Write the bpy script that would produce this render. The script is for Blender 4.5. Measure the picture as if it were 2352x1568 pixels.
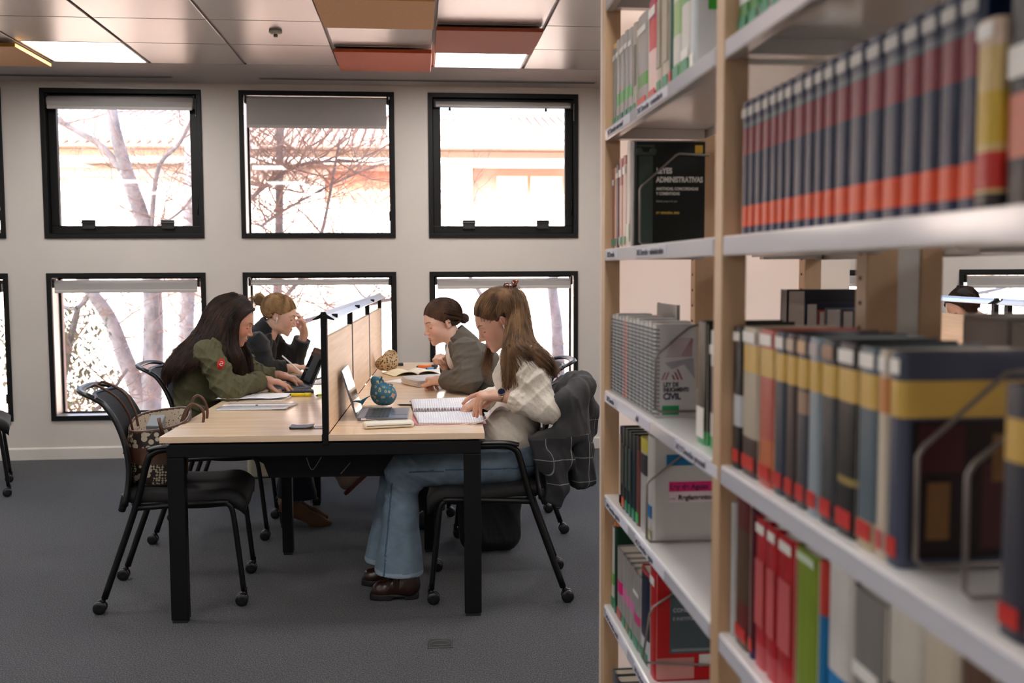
import bpy, bmesh, math, random
import numpy as np
from mathutils import Vector, Matrix, noise as mnoise
PI = math.pi
for o in list(bpy.data.objects): bpy.data.objects.remove(o)
SC = bpy.context.scene
COL = SC.collection

# ------------------------------------------------------------------ camera
cam_d = bpy.data.cameras.new('camera'); cam = bpy.data.objects.new('camera', cam_d); COL.objects.link(cam)
cam_d.sensor_width = 36; cam_d.lens = 35.09; cam_d.clip_start = 0.02; cam_d.clip_end = 500
CAMR = Matrix.Rotation(-0.0931, 3, 'Z') @ Matrix.Rotation(PI/2-0.0726, 3, 'X') @ Matrix.Rotation(-0.0039, 3, 'Z')
cam.matrix_world = Matrix.Translation((0, 0, 1.38)) @ CAMR.to_4x4()
cam_d.dof.use_dof = True; cam_d.dof.focus_distance = 4.3; cam_d.dof.aperture_fstop = 3.6
SC.camera = cam
# ------------------------------------------------------------------ view
SC.view_settings.view_transform = 'Standard'; SC.view_settings.look = 'None'
SC.view_settings.gamma = 1; SC.view_settings.use_curve_mapping = False
SC.view_settings.exposure = 0.75
SC.cycles.use_denoising = True
SC.cycles.max_bounces = 10; SC.cycles.diffuse_bounces = 5; SC.cycles.glossy_bounces = 4
SC.cycles.transparent_max_bounces = 12; SC.cycles.transmission_bounces = 6
SC.cycles.sample_clamp_indirect = 8.0; SC.cycles.caustics_reflective = False; SC.cycles.caustics_refractive = False
# ------------------------------------------------------------------ sky + sun
w = bpy.data.worlds.new('sky'); SC.world = w; w.use_nodes = True
nt = w.node_tree; bg = nt.nodes['Background']
sky = nt.nodes.new('ShaderNodeTexSky'); sky.sky_type = 'NISHITA'; sky.sun_disc = False
sky.sun_elevation = math.radians(34); sky.sun_rotation = math.radians(200); sky.dust_density = 3.0; sky.air_density = 1.0
nt.links.new(sky.outputs['Color'], bg.inputs['Color']); bg.inputs['Strength'].default_value = 0.70
SUN_E = 12.0
sl = bpy.data.lights.new('sun', 'SUN'); sl.energy = SUN_E; sl.angle = 0.01; sl.color = (1.0, 0.955, 0.91)
so = bpy.data.objects.new('sun', sl); COL.objects.link(so)
so.rotation_euler = Vector((0.32, 0.80, -0.56)).to_track_quat('-Z', 'Y').to_euler()   # from behind our building onto the houses opposite
PANEL_E = 13.0        # ceiling light panels

# ------------------------------------------------------------------ colour and materials
def lin(c):
    return tuple((x/12.92 if x <= 0.04045 else ((x+0.055)/1.055)**2.4) for x in c)
def rgb(r, g, b): return lin((r/255, g/255, b/255)) + (1.0,)
def mat(name, col, rough=0.5, metal=0.0, noise=None, bump=None, spec=None, coords='Object', sheen=0, stretch=(1,1,1), trans=0, col2=None, emit=None, alpha=None, coat=0):
    """noise=(scale, amount) varies the colour, bump=(scale, strength, distance)"""
    m = bpy.data.materials.new(name); m.use_nodes = True
    n = m.node_tree.nodes; l = m.node_tree.links; p = n['Principled BSDF']
    p.inputs['Base Color'].default_value = col; p.inputs['Roughness'].default_value = rough; p.inputs['Metallic'].default_value = metal
    if spec is not None: p.inputs['Specular IOR Level'].default_value = spec
    if sheen: p.inputs['Sheen Weight'].default_value = sheen
    if coat: p.inputs['Coat Weight'].default_value = coat; p.inputs['Coat Roughness'].default_value = 0.1
    if trans: p.inputs['Transmission Weight'].default_value = trans
    if alpha is not None: p.inputs['Alpha'].default_value = alpha
    if emit: p.inputs['Emission Color'].default_value = emit[0]; p.inputs['Emission Strength'].default_value = emit[1]
    if noise or bump:
        tc = n.new('ShaderNodeTexCoord'); mp = n.new('ShaderNodeMapping'); mp.inputs['Scale'].default_value = stretch
        l.new(tc.outputs[coords], mp.inputs['Vector'])
    if noise:
        t = n.new('ShaderNodeTexNoise'); t.inputs['Scale'].default_value = noise[0]; t.inputs['Detail'].default_value = 4
        l.new(mp.outputs[0], t.inputs['Vector'])
        r = n.new('ShaderNodeValToRGB'); r.color_ramp.elements[0].position = 0.32; r.color_ramp.elements[1].position = 0.68
        a = noise[1]; c2 = col2
        if c2 is None: c2 = tuple(min(1, x*(1+a)) for x in col[:3])+(1,); c1 = tuple(x*(1-a) for x in col[:3])+(1,)
        else: c1 = col
        r.color_ramp.elements[0].color = c1; r.color_ramp.elements[1].color = c2
        l.new(t.outputs['Fac'], r.inputs[0]); l.new(r.outputs[0], p.inputs['Base Color'])
    if bump:
        t = n.new('ShaderNodeTexNoise'); t.inputs['Scale'].default_value = bump[0]; t.inputs['Detail'].default_value = 3
        l.new(mp.outputs[0], t.inputs['Vector']); b = n.new('ShaderNodeBump'); b.inputs['Strength'].default_value = bump[1]; b.inputs['Distance'].default_value = bump[2]
        l.new(t.outputs['Fac'], b.inputs['Height']); l.new(b.outputs[0], p.inputs['Normal'])
    return m
def nodes_of(m): return m.node_tree.nodes, m.node_tree.links, m.node_tree.nodes['Principled BSDF']
def wood(name, c1, c2, axis, scale=6.0, rough=0.42, coat=0.0):
    """straight fine grain running along the given axis"""
    m = mat(name, c1, rough, coat=coat); n, l, p = nodes_of(m)
    tc = n.new('ShaderNodeTexCoord'); mp = n.new('ShaderNodeMapping')
    s = [14.0, 14.0, 14.0]; s[axis] = 0.7; mp.inputs['Scale'].default_value = s
    l.new(tc.outputs['Object'], mp.inputs['Vector'])
    t = n.new('ShaderNodeTexNoise'); t.inputs['Scale'].default_value = scale; t.inputs['Detail'].default_value = 5; t.inputs['Distortion'].default_value = 0.6
    l.new(mp.outputs[0], t.inputs['Vector'])
    r = n.new('ShaderNodeValToRGB'); r.color_ramp.elements[0].position = 0.3; r.color_ramp.elements[1].position = 0.72
    r.color_ramp.elements[0].color = c2; r.color_ramp.elements[1].color = c1
    l.new(t.outputs['Fac'], r.inputs[0]); l.new(r.outputs[0], p.inputs['Base Color'])
    b = n.new('ShaderNodeBump'); b.inputs['Strength'].default_value = 0.08; b.inputs['Distance'].default_value = 0.002
    l.new(t.outputs['Fac'], b.inputs['Height']); l.new(b.outputs[0], p.inputs['Normal'])
    return m
def grid_lines(name, base, line, su, sv, width, coords='Object', axes=(0, 2), rough=0.8, bumpy=None):
    """checked cloth: pale lines on a dark ground"""
    m = mat(name, base, rough, bump=bumpy); n, l, p = nodes_of(m)
    tc = n.new('ShaderNodeTexCoord'); sep = n.new('ShaderNodeSeparateXYZ'); l.new(tc.outputs[coords], sep.inputs[0])
    outs = []
    for ax, s in zip(axes, (su, sv)):
        a = n.new('ShaderNodeMath'); a.operation = 'MULTIPLY'; a.inputs[1].default_value = s
        if ax == 's':
            q = n.new('ShaderNodeMath'); q.operation = 'MULTIPLY_ADD'; q.inputs[1].default_value = .8; l.new(sep.outputs[1], q.inputs[0]); l.new(sep.outputs[0], q.inputs[2]); l.new(q.outputs[0], a.inputs[0])
        else: l.new(sep.outputs[ax], a.inputs[0])
        f = n.new('ShaderNodeMath'); f.operation = 'FRACT'; l.new(a.outputs[0], f.inputs[0])
        c = n.new('ShaderNodeMath'); c.operation = 'LESS_THAN'; c.inputs[1].default_value = width; l.new(f.outputs[0], c.inputs[0]); outs.append(c)
    mx = n.new('ShaderNodeMath'); mx.operation = 'MAXIMUM'; l.new(outs[0].outputs[0], mx.inputs[0]); l.new(outs[1].outputs[0], mx.inputs[1])
    mix = n.new('ShaderNodeMix'); mix.data_type = 'RGBA'; mix.inputs[6].default_value = base; mix.inputs[7].default_value = line
    l.new(mx.outputs[0], mix.inputs[0]); l.new(mix.outputs[2], p.inputs['Base Color'])
    return m
def stripes(name, c1, c2, scale, axis_rot=(0,0,0), rough=0.85, bump=0.3, coords='Object', bands='X', dist=0.0):
    m = mat(name, c1, rough); n, l, p = nodes_of(m)
    tc = n.new('ShaderNodeTexCoord'); mp = n.new('ShaderNodeMapping'); mp.inputs['Rotation'].default_value = axis_rot; l.new(tc.outputs[coords], mp.inputs[0])
    wv = n.new('ShaderNodeTexWave'); wv.bands_direction = bands; wv.inputs['Scale'].default_value = scale; wv.inputs['Distortion'].default_value = dist
    l.new(mp.outputs[0], wv.inputs[0]); r = n.new('ShaderNodeValToRGB'); r.color_ramp.elements[0].color = c1; r.color_ramp.elements[1].color = c2
    r.color_ramp.elements[0].position = .35; r.color_ramp.elements[1].position = .65
    l.new(wv.outputs['Fac'], r.inputs[0]); l.new(r.outputs[0], p.inputs['Base Color'])
    if bump:
        b = n.new('ShaderNodeBump'); b.inputs['Strength'].default_value = bump; b.inputs['Distance'].default_value = 0.001
        l.new(wv.outputs['Fac'], b.inputs['Height']); l.new(b.outputs[0], p.inputs['Normal'])
    return m
def spots(name, ground, spot, scale, size=0.3, rough=0.6, coords='Object', vary=0.0, ring=None):
    """round spots on a ground colour (Voronoi cells), optionally in scales that vary over the cloth"""
    m = mat(name, ground, rough); n, l, p = nodes_of(m)
    tc = n.new('ShaderNodeTexCoord'); src = tc.outputs[coords]
    v = n.new('ShaderNodeTexVoronoi'); v.inputs['Scale'].default_value = scale; v.inputs['Randomness'].default_value = 0.75
    l.new(src, v.inputs['Vector'])
    f = v.outputs['Distance']
    if vary:
        v2 = n.new('ShaderNodeTexVoronoi'); v2.inputs['Scale'].default_value = scale*2.6; v2.inputs['Randomness'].default_value = .4; l.new(src, v2.inputs['Vector'])
        no = n.new('ShaderNodeTexNoise'); no.inputs['Scale'].default_value = vary; l.new(src, no.inputs['Vector'])
        g = n.new('ShaderNodeMath'); g.operation = 'GREATER_THAN'; g.inputs[1].default_value = .5; l.new(no.outputs['Fac'], g.inputs[0])
        mx = n.new('ShaderNodeMix'); mx.data_type = 'FLOAT'; l.new(g.outputs[0], mx.inputs[0]); l.new(v.outputs['Distance'], mx.inputs[2]); l.new(v2.outputs['Distance'], mx.inputs[3]); f = mx.outputs[0]
    r = n.new('ShaderNodeValToRGB'); e = r.color_ramp.elements
    e[0].position = size; e[0].color = spot; e[1].position = size+0.05; e[1].color = ground
    if ring: a = e.new(size*0.45); a.color = ring; e[0].position = size*0.4; e[0].color = ring; b2 = e.new(size*0.55); b2.color = spot; b3 = e.new(size); b3.color = spot
    l.new(f, r.inputs[0]); l.new(r.outputs[0], p.inputs['Base Color'])
    return m
MAT = {}
def M(name, *a, **k):
    """a named plain material, made once"""
    if name not in MAT: MAT[name] = mat(name, *a, **k)
    return MAT[name]

# ------------------------------------------------------------------ objects
def tag(o, label=None, cat=None, group=None, kind=None):
    if label: o['label'] = label
    if cat: o['category'] = cat
    if group: o['group'] = group
    if kind: o['kind'] = kind
    return o
def thing(name, label, cat, loc=(0,0,0), rot=0.0, group=None):
    o = bpy.data.objects.new(name, None); COL.objects.link(o); o.empty_display_size = 0.05
    o.location = loc; o.rotation_euler = rot if isinstance(rot, (tuple, list)) else (0, 0, rot)
    return tag(o, label, cat, group)
class MB:
    def __init__(s): s.v = []; s.f = []; s.mi = []; s.sm = []
    def raw(s, vs, fs, mi=0, smooth=False, xf=None):
        b = len(s.v)
        for v in vs:
            v = Vector(v); s.v.append(tuple(xf @ v) if xf is not None else tuple(v))
        for f in fs: s.f.append(tuple(b+i for i in f)); s.mi.append(mi); s.sm.append(smooth)
        return s
    def box(s, lo, hi, mi=0, xf=None):
        x0,y0,z0 = lo; x1,y1,z1 = hi
        vs = [(x0,y0,z0),(x1,y0,z0),(x1,y1,z0),(x0,y1,z0),(x0,y0,z1),(x1,y0,z1),(x1,y1,z1),(x0,y1,z1)]
        return s.raw(vs, [(0,3,2,1),(4,5,6,7),(0,1,5,4),(1,2,6,5),(2,3,7,6),(3,0,4,7)], mi, False, xf)
    def tube(s, pts, r, n=8, mi=0, cap=True, xf=None, smooth=True, flat=None):
        pts = [Vector(p) for p in pts]; m = len(pts); rs = r if isinstance(r, (list, tuple)) else [r]*m
        vs = []; up = None
        for i, p in enumerate(pts):
            t = (pts[min(i+1, m-1)]-pts[max(i-1, 0)]).normalized()
            if up is None:
                up = Vector((0,0,1)) if abs(t.z) < 0.9 else Vector((0,1,0))
            a = t.cross(up); 
            if a.length < 1e-6: a = t.cross(Vector((1,0,0)))
            a.normalize(); b = a.cross(t).normalized(); up = b
            for k in range(n):
                an = 2*PI*(k+0.5)/n; ca, sa = math.cos(an), math.sin(an)
                if flat: ca *= flat[0]; sa *= flat[1]
                vs.append(p + a*ca*rs[i] + b*sa*rs[i])
        fs = []
        for i in range(m-1):
            for k in range(n):
                k2 = (k+1) % n; fs.append((i*n+k, i*n+k2, (i+1)*n+k2, (i+1)*n+k))
        s.raw(vs, fs, mi, smooth, xf)
        if cap:
            b0 = len(s.v)-len(vs)
            s.f.append(tuple(b0+k for k in range(n))[::-1]); s.mi.append(mi); s.sm.append(False)
            s.f.append(tuple(b0+(m-1)*n+k for k in range(n))); s.mi.append(mi); s.sm.append(False)
        return s
    def cyl(s, a, b, r, n=16, mi=0, r2=None, xf=None): return s.tube([a, b], [r, r2 if r2 is not None else r], n, mi, True, xf)
    def grid(s, fn, nu, nv, mi=0, smooth=True, flip=False):
        vs = [fn(i/nu, j/nv) for j in range(nv+1) for i in range(nu+1)]; fs = []
        for j in range(nv):
            for i in range(nu):
                a = j*(nu+1)+i; q = (a, a+1, a+nu+2, a+nu+1); fs.append(q[::-1] if flip else q)
        return s.raw(vs, fs, mi, smooth)
    def prism(s, poly, axis, a0, a1, mi=0, xf=None, smooth=False):
        """poly: 2D outline in the plane across axis (0: (y,z), 1: (x,z), 2: (x,y))"""
        def p3(u, v, a): return {0:(a,u,v), 1:(u,a,v), 2:(u,v,a)}[axis]
        n = len(poly); vs = [p3(u,v,a0) for u,v in poly]+[p3(u,v,a1) for u,v in poly]
        fs = [tuple(range(n))[::-1], tuple(range(n, 2*n))]
        s.raw(vs, fs, mi, False, xf); b = len(s.v)-2*n
        for i in range(n):
            j = (i+1) % n; s.f.append((b+i, b+j, b+n+j, b+n+i)); s.mi.append(mi); s.sm.append(smooth)
        return s
    def lathe(s, prof, c=(0,0,0), n=20, mi=0, xf=None):
        vs = []; fs = []
        for r, z in prof:
            for k in range(n): a = 2*PI*k/n; vs.append((c[0]+r*math.cos(a), c[1]+r*math.sin(a), c[2]+z))
        for i in range(len(prof)-1):
            for k in range(n): k2 = (k+1)%n; fs.append((i*n+k, i*n+k2, (i+1)*n+k2, (i+1)*n+k))
        fs.append(tuple(range(n))[::-1]); fs.append(tuple((len(prof)-1)*n+k for k in range(n)))
        return s.raw(vs, fs, mi, True, xf)
    def build(s, name, mats, parent=None, bevel=0.0, loc=None, segs=2, solid=0.0, subsurf=0, autosm=True):
        me = bpy.data.meshes.new(name); me.from_pydata(s.v, [], s.f)
        if not isinstance(mats, (list, tuple)): mats = [mats]
        for m in mats: me.materials.append(m)
        me.polygons.foreach_set('material_index', s.mi); me.polygons.foreach_set('use_smooth', s.sm)
        bm = bmesh.new(); bm.from_mesh(me); bmesh.ops.recalc_face_normals(bm, faces=bm.faces); bm.to_mesh(me); bm.free()
        o = bpy.data.objects.new(name, me); COL.objects.link(o)
        if parent is not None: o.parent = parent
        if loc: o.location = loc
        if solid: k = o.modifiers.new('solid', 'SOLIDIFY'); k.thickness = solid; k.offset = 0
        if bevel:
            k = o.modifiers.new('bevel', 'BEVEL'); k.width = bevel; k.segments = segs; k.limit_method = 'ANGLE'; k.angle_limit = 0.7
        if subsurf: k = o.modifiers.new('sub', 'SUBSURF'); k.levels = subsurf; k.render_levels = subsurf
        return o
def boxo(name, lo, hi, m, parent=None, bevel=0.0):
    """a box whose origin is the middle of its base"""
    c = ((lo[0]+hi[0])/2, (lo[1]+hi[1])/2, lo[2]); b = MB().box([lo[i]-c[i] for i in range(3)], [hi[i]-c[i] for i in range(3)])
    return b.build(name, m, parent, bevel, loc=c)
def bez(p, n=12):
    """smooth polyline through the points (Catmull-Rom)"""
    P = [np.array(q, float) for q in p]; P = [2*P[0]-P[1]]+P+[2*P[-1]-P[-2]]; out = []
    for i in range(1, len(P)-2):
        for k in range(n):
            t = k/n; a, b, c, d = P[i-1], P[i], P[i+1], P[i+2]
            out.append(0.5*((2*b)+(-a+c)*t+(2*a-5*b+4*c-d)*t*t+(-a+3*b-3*c+d)*t**3))
    out.append(P[-2]); return [tuple(float(x) for x in q) for q in out]
def text(name, s, size, m, parent, loc, rot, align='LEFT', sx=1.0, depth=0.0003, bold=0.0):
    cu = bpy.data.curves.new(name, 'FONT'); cu.body = s; cu.size = size; cu.extrude = depth; cu.align_x = align; cu.offset = bold
    t = bpy.data.objects.new(name, cu); COL.objects.link(t)
    dg = bpy.context.evaluated_depsgraph_get(); me = bpy.data.meshes.new_from_object(t.evaluated_get(dg)); bpy.data.objects.remove(t)
    me.materials.clear(); me.materials.append(m)
    o = bpy.data.objects.new(name, me); COL.objects.link(o); o.parent = parent; o.location = loc; o.rotation_euler = rot; o.scale = (sx, 1, 1)
    return o

# ------------------------------------------------------------------ surfaces from distance fields
def A(*p): return np.array(p, float)
def cap(P, a, b, ra, rb=None):
    rb = ra if rb is None else rb; a = np.asarray(a, float); b = np.asarray(b, float); ba = b-a; pa = P-a
    t = np.clip(pa@ba/max(ba@ba, 1e-9), 0, 1); return np.linalg.norm(pa-t[:, None]*ba, axis=1)-(ra+(rb-ra)*t)
def ell(P, c, r, R=None):
    q = P-np.asarray(c, float)
    if R is not None: q = q@np.asarray(R)
    r = np.asarray(r, float); k0 = np.linalg.norm(q/r, axis=1); k1 = np.linalg.norm(q/(r*r), axis=1)+1e-9
    return k0*(k0-1)/k1
def rbox(P, c, h, r, R=None):
    q = P-np.asarray(c, float)
    if R is not None: q = q@np.asarray(R)
    q = np.abs(q)-(np.asarray(h, float)-r); return np.linalg.norm(np.maximum(q, 0), axis=1)+np.minimum(q.max(axis=1), 0)-r
def smin(a, b, k):
    h = np.clip(.5+.5*(b-a)/k, 0, 1); return b*(1-h)+a*h-k*h*(1-h)
def smax(a, b, k): return -smin(-a, -b, k)
def chain(P, pts, k=0.02):
    """pts: (point, radius) pairs"""
    d = None
    for (a, ra), (b, rb) in zip(pts[:-1], pts[1:]):
        e = cap(P, a, b, ra, rb); d = e if d is None else smin(d, e, k)
    return d
def plane(P, c, n): n = np.asarray(n, float); n = n/np.linalg.norm(n); return (P-np.asarray(c, float))@n
def wob(P, s, seed=0.0):
    """cheap smooth noise in -1..1"""
    x, y, z = P[:,0]*s, P[:,1]*s, P[:,2]*s
    return (np.sin(x+1.7*np.sin(y*1.3+seed)+seed)+np.sin(y*1.1+1.5*np.sin(z*1.2+2*seed)+1.3)+np.sin(z*0.9+1.6*np.sin(x*1.25-seed)+2.1))/3
def folds(P, d, freq, amp, seed=0.0, warp=0.6):
    """soft creases running across direction d"""
    d = np.asarray(d, float); d = d/np.linalg.norm(d); t = P@d*freq+warp*3*wob(P, 9, seed); t2 = P@(d+A(.25,-.2,.1))*freq*2.3+warp*4*wob(P, 15, seed+2)
    m = 0.5+0.5*wob(P, 14, seed+4); m2 = 0.5+0.5*wob(P, 21, seed+7)
    return amp*0.45-amp*1.9*m*(1-np.abs(np.sin(t)))**1.6-amp*.9*m2*(1-np.abs(np.sin(t2)))**1.8
def frame(f, up=(0,0,1)):
    f = np.asarray(f, float); f = f/np.linalg.norm(f); l = np.cross(up, f); l = l/np.linalg.norm(l); u = np.cross(f, l)
    return np.array([f, l, u]).T            # columns: forward, left, up
def sdf_arrays(fn, lo, hi, h):
    lo = np.asarray(lo, float); hi = np.asarray(hi, float); B = 6
    nb = np.ceil((hi-lo)/(h*B)).astype(int); n = nb*B+1
    ax = [lo[i]+(np.arange(nb[i])+0.5)*B*h for i in range(3)]
    C = np.stack(np.meshgrid(*ax, indexing='ij'), -1).reshape(-1, 3); dc = fn(C)
    act = (np.abs(dc) < B*h*1.25+0.012).reshape(nb); dc = dc.reshape(nb)
    V = np.repeat(np.repeat(np.repeat(dc, B, 0), B, 1), B, 2); V = np.pad(V, ((0,1),)*3, mode='edge').astype(np.float32)
    Am = np.zeros(n, bool)
    for dx in (0, 1):
        for dy in (0, 1):
            for dz in (0, 1):
                a = np.repeat(np.repeat(np.repeat(act, B, 0), B, 1), B, 2)
                Am[dx:dx+nb[0]*B, dy:dy+nb[1]*B, dz:dz+nb[2]*B] |= a
    idx = np.argwhere(Am)
    for s in range(0, len(idx), 400000):
        ii = idx[s:s+400000]; V[ii[:,0], ii[:,1], ii[:,2]] = fn(lo+ii*h)
    V[0] = V[-1] = 1; V[:,0] = V[:,-1] = 1; V[:,:,0] = V[:,:,-1] = 1
    V[V == 0] = 1e-6
    S = V < 0
    cnt = np.zeros(n-1, np.int8)
    for dx in (0, 1):
        for dy in (0, 1):
            for dz in (0, 1): cnt += S[dx:n[0]-1+dx, dy:n[1]-1+dy, dz:n[2]-1+dz]
    cells = np.argwhere((cnt > 0) & (cnt < 8))
    if len(cells) == 0: return np.zeros((0,3)), np.zeros((0,4), int)
    idm = -np.ones(n-1, np.int32); idm[cells[:,0], cells[:,1], cells[:,2]] = np.arange(len(cells))
    cor = np.array([[i,j,k] for i in (0,1) for j in (0,1) for k in (0,1)])
    cv = np.stack([V[cells[:,0]+c[0], cells[:,1]+c[1], cells[:,2]+c[2]] for c in cor], 1)
    acc = np.zeros((len(cells), 3)); num = np.zeros(len(cells))
    for a in range(8):
        for b in range(a+1, 8):
            if np.abs(cor[a]-cor[b]).sum() == 1:
                m = (cv[:,a] < 0) != (cv[:,b] < 0); t = np.where(m, cv[:,a]/np.where(m, cv[:,a]-cv[:,b], 1), 0)
                acc += np.where(m[:,None], cor[a]+t[:,None]*(cor[b]-cor[a]), 0); num += m
    vs = lo+(cells+acc/num[:,None])*h
    faces = []
    for axn in range(3):
        u, v = [(1,2),(2,0),(0,1)][axn]
        sl0 = [slice(1, -1)]*3; sl0[axn] = slice(0, -1); sl1 = list(sl0); sl1[axn] = slice(1, None)
        s0 = S[tuple(sl0)]; s1 = S[tuple(sl1)]; e = np.argwhere(s0 != s1); fl = s0[e[:,0], e[:,1], e[:,2]]
        off = np.ones(3, int); off[axn] = 0; e = e+off
        du = np.eye(3, dtype=int)[u]; dv = np.eye(3, dtype=int)[v]
        q = np.stack([idm[tuple((e-du-dv).T)], idm[tuple((e-dv).T)], idm[tuple(e.T)], idm[tuple((e-du).T)]], 1)
        q[~fl] = q[~fl][:, ::-1]; faces.append(q)
    return vs, np.concatenate(faces)
def mesh_np(name, vs, fs, mats, parent=None, mi=None, smooth=True, origin=None):
    me = bpy.data.meshes.new(name); vs = np.asarray(vs, np.float32)
    if origin is not None: vs = vs-np.asarray(origin, np.float32)
    me.vertices.add(len(vs)); me.vertices.foreach_set('co', vs.ravel())
    k = fs.shape[1]; me.loops.add(len(fs)*k); me.loops.foreach_set('vertex_index', fs.ravel().astype(np.int32))
    me.polygons.add(len(fs)); me.polygons.foreach_set('loop_start', np.arange(len(fs), dtype=np.int32)*k)
    me.polygons.foreach_set('loop_total', np.full(len(fs), k, np.int32))
    if not isinstance(mats, (list, tuple)): mats = [mats]
    for m in mats: me.materials.append(m)
    if mi is not None: me.polygons.foreach_set('material_index', mi.astype(np.int32))
    me.polygons.foreach_set('use_smooth', np.full(len(fs), smooth)); me.update(); me.validate()
    o = bpy.data.objects.new(name, me); COL.objects.link(o)
    if parent is not None: o.parent = parent
    return o
def sdf(name, fn, lo, hi, h, mats, parent=None, pick=None):
    """pick(points) -> material index per face. Coordinates are the parent's."""
    vs, fs = sdf_arrays(fn, lo, hi, h); mi = None
    if pick is not None: mi = pick(vs[fs].mean(axis=1))
    return mesh_np(name, vs, fs, mats, parent, mi)
def strands(name, lines, r, m, parent, taper=True, sides=3):
    """many thin hairs in one mesh; lines: list of (k,3) arrays"""
    allv = []; allf = []; b = 0
    for L in lines:
        L = np.asarray(L, float); k = len(L); t = np.gradient(L, axis=0); t /= np.linalg.norm(t, axis=1)[:,None]+1e-9
        up = np.array([0.3, 0.2, 0.93]); a = np.cross(t, up); a /= np.linalg.norm(a, axis=1)[:,None]+1e-9; c = np.cross(a, t)
        rr = np.full(k, r)*(np.linspace(1, 0.25, k)**0.5 if taper else 1)
        ang = 2*PI*np.arange(sides)/sides
        v = L[:,None,:]+rr[:,None,None]*(np.cos(ang)[None,:,None]*a[:,None,:]+np.sin(ang)[None,:,None]*c[:,None,:])
        allv.append(v.reshape(-1,3)); i = np.arange(k-1)[:,None]*sides; j = np.arange(sides)[None,:]; j2 = (j+1) % sides
        f = np.stack([i+j, i+j2, i+sides+j2, i+sides+j], -1).reshape(-1,4)+b; allf.append(f); b += k*sides
    return mesh_np(name, np.concatenate(allv), np.concatenate(allf), m, parent)
# ================================================================== the room
YW = 7.528; CZ = 2.73; XL, XR, YB = -6.9, 9.6, -4.2
WALLP = mat('wall_paint', rgb(206,198,191), 0.75, noise=(3.0, .02), bump=(220, .12, .001))
BLK = mat('black_powder_coat', rgb(13,12,12), 0.5, bump=(400, .1, .0005), spec=.3)
ALU = mat('satin_aluminium', rgb(205,198,194), 0.38, 0.55)
UP = (1.6117, 2.6827); LO = (0.2841, 1.3619); WW = 1.125
XS = {-5: -6.85, -4: -5.461, -3: -4.075, -2: -2.682, -1: -1.289, 0: 0.083, 1: 1.469, 2: 2.86, 3: 4.249, 4: 5.627, 5: 7.013, 6: 8.35}
def wall_with_holes(name, y0, y1, m, grow=0.0, zlo=0.0, zhi=CZ, xl=XL, xr=XR, kind=True):
    b = MB(); ks = sorted(XS)
    b.box((xl, y0, zlo), (xr, y1, LO[0]-grow)); b.box((xl, y0, LO[1]+grow), (xr, y1, UP[0]-grow)); b.box((xl, y0, UP[1]+grow), (xr, y1, zhi))
    for z0, z1 in ((LO[0]-grow, LO[1]+grow), (UP[0]-grow, UP[1]+grow)):
        x = xl
        for k in ks:
            if XS[k]-grow > x: b.box((x, y0, z0), (XS[k]-grow, y1, z1))
            x = XS[k]+WW+grow
        b.box((x, y0, z0), (xr, y1, z1))
    return tag(b.build(name, m), kind='structure')
wall_with_holes('wall_window_side', YW, YW+.09, WALLP)
BRICKO = mat('outside_render', rgb(206,166,146), 0.85, noise=(8, .1))
wall_with_holes('wall_outer_leaf', YW+.091, YW+.30, BRICKO, grow=-0.012, zlo=-4, zhi=7.3)  # outer wall; its unseen top is raised to cast shade on the trees
tag(MB().box((XL-.1, YB, -.02), (XL, YW+.3, CZ+.1)).build('wall_left', WALLP), kind='structure')
tag(MB().box((XR, YB, -.02), (XR+.1, YW+.3, CZ+.1)).build('wall_right', WALLP), kind='structure')
tag(MB().box((XL-.1, YB-.1, -.02), (XR+.1, YB, CZ+.1)).build('wall_behind', WALLP), kind='structure')
# square column standing off the window wall, seen through the shelves
tag(MB().box((2.62, 6.7, 0), (2.985, 7.05, CZ)).build('column', WALLP, bevel=.004), kind='structure')
for nm, (a, b_) in {'left': (XL, XR)}.items():
    bb = MB(); bb.prism([(YW, 0), (YW-.016, 0), (YW-.016, .078), (YW-.010, .088), (YW, .088)], 0, XL, XR)
    tag(bb.build('baseboard_window_side', mat('baseboard_paint', rgb(214,208,200), .5)), kind='structure')

# carpet: flecked loop pile
CARP = mat('flecked_carpet', rgb(80,80,84), 0.95, sheen=0.12); n, l, p = nodes_of(CARP)
tc = n.new('ShaderNodeTexCoord'); t1 = n.new('ShaderNodeTexNoise'); t1.inputs['Scale'].default_value = 250; t1.inputs['Detail'].default_value = 2
t2 = n.new('ShaderNodeTexNoise'); t2.inputs['Scale'].default_value = 1.2; mpc = n.new('ShaderNodeMapping'); mpc.inputs['Scale'].default_value = (1, .65, 1)
l.new(tc.outputs['Object'], mpc.inputs[0]); l.new(mpc.outputs[0], t1.inputs[0]); l.new(tc.outputs['Object'], t2.inputs[0])
r = n.new('ShaderNodeValToRGB'); e = r.color_ramp.elements; e[0].position = .38; e[0].color = rgb(16,17,20); e[1].position = .62; e[1].color = rgb(92,89,87)
e2 = e.new(.46); e2.color = rgb(40,45,55); e3 = e.new(.55); e3.color = rgb(62,63,68)
l.new(t1.outputs['Fac'], r.inputs[0]); l.new(r.outputs[0], p.inputs['Base Color'])
b = n.new('ShaderNodeBump'); b.inputs['Strength'].default_value = .9; b.inputs['Distance'].default_value = .004; l.new(t1.outputs['Fac'], b.inputs['Height']); l.new(b.outputs[0], p.inputs['Normal'])
fl = MB().box((XL, YB, -.25), (XR, YW+.05, 0)).build('floor', CARP); tag(fl, kind='structure')

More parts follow.
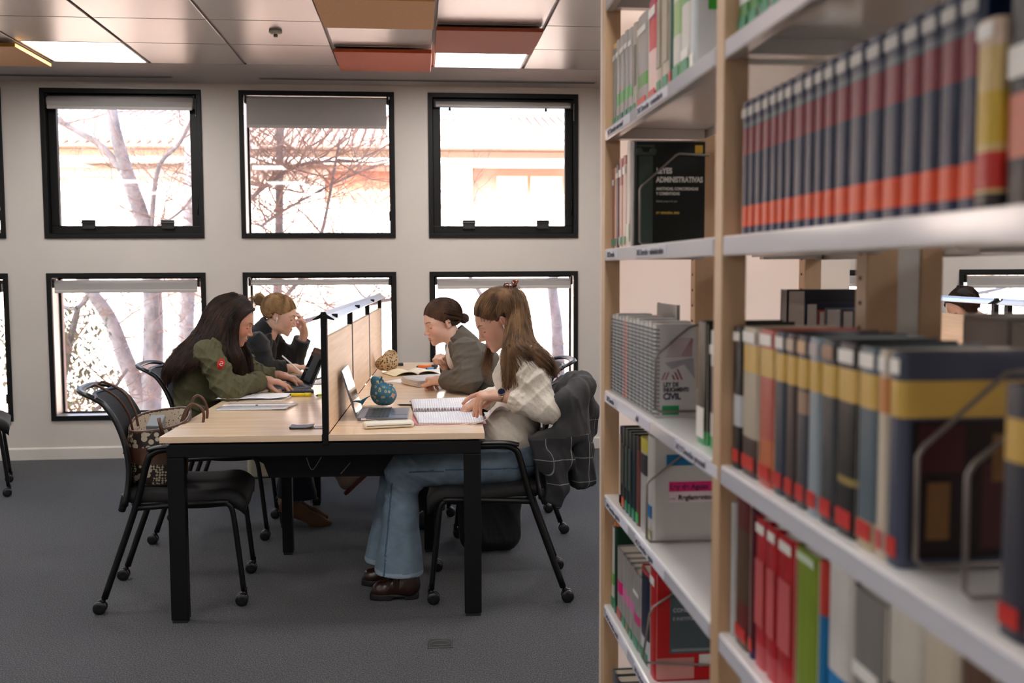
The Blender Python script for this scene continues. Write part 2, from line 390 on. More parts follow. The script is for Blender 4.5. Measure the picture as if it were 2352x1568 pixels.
# ceiling of satin metal tiles, a plasterboard margin by the windows
TILE = mat('satin_metal_ceiling_tile', rgb(166,161,157), 0.30, 0.35, bump=(700, .05, .0004))
PLB = mat('ceiling_plasterboard', rgb(190,184,182), 0.8)
CX0, CDX, CY0, CDY = 0.105, 0.612, 6.83, 0.597
LIGHTCELLS = [(i, j) for i in (-12, -8, -4, 0, 4, 8, 12) for j in (0, 4, 8, 12, 16)]
b = MB(); rows = int((CY0-YB)/CDY)+1
for j in range(rows):
    for i in range(int((XL-CX0)/CDX)-1, int((XR-CX0)/CDX)+1):
        if (i, j) in LIGHTCELLS: continue
        x0 = max(CX0+i*CDX, XL); x1 = min(CX0+(i+1)*CDX, XR); y1 = CY0-j*CDY; y0 = max(y1-CDY, YB)
        if x1-x0 < .03 or y1-y0 < .03: continue
        g = .0035; gx = .009; b.box((x0+gx, y0+g, CZ), (x1-gx, y1-g, CZ+.012))
ceil = b.build('ceiling', TILE, bevel=.0025, segs=1); tag(ceil, kind='structure')
tag(MB().box((XL, YB, CZ+.0125), (XR, CY0, CZ+.05)).build('ceiling_grid', mat('ceiling_grid_grey', rgb(150,143,138), .5)), kind='structure')
tag(MB().box((XL, CY0, CZ), (XR, YW, CZ+.05)).build('ceiling_margin', PLB), kind='structure')
tag(MB().box((XL-.3, YB-.3, CZ+.06), (XR+.3, YW+.3, CZ+.3)).build('roof_slab', mat('concrete', rgb(150,145,140), .9)), kind='structure')
# slot diffusers along the margin
for k, (x0, x1) in enumerate(((-6.6, -1.70), (-1.107, 1.30), (1.33, 3.6))):
    t = thing('slot_diffuser', ['narrow grey air slot in the ceiling margin above the left window', 'narrow grey air slot in the ceiling margin above the middle windows', 'narrow grey air slot in the ceiling margin behind the bookcase top'][k], 'air vent', ((x0+x1)/2, 7.30, CZ), group='air slots along the window wall ceiling')
    w_ = (x1-x0)/2
    MB().box((-w_, -.028, -.004), (w_, .028, -.0008)).build('trim_frame', mat('slot_trim_grey', rgb(150,146,146), .5), t, .001)
    MB().box((-w_+.01, -.012, -.0062), (w_-.01, .012, -.0042)).build('slot', mat('slot_dark', rgb(82,80,82), .7), t)

LED = bpy.data.materials.new('led_panel'); LED.use_nodes = True; n = LED.node_tree.nodes; p = n['Principled BSDF']
p.inputs['Base Color'].default_value = (.9,.9,.9,1); p.inputs['Emission Color'].default_value = (1, .972, .945, 1); p.inputs['Emission Strength'].default_value = PANEL_E
ROWN = ['first', 'second', 'third', 'fourth', 'fifth', 'sixth', 'seventh']
LN = {(-4, 0): 'lit square ceiling light panel beside the ochre panel', (0, 0): 'lit square ceiling light panel beside the orange panel'}
for (i, j) in LIGHTCELLS:
    x0 = CX0+i*CDX; y1 = CY0-j*CDY
    if x0 < XL or x0+CDX > XR or y1-CDY < YB: continue
    t = thing('ceiling_light', LN.get((i, j), 'lit ceiling light panel, %s row from the windows, %s column from the left wall' % (ROWN[j//4], ROWN[(i+12)//4])), 'ceiling light', (x0+CDX/2, y1-CDY/2, CZ), group='square light panels in the ceiling')
    a = CDX/2-.009; c_ = CDY/2-.0035; f = .013; fb = MB()
    fb.box((-a,-c_,0), (a,-c_+f,.011)); fb.box((-a,c_-f,0), (a,c_,.011)); fb.box((-a,-c_+f,0), (-a+f,c_-f,.011)); fb.box((a-f,-c_+f,0), (a,c_-f,.011))
    fb.build('frame', mat('light_frame', rgb(225,220,214), .4), t)
    MB().box((-a+f, -c_+f, .003), (a-f, c_-f, .009)).build('diffuser', LED, t)
def felt(n_, c): return mat(n_, c, .95, noise=(60, .06), bump=(160, .5, .002), sheen=.3)
for nm, lab, i, j, c in (('ochre', 'ochre felt ceiling panel at the top edge, over the middle window', -1, 2, rgb(206,150,78)), ('orange', 'orange felt ceiling panel hanging nearest the window wall', -1, 0, rgb(214,98,50)),
                      ('terracotta', 'terracotta felt ceiling panel beside the lit light panel', 0, 1, rgb(178,88,62)), ('ochre2', 'ochre felt ceiling panel left of the lit light panel', -5, 0, rgb(214,152,66))):
    x0 = CX0+i*CDX; y1 = CY0-j*CDY
    t = thing('acoustic_panel', lab, 'ceiling panel', (x0+CDX/2, y1-CDY/2, CZ-.034), group='coloured felt panels on the ceiling')
    MB().box((-CDX/2+.008, -CDY/2+.004, 0), (CDX/2-.008, CDY/2-.004, .022)).build('felt_board', felt('felt_'+nm, c), t, .003)
    MB().box((-.2, -.2, .0225), (.2, .2, .0335)).build('back_rail', BLK, t)
t = thing('smoke_detector', 'small round white smoke detector on the ceiling', 'smoke detector', (-.79, 5.86, CZ))
MB().lathe([(.036, 0), (.038, -.012), (.030, -.020), (.018, -.022)], n=24).build('body', mat('detector_white', rgb(205,198,190), .4), t)
MB().lathe([(.012, -.0225), (.012, -.036), (.006, -.038)], n=16).build('sensor', mat('detector_grey', rgb(120,115,110), .4), t)

# ------------------------------------------------------------------ windows
GLASS = bpy.data.materials.new('window_glass'); GLASS.use_nodes = True; n = GLASS.node_tree.nodes; l = GLASS.node_tree.links
for x in list(n): n.remove(x)
o_ = n.new('ShaderNodeOutputMaterial'); mx = n.new('ShaderNodeMixShader'); tr = n.new('ShaderNodeBsdfTransparent'); tr.inputs[0].default_value = (.95,.96,.97,1)
gl = n.new('ShaderNodeBsdfGlossy'); gl.inputs['Roughness'].default_value = 0.02; fr = n.new('ShaderNodeFresnel'); fr.inputs['IOR'].default_value = 1.5
l.new(fr.outputs[0], mx.inputs[0]); l.new(tr.outputs[0], mx.inputs[1]); l.new(gl.outputs[0], mx.inputs[2]); l.new(mx.outputs[0], o_.inputs[0])
def ring(b, x0, x1, z0, z1, w_, y0, y1, mi=0):
    b.box((x0, y0, z0), (x1, y1, z0+w_), mi); b.box((x0, y0, z1-w_), (x1, y1, z1), mi)
    b.box((x0, y0, z0+w_), (x0+w_, y1, z1-w_), mi); b.box((x1-w_, y0, z0+w_), (x1, y1, z1-w_), mi)
RUB = mat('black_rubber', rgb(14,14,15), .7)
wn = 0
OPENING = {(-2, 'U'), (0, 'U')}
for k in sorted(XS):
    for lv, (z0, z1) in (('U', UP), ('L', LO)):
        wn += 1; x0 = XS[k]; x1 = x0+WW; seen = k in (-3,-2,-1,0,2,3)
        t = thing('window_%d' % wn, None, None, ((x0+x1)/2, YW, z0)); tag(t, kind='structure'); hw = WW/2; H = z1-z0
        b = MB(); ring(b, -hw, hw, 0, H, .034, -.012, .012)                       # black surround
        op = (k, lv) in OPENING
        b.build('window_frame', BLK, t, .002)
        b = MB(); ring(b, -hw+.004, hw-.004, .004, H-.004, .030, .0125, .165 if not op else .088)     # lining of the opening
        b.build('window_lining', BLK if op else ALU, t)
        if op:
            b = MB(); ring(b, -hw+.035, hw-.035, .035, H-.035, .058, .040, .087); b.build('window_sash', BLK, t, .004)
            b = MB(); ring(b, -hw+.02, hw-.02, .02, H-.02, .02, .0885, .165); b.build('outer_lining', ALU, t)
            MB().box((-hw+.09, .062, .09), (hw-.09, .066, H-.09)).build('window_glass', GLASS, t)
            for sx in (-.262, .298):
                h = MB(); h.box((sx-.046, .020, .070), (sx+.046, .0395, .135)); h.box((sx-.05, .010, .108), (sx+.05, .030, .120)); h.cyl((sx-.048, .022, .128), (sx+.048, .022, .128), .007, 10)
                h.build('hinge', mat('hinge_black', rgb(34,33,34), .3), t, .002)
            h = MB(); h.box((hw-.052, .026, .20), (hw-.036, .0395, .30)); h.tube([(hw-.044, .020, .29), (hw-.044, .016, .17)], .006, 8); h.build('latch', BLK, t)
        else:
            b = MB(); ring(b, -hw+.034, hw-.034, .034, H-.034, .012, .148, .165); b.build('glazing_bead', BLK, t)
            MB().box((-hw+.046, .155, .046), (hw-.046, .159, H-.046)).build('window_glass', GLASS, t)
            h = MB(); h.box((hw-.048, -.004, .13), (hw-.020, .036, .20)); h.build('latch', BLK, t, .003)
# roller blinds: (roll top below the frame top, roll height, drop of cloth, bracket bar)
CLOTH = bpy.data.materials.new('blind_cloth'); CLOTH.use_nodes = True; n = CLOTH.node_tree.nodes; l = CLOTH.node_tree.links; p = n['Principled BSDF']
p.inputs['Base Color'].default_value = rgb(196,190,187); p.inputs['Roughness'].default_value = .8
tl = n.new('ShaderNodeBsdfTranslucent'); tl.inputs[0].default_value = rgb(120,114,112); ms = n.new('ShaderNodeMixShader'); ms.inputs[0].default_value = .35
l.new(p.outputs[0], ms.inputs[1]); l.new(tl.outputs[0], ms.inputs[2]); l.new(ms.outputs[0], n['Material Output'].inputs[0])
BLW = mat('blind_rail_grey', rgb(186,180,176), .45)
BL = {(-3,'L'):(.06,.07,.02), (-3,'U'):(.06,.08,.02), (-2,'U'):(.052,.085,.035), (-1,'U'):(.038,.05,.185), (0,'U'):(.058,.048,.0), (-2,'L'):(.052,.05,.045), (-1,'L'):(.052,.045,.0), (0,'L'):(.052,.045,.035), (2,'L'):(.045,.045,.04), (3,'L'):(.05,.05,.05)}
BLL = {(-3,'L'):'grey roller blind on the lower window cut by the frame edge', (-3,'U'):'grey roller blind on the upper window cut by the frame edge', (-2,'U'):'thick rolled grey blind on the upper window over the empty chair',
 (-1,'U'):'grey roller blind let down a hand width on the middle upper window', (0,'U'):'slim fully rolled grey blind on the upper window nearest the bookcase', (-2,'L'):'rolled grey blind on the lower window behind the long dark hair',
 (-1,'L'):'slim rolled grey blind on the lower window behind the desk lamp rail', (0,'L'):'rolled grey blind on the lower window behind the hair clip', (2,'L'):'grey roller blind seen through the bookcase beside the column', (3,'L'):'grey roller blind seen through the bookcase over the dark haired head'}
for (k, lv), (dt, rh, drop) in BL.items():
    z1 = UP[1] if lv == 'U' else LO[1]; xc = XS[k]+WW/2; hw = WW/2-.052
    t = thing('roller_blind', BLL[(k, lv)], 'roller blind', (xc, YW+.012, z1-dt), group='roller blinds on the window wall')
    R_ = rh/2; yb = 0.0
    MB().cyl((-hw, yb, -R_), (hw, yb, -R_), R_, 20).build('cloth_roll', CLOTH, t)
    if (k, lv) == (-1, 'U'):
        MB().cyl((-hw+.01, -.012, .026), (hw-.01, -.012, .026), .009, 10).build('bracket_bar', mat('chrome_bar', rgb(210,190,180), .2, .9), t)
        b = MB()
        for s in (-hw+.1, hw-.08): b.box((s-.014, -.022, .010), (s+.014, -.004, .034))
        b.build('clips', BLK, t, .002)
    if drop:
        MB().box((-hw+.006, yb-R_-.001, -R_-drop), (hw-.006, yb-R_+.001, -R_)).build('cloth', CLOTH, t)
        b = MB(); b.box((-hw+.006, yb-R_-.008, -R_-drop-.022), (hw-.006, yb-R_+.008, -R_-drop)); b.build('bottom_bar', BLW, t, .004)
    else:
        b = MB(); b.box((-hw+.006, yb-R_-.004, -2*R_+.002), (hw-.006, yb-R_+.012, -2*R_+.020)); b.build('bottom_bar', BLW, t, .004)
        if lv == 'U':
            for s in (-hw+.11, hw-.19): MB().lathe([(.008, -2*R_-.022), (.010, -2*R_-.012), (.007, -2*R_)], c=(s, yb, 0), n=10).build('stop_knob', BLK, t)
    for s in (-1, 1):
        MB().box((s*hw-.004 if s > 0 else -hw-.010, yb-.030, -2*R_-.004), (hw+.010 if s > 0 else -hw+.004, yb+.022, .010)).build('bracket', BLK, t, .002)
    ch = MB(); cx_ = hw+.016 if not (k == -1) else -hw-.016
    for q in range(26): ch.raw(*(lambda c_: ([(c_[0]+dx*.004, c_[1]+dy*.004, c_[2]+dz*.004) for dx,dy,dz in ((1,0,0),(-1,0,0),(0,1,0),(0,-1,0),(0,0,1),(0,0,-1))], [(0,2,4),(2,1,4),(1,3,4),(3,0,4),(2,0,5),(1,2,5),(3,1,5),(0,3,5)]))((cx_, yb-.034, -.02-q*.009 if q < 13 else -.02-(26-q)*.009)), 0, True)
    ch.build('bead_chain', mat('bead_white', rgb(215,212,208), .3), t)

# floor box
t = thing('floor_box', 'small square metal socket lid set flush in the carpet', 'floor socket', (.067, 3.605, 0), -.02)
MB().box((-.046,-.042,.0), (.046,.042,.0035)).build('lid', mat('floor_box_lid', rgb(72,72,74), .42, .4, noise=(60,.15)), t, .001)
b = MB(); ring_pts = [(.032*math.cos(a)*1.1, .022*math.sin(a), .0045) for a in np.linspace(0, 2*PI, 25)]; b.tube(ring_pts, .0009, 5)
b.box((-.041,-.038,.0036),(-.0395,.038,.0044)); b.box((.0395,-.038,.0036),(.041,.038,.0044)); b.build('ring', mat('floor_box_ring', rgb(120,118,112), .35, .7), t)

# ================================================================== outdoors
GR = mat('pale_paving', rgb(222,212,202), .9, noise=(2, .1))
tag(MB().box((-60, YW+.31, -4.2), (60, 70, -4.0)).build('ground', GR), kind='structure')
hs = thing('house', 'pale house with ribbed tile roof and shutters across the yard', 'building', (0, 22, -4))
CRM = mat('peach_render', rgb(244,234,226), .85, noise=(3, .05)); WHT = mat('white_render', rgb(250,240,230), .8); BRK = mat('brick_panel', rgb(206,142,120), .9, noise=(14, .2)); DK = mat('shaded_timber', rgb(190,160,150), .8)
b = MB(); b.box((-20,0,0), (-2.0,.4,7.95)); b.box((-2.0,0,0), (-.5,.4,6.8)); b.box((-2.0,0,7.65),(-.5,.4,7.95)); b.box((-.5,0,0),(1.2,.4,7.95)); b.box((1.2,0,0),(4.0,.4,6.6)); b.box((1.2,0,7.6),(4.0,.4,7.95)); b.box((4.0,0,0),(16,.4,7.95)); b.build('wall', CRM, hs)
b = MB(); b.box((-20,-.25,7.35), (-1.9,0,7.5)); b.box((-3.6,-.1,7.5), (-.5,0,7.6)); b.build('timber_band', DK, hs)
b = MB(); b.box((-20,-.6,7.62),(16,-.02,7.72)); b.box((-.6,-.3,2.9),(5,-.02,6.75)); b.box((-3.7,-.5,3.3),(-2.0,-.02,6.5)); b.build('white_parapet', WHT, hs)
b = MB(); b.box((-1.98,.12,6.8),(-.52,.2,7.64)); b.build('brick_panel', BRK, hs)
b = MB(); b.box((1.2,.25,6.6),(4.0,.3,7.6)); b.build('window_recess', DK, hs)
b = MB(); b.box((1.75,.15,6.62),(2.42,.24,7.42)); b.box((2.5,.15,6.62),(3.2,.24,7.42)); b.build('shutter', mat('cream_shutter', rgb(246,232,208), .7), hs)
TIL = mat('clay_roof_tile', rgb(222,196,182), .8, noise=(5, .1)); TILU = mat('tile_channel', rgb(186,158,146), .9)
b = MB()
for i in range(150):
    x = -16+i*.205
    b.tube([(x, -.75, 8.02), (x, 4.4, 9.42)], [.062, .062], 8, smooth=True)
b.build('tile_roof', TIL, hs); b = MB(); b.box((-16.2,-.7,7.93),(15,4.4,7.97)); b.prism([(-.7,7.97),(4.5,9.36),(9,7.97)], 0, -16.2, 15); b.build('roof_bed', TILU, hs)
for px_, nm in ((-9.0, 0), (-5.6, 1), (6.0, 2), (9.5, 3)):
    f = boxo('window', (px_, -.03, 4.6), (px_+1.1, .0, 6.2), DK, hs); boxo('sill', (-.6, -.06, -.06), (.6, .02, 0), WHT, f)
h2 = thing('annex', 'low white building with terracotta wall behind the trees', 'building', (12, 19, -4))
MB().box((-5.5,0,0),(9,1.9,5.4)).build('wall', WHT, h2); MB().box((-5.7,-.3,5.4),(9.2,2.0,5.6)).build('cornice', TIL, h2); MB().box((-4.5,-.04,1.2),(7,-.01,3.6)).build('terracotta_panel', BRK, h2)
h3 = thing('garden_wall', 'terracotta garden wall behind the trees at street level', 'wall', (-6, 18.5, -4))
MB().box((-12,0,0),(18,.25,3.1)).build('wall', mat('terracotta_wall', rgb(240,208,190), .85, noise=(2,.1)), h3); MB().box((-12,-.05,3.1),(18,.3,3.2)).build('coping', WHT, h3)
for k, (x0, x1, y_, z1, c) in enumerate(((-24, -9.5, 20, 3.2, (236,190,168)),)):
    pass
BARK = mat('pale_bark', rgb(150,150,156), .9, noise=(6, .3), bump=(20, .8, .02)); LEAF = mat('grey_green_leaf', rgb(132,138,112), .8, noise=(4,.3)); TWIG = mat('twig_brown', rgb(172,152,142), .9)
def tree(name, label, limbs, seed, twig_n=40, depth=3, leaf=None, spread=1.0, cat='tree', group='bare trees in the yard'):
    rnd = random.Random(seed); base = limbs[0][0][0]
    t = thing(name, label, cat, (base[0], base[1], -4.0), group=group); o0 = Vector((base[0], base[1], -4.0))
    tb = MB(); 
    for pts, r0, r1 in limbs:
        q = bez([tuple(Vector(p)-o0) for p in pts], 6); m_ = len(q); tb.tube(q, [r0+(r1-r0)*i/(m_-1) for i in range(m_)], 8)
    tb.build('trunk', BARK, t)
    tw = MB(); lv = MB(); tips = []
    def grow(p, d, L, r, dep):
        pts = [p]; q = p.copy(); dd = d.copy(); ns = 5
        for i in range(ns):
            dd = (dd+Vector((rnd.gauss(0,.22), rnd.gauss(0,.22), rnd.gauss(0.05,.2)))).normalized(); q = q+dd*L/ns; pts.append(q.copy())
        tw.tube(pts, [r*(1-.12*i) for i in range(len(pts))], 4, cap=False, mi=0)
        if dep > 0:
            for _ in range(3 if dep > 1 else 4):
                i = rnd.randint(1, ns); ax = Vector((rnd.gauss(0,1), rnd.gauss(0,.7), rnd.gauss(.1,.9))).normalized(); grow(pts[i], (dd*.55+ax*.8).normalized(), L*.62, r*.55, dep-1)
        tips.append(pts[-1]); tips.append(pts[-2])
    segs = []
    for pts, r0, r1 in limbs: segs += [(pts, r0, r1)]
    for _ in range(twig_n):
        pts, r0, r1 = rnd.choice(segs); f = rnd.random(); i = min(int(f*(len(pts)-1)), len(pts)-2); u = rnd.random()
        p = Vector(pts[i]).lerp(Vector(pts[i+1]), u)-o0
        if p.z < 2.6: continue
        d = Vector((rnd.choice((-1,1))*rnd.uniform(.4,1), rnd.uniform(-.3,.3), rnd.uniform(-.2,.9))).normalized()
        grow(p, d, rnd.uniform(.7,1.7)*spread, rnd.uniform(.006,.014), depth)
    o = tw.build('twigs', TWIG, t); o['kind'] = 'stuff'
    if leaf:
        c, rad, n_ = leaf
        for _ in range(n_):
            a = Vector((rnd.gauss(0,1), rnd.gauss(0,1), rnd.gauss(0,1))); a.normalize(); rr = rnd.random()**.5
            cc = rnd.choice(c); p = Vector(cc)-o0+Vector((a.x*rad[0]*rr, a.y*rad[1]*rr, a.z*rad[2]*rr)); s = rnd.uniform(.02,.05)
            u_ = Vector((rnd.gauss(0,1), rnd.gauss(0,1), rnd.gauss(0,1))).normalized(); v_ = u_.cross(Vector((0,0,1))).normalized(); 
            lv.raw([p+u_*s, p+v_*s*.5, p-u_*s, p-v_*s*.5], [(0,1,2,3)])
        lo_ = lv.build('foliage', LEAF, t); lo_['kind'] = 'stuff'
    return t
def L3(y, *pts): return [(x, y, z) for x, z in pts]
tree('plane_tree', 'large grey barked tree forked behind the left windows', [
 (L3(13,(-3.44,-4),(-3.44,-2),(-3.42,-.5),(-3.36,.39),(-3.35,1.11),(-3.43,1.93),(-3.58,2.47),(-3.72,3.01),(-3.78,3.44),(-3.9,4.6)), .165, .05),
 (L3(13,(-3.42,-.5),(-3.7,.23),(-3.89,.78),(-4.12,1.14),(-4.4,1.6)), .12, .06),
 (L3(13,(-3.65,2.6),(-3.95,2.95),(-4.39,3.22),(-5.0,3.7)), .05, .03), (L3(13,(-3.36,1.71),(-3.24,2.63),(-2.95,2.99),(-2.7,3.5)), .035, .02), (L3(13,(-3.3,1.9),(-2.9,2.2),(-2.5,2.9)), .02,.012), (L3(13,(-4.1,1.1),(-4.35,.9),(-4.9,1.2)),.04,.02)], 3, 34, 3)
tree('plane_tree', 'straight grey trunk crossing the right side of the upper left window', [(L3(15,(-3.47,-4),(-3.45,-.8),(-3.38,.87),(-3.31,2.01),(-3.25,3.21),(-3.1,4.6)), .13, .085)], 8, 20, 3)
tree('plane_tree', 'twiggy bare tree filling the middle windows', [(L3(12.2,(-1.75,-4),(-1.72,-.07),(-1.65,1.89),(-1.6,3.35),(-1.5,4.2)), .07, .03),
 (L3(12,(-2.3,1.9),(-2.02,2.14),(-1.72,2.39),(-1.31,2.62),(-.7,2.65)), .03, .014), (L3(12,(-1.83,1.89),(-1.62,2.04),(-1.06,2.35),(-.5,2.6)), .02, .01), (L3(11.5,(-1.9,.6),(-1.24,.81),(-.76,.95),(-.2,1.06)), .035, .02), (L3(12,(-1.7,.9),(-1.2,1.6),(-.9,2.9)),.03,.015)], 21, 150, 3)
tree('plane_tree', 'slender bare tree behind the lower right window', [(L3(14,(1.98,-4),(1.98,-.75),(1.95,.5),(1.9,1.3),(2.3,1.5)), .12, .05), (L3(14,(1.08,-4),(1.08,-.73),(1.02,.26),(.93,.88),(.70,1.3)), .04, .03), (L3(14,(1.9,-.2),(2.6,-.1),(3.4,.3)), .05,.03)], 33, 26, 3, spread=.6)
tree('evergreen_tree', 'leafy grey green tree behind the lower left window', [(L3(11.3,(-4.2,-4),(-4.1,-1),(-3.9,.2),(-3.7,1.0)), .09, .03), (L3(11.3,(-4.1,-.6),(-3.5,-.1),(-3.2,.3)), .03, .015)], 44, 40, 2, leaf=([(-3.8,11.3,.75),(-3.7,11.2,.2),(-4.3,11.4,.5),(-3.6,11.3,-.3),(-5.4,11.5,.3)], (.45,.5,.42), 2300), spread=.6)
tree('evergreen_tree', 'leafy tree outside the window at the frame edge', [(L3(11.8,(-5.6,-4),(-5.5,-1),(-5.4,1.0)), .09, .03)], 47, 16, 2, leaf=([(-5.1,11.8,.8),(-5.3,11.8,.1),(-4.9,11.8,1.6)], (.5,.5,.6), 1500), spread=.6)
tree('plane_tree', 'bare tree outside the windows seen through the bookcase', [(L3(13,(6.6,-4),(6.6,-.4),(6.7,.9),(6.9,1.6)), .07, .03), (L3(13,(6.6,.2),(7.3,.9),(8.0,1.1)), .04, .02), (L3(13,(5.0,-4),(5.1,.2),(5.3,1.5)), .05,.02)], 55, 60, 3)
# ================================================================== long shared study table
OAKX = wood('light_oak_top', rgb(244,218,188), rgb(226,194,160), 0, 3.0, .25, .35); OAKY = wood('light_oak_screen', rgb(230,200,168), rgb(212,180,146), 1, 3.0, .5)
BLKM = mat('black_textured_metal', rgb(9,9,10), .55, bump=(600, .15, .0004), spec=.25); ALR = mat('lamp_rail_aluminium', rgb(196,200,212), .35, .45)
def study_table(loc, rot, label, L=3.0, near=True):
    t = thing('study_table', label, 'table', loc, rot)
    W_ = 1.253
    for x0, x1 in ((0, .620), (.646, W_)):
        cuts = [0, 1.0, 2.0, L] if near else [0, L]
        for a, c in zip(cuts[:-1], cuts[1:]):
            boxo('tabletop', (x0, a+(.0008 if a else 0), .715), (x1, c-.0008, .740), OAKX, t, .0012)
    for y0 in (.012, L-.052):                                     # end frames with mitred corners
        b = MB(); b.prism([(.022,.655),(1.238,.655),(1.238,.700),(1.228,.706),(.032,.706),(.022,.700)], 1, y0, y0+.042); b.build('crossbar', BLKM, t, .003)
        for x0, x1 in ((.022, .088), (1.170, 1.238)):
            b = MB(); b.box((x0, y0, .012), (x1, y0+.042, .654)); b.build('leg', BLKM, t, .003)
            boxo('foot', (x0+.004, y0+.003, 0), (x1-.004, y0+.039, .0115), RUB, t)
    for y0 in (.93, 1.95):
        b = MB(); b.box((.30, y0, .655), (1.04, y0+.045, .705)); b.build('crossbar', BLKM, t, .003)
        for x0 in (.30, .985):
            b = MB(); b.box((x0, y0, .012), (x0+.05, y0+.045, .654)); b.build('leg', BLKM, t, .003); boxo('foot', (x0+.004, y0+.003, 0), (x0+.046, y0+.042, .0115), RUB, t)
    for x0 in (.27, .95): boxo('rail', (x0, .055, .672), (x0+.03, L-.055, .7145), BLKM, t)
    b = MB(); b.prism([(.31,.655),(.36,.513),(.86,.513),(.91,.655),(.902,.655),(.854,.520),(.366,.520),(.318,.655)], 1, .30, L-.30); b.build('cable_tray', BLKM, t)
    b = MB(); b.prism([(.31,.655),(.36,.513),(.86,.513),(.91,.655)], 1, .296, .299); b.build('tray_end', BLKM, t)
    for q, pts in enumerate(([(.52,.27,.60),(.54,.29,.545),(.58,.28,.60)], [(.66,.27,.53),(.70,.28,.575)])):
        MB().tube(bez(pts, 5), .0022, 5).build('cable', mat('grey_cable', rgb(120,118,116), .5), t)
    for a, c in ((.034, .985), (1.030, 1.985), (2.030, L-.02)):
        b = MB(); b.box((.626, a, .741), (.644, c, 1.116)); b.build('screen', OAKY, t, .0015)
    for y in (.0, .988, 1.988, L-.018):
        b = MB(); b.box((.622, y, .655 if y else .700), (.646, y+.038 if y else .032, 1.196)); b.build('post', BLKM, t, .002)
    prof = [(.634,1.216),(.642,1.216),(.646,1.206),(.674,1.190),(.673,1.186),(.634,1.196),(.595,1.186),(.594,1.190),(.622,1.206),(.626,1.216)]
    b = MB(); b.prism(prof, 1, .012, L+.04); b.build('lamp_rail', ALR, t)
    pe = [(.634+(x-.634)*1.04, z+.0015 if z > 1.2 else z-.001) for x, z in prof]
    for y0 in (-.004, L+.041): b = MB(); b.prism(pe, 1, y0, y0+.015); b.build('rail_end_cap', BLKM, t)
    for y in (.10, .115, 1.05, 1.075, 1.98, 2.0):
        b = MB(); b.box((.655, y, 1.1905), (.676, y+.003, 1.2055)); b.build('rail_clip', BLKM, t)
    return t
TROT = -math.radians(1.9)
tab = study_table((-1.0, 3.915, 0), TROT, 'long oak and black study table with centre screens where four women study')
study_table((2.375, 4.99, 0), -math.radians(2.9), 'study table with lamp rail behind the bookcase, the far one by the windows', L=2.2, near=False)
study_table((2.2205, 1.93, 0), -math.radians(2.9), 'study table with lamp rail behind the bookcase, the near one', L=2.95, near=False)

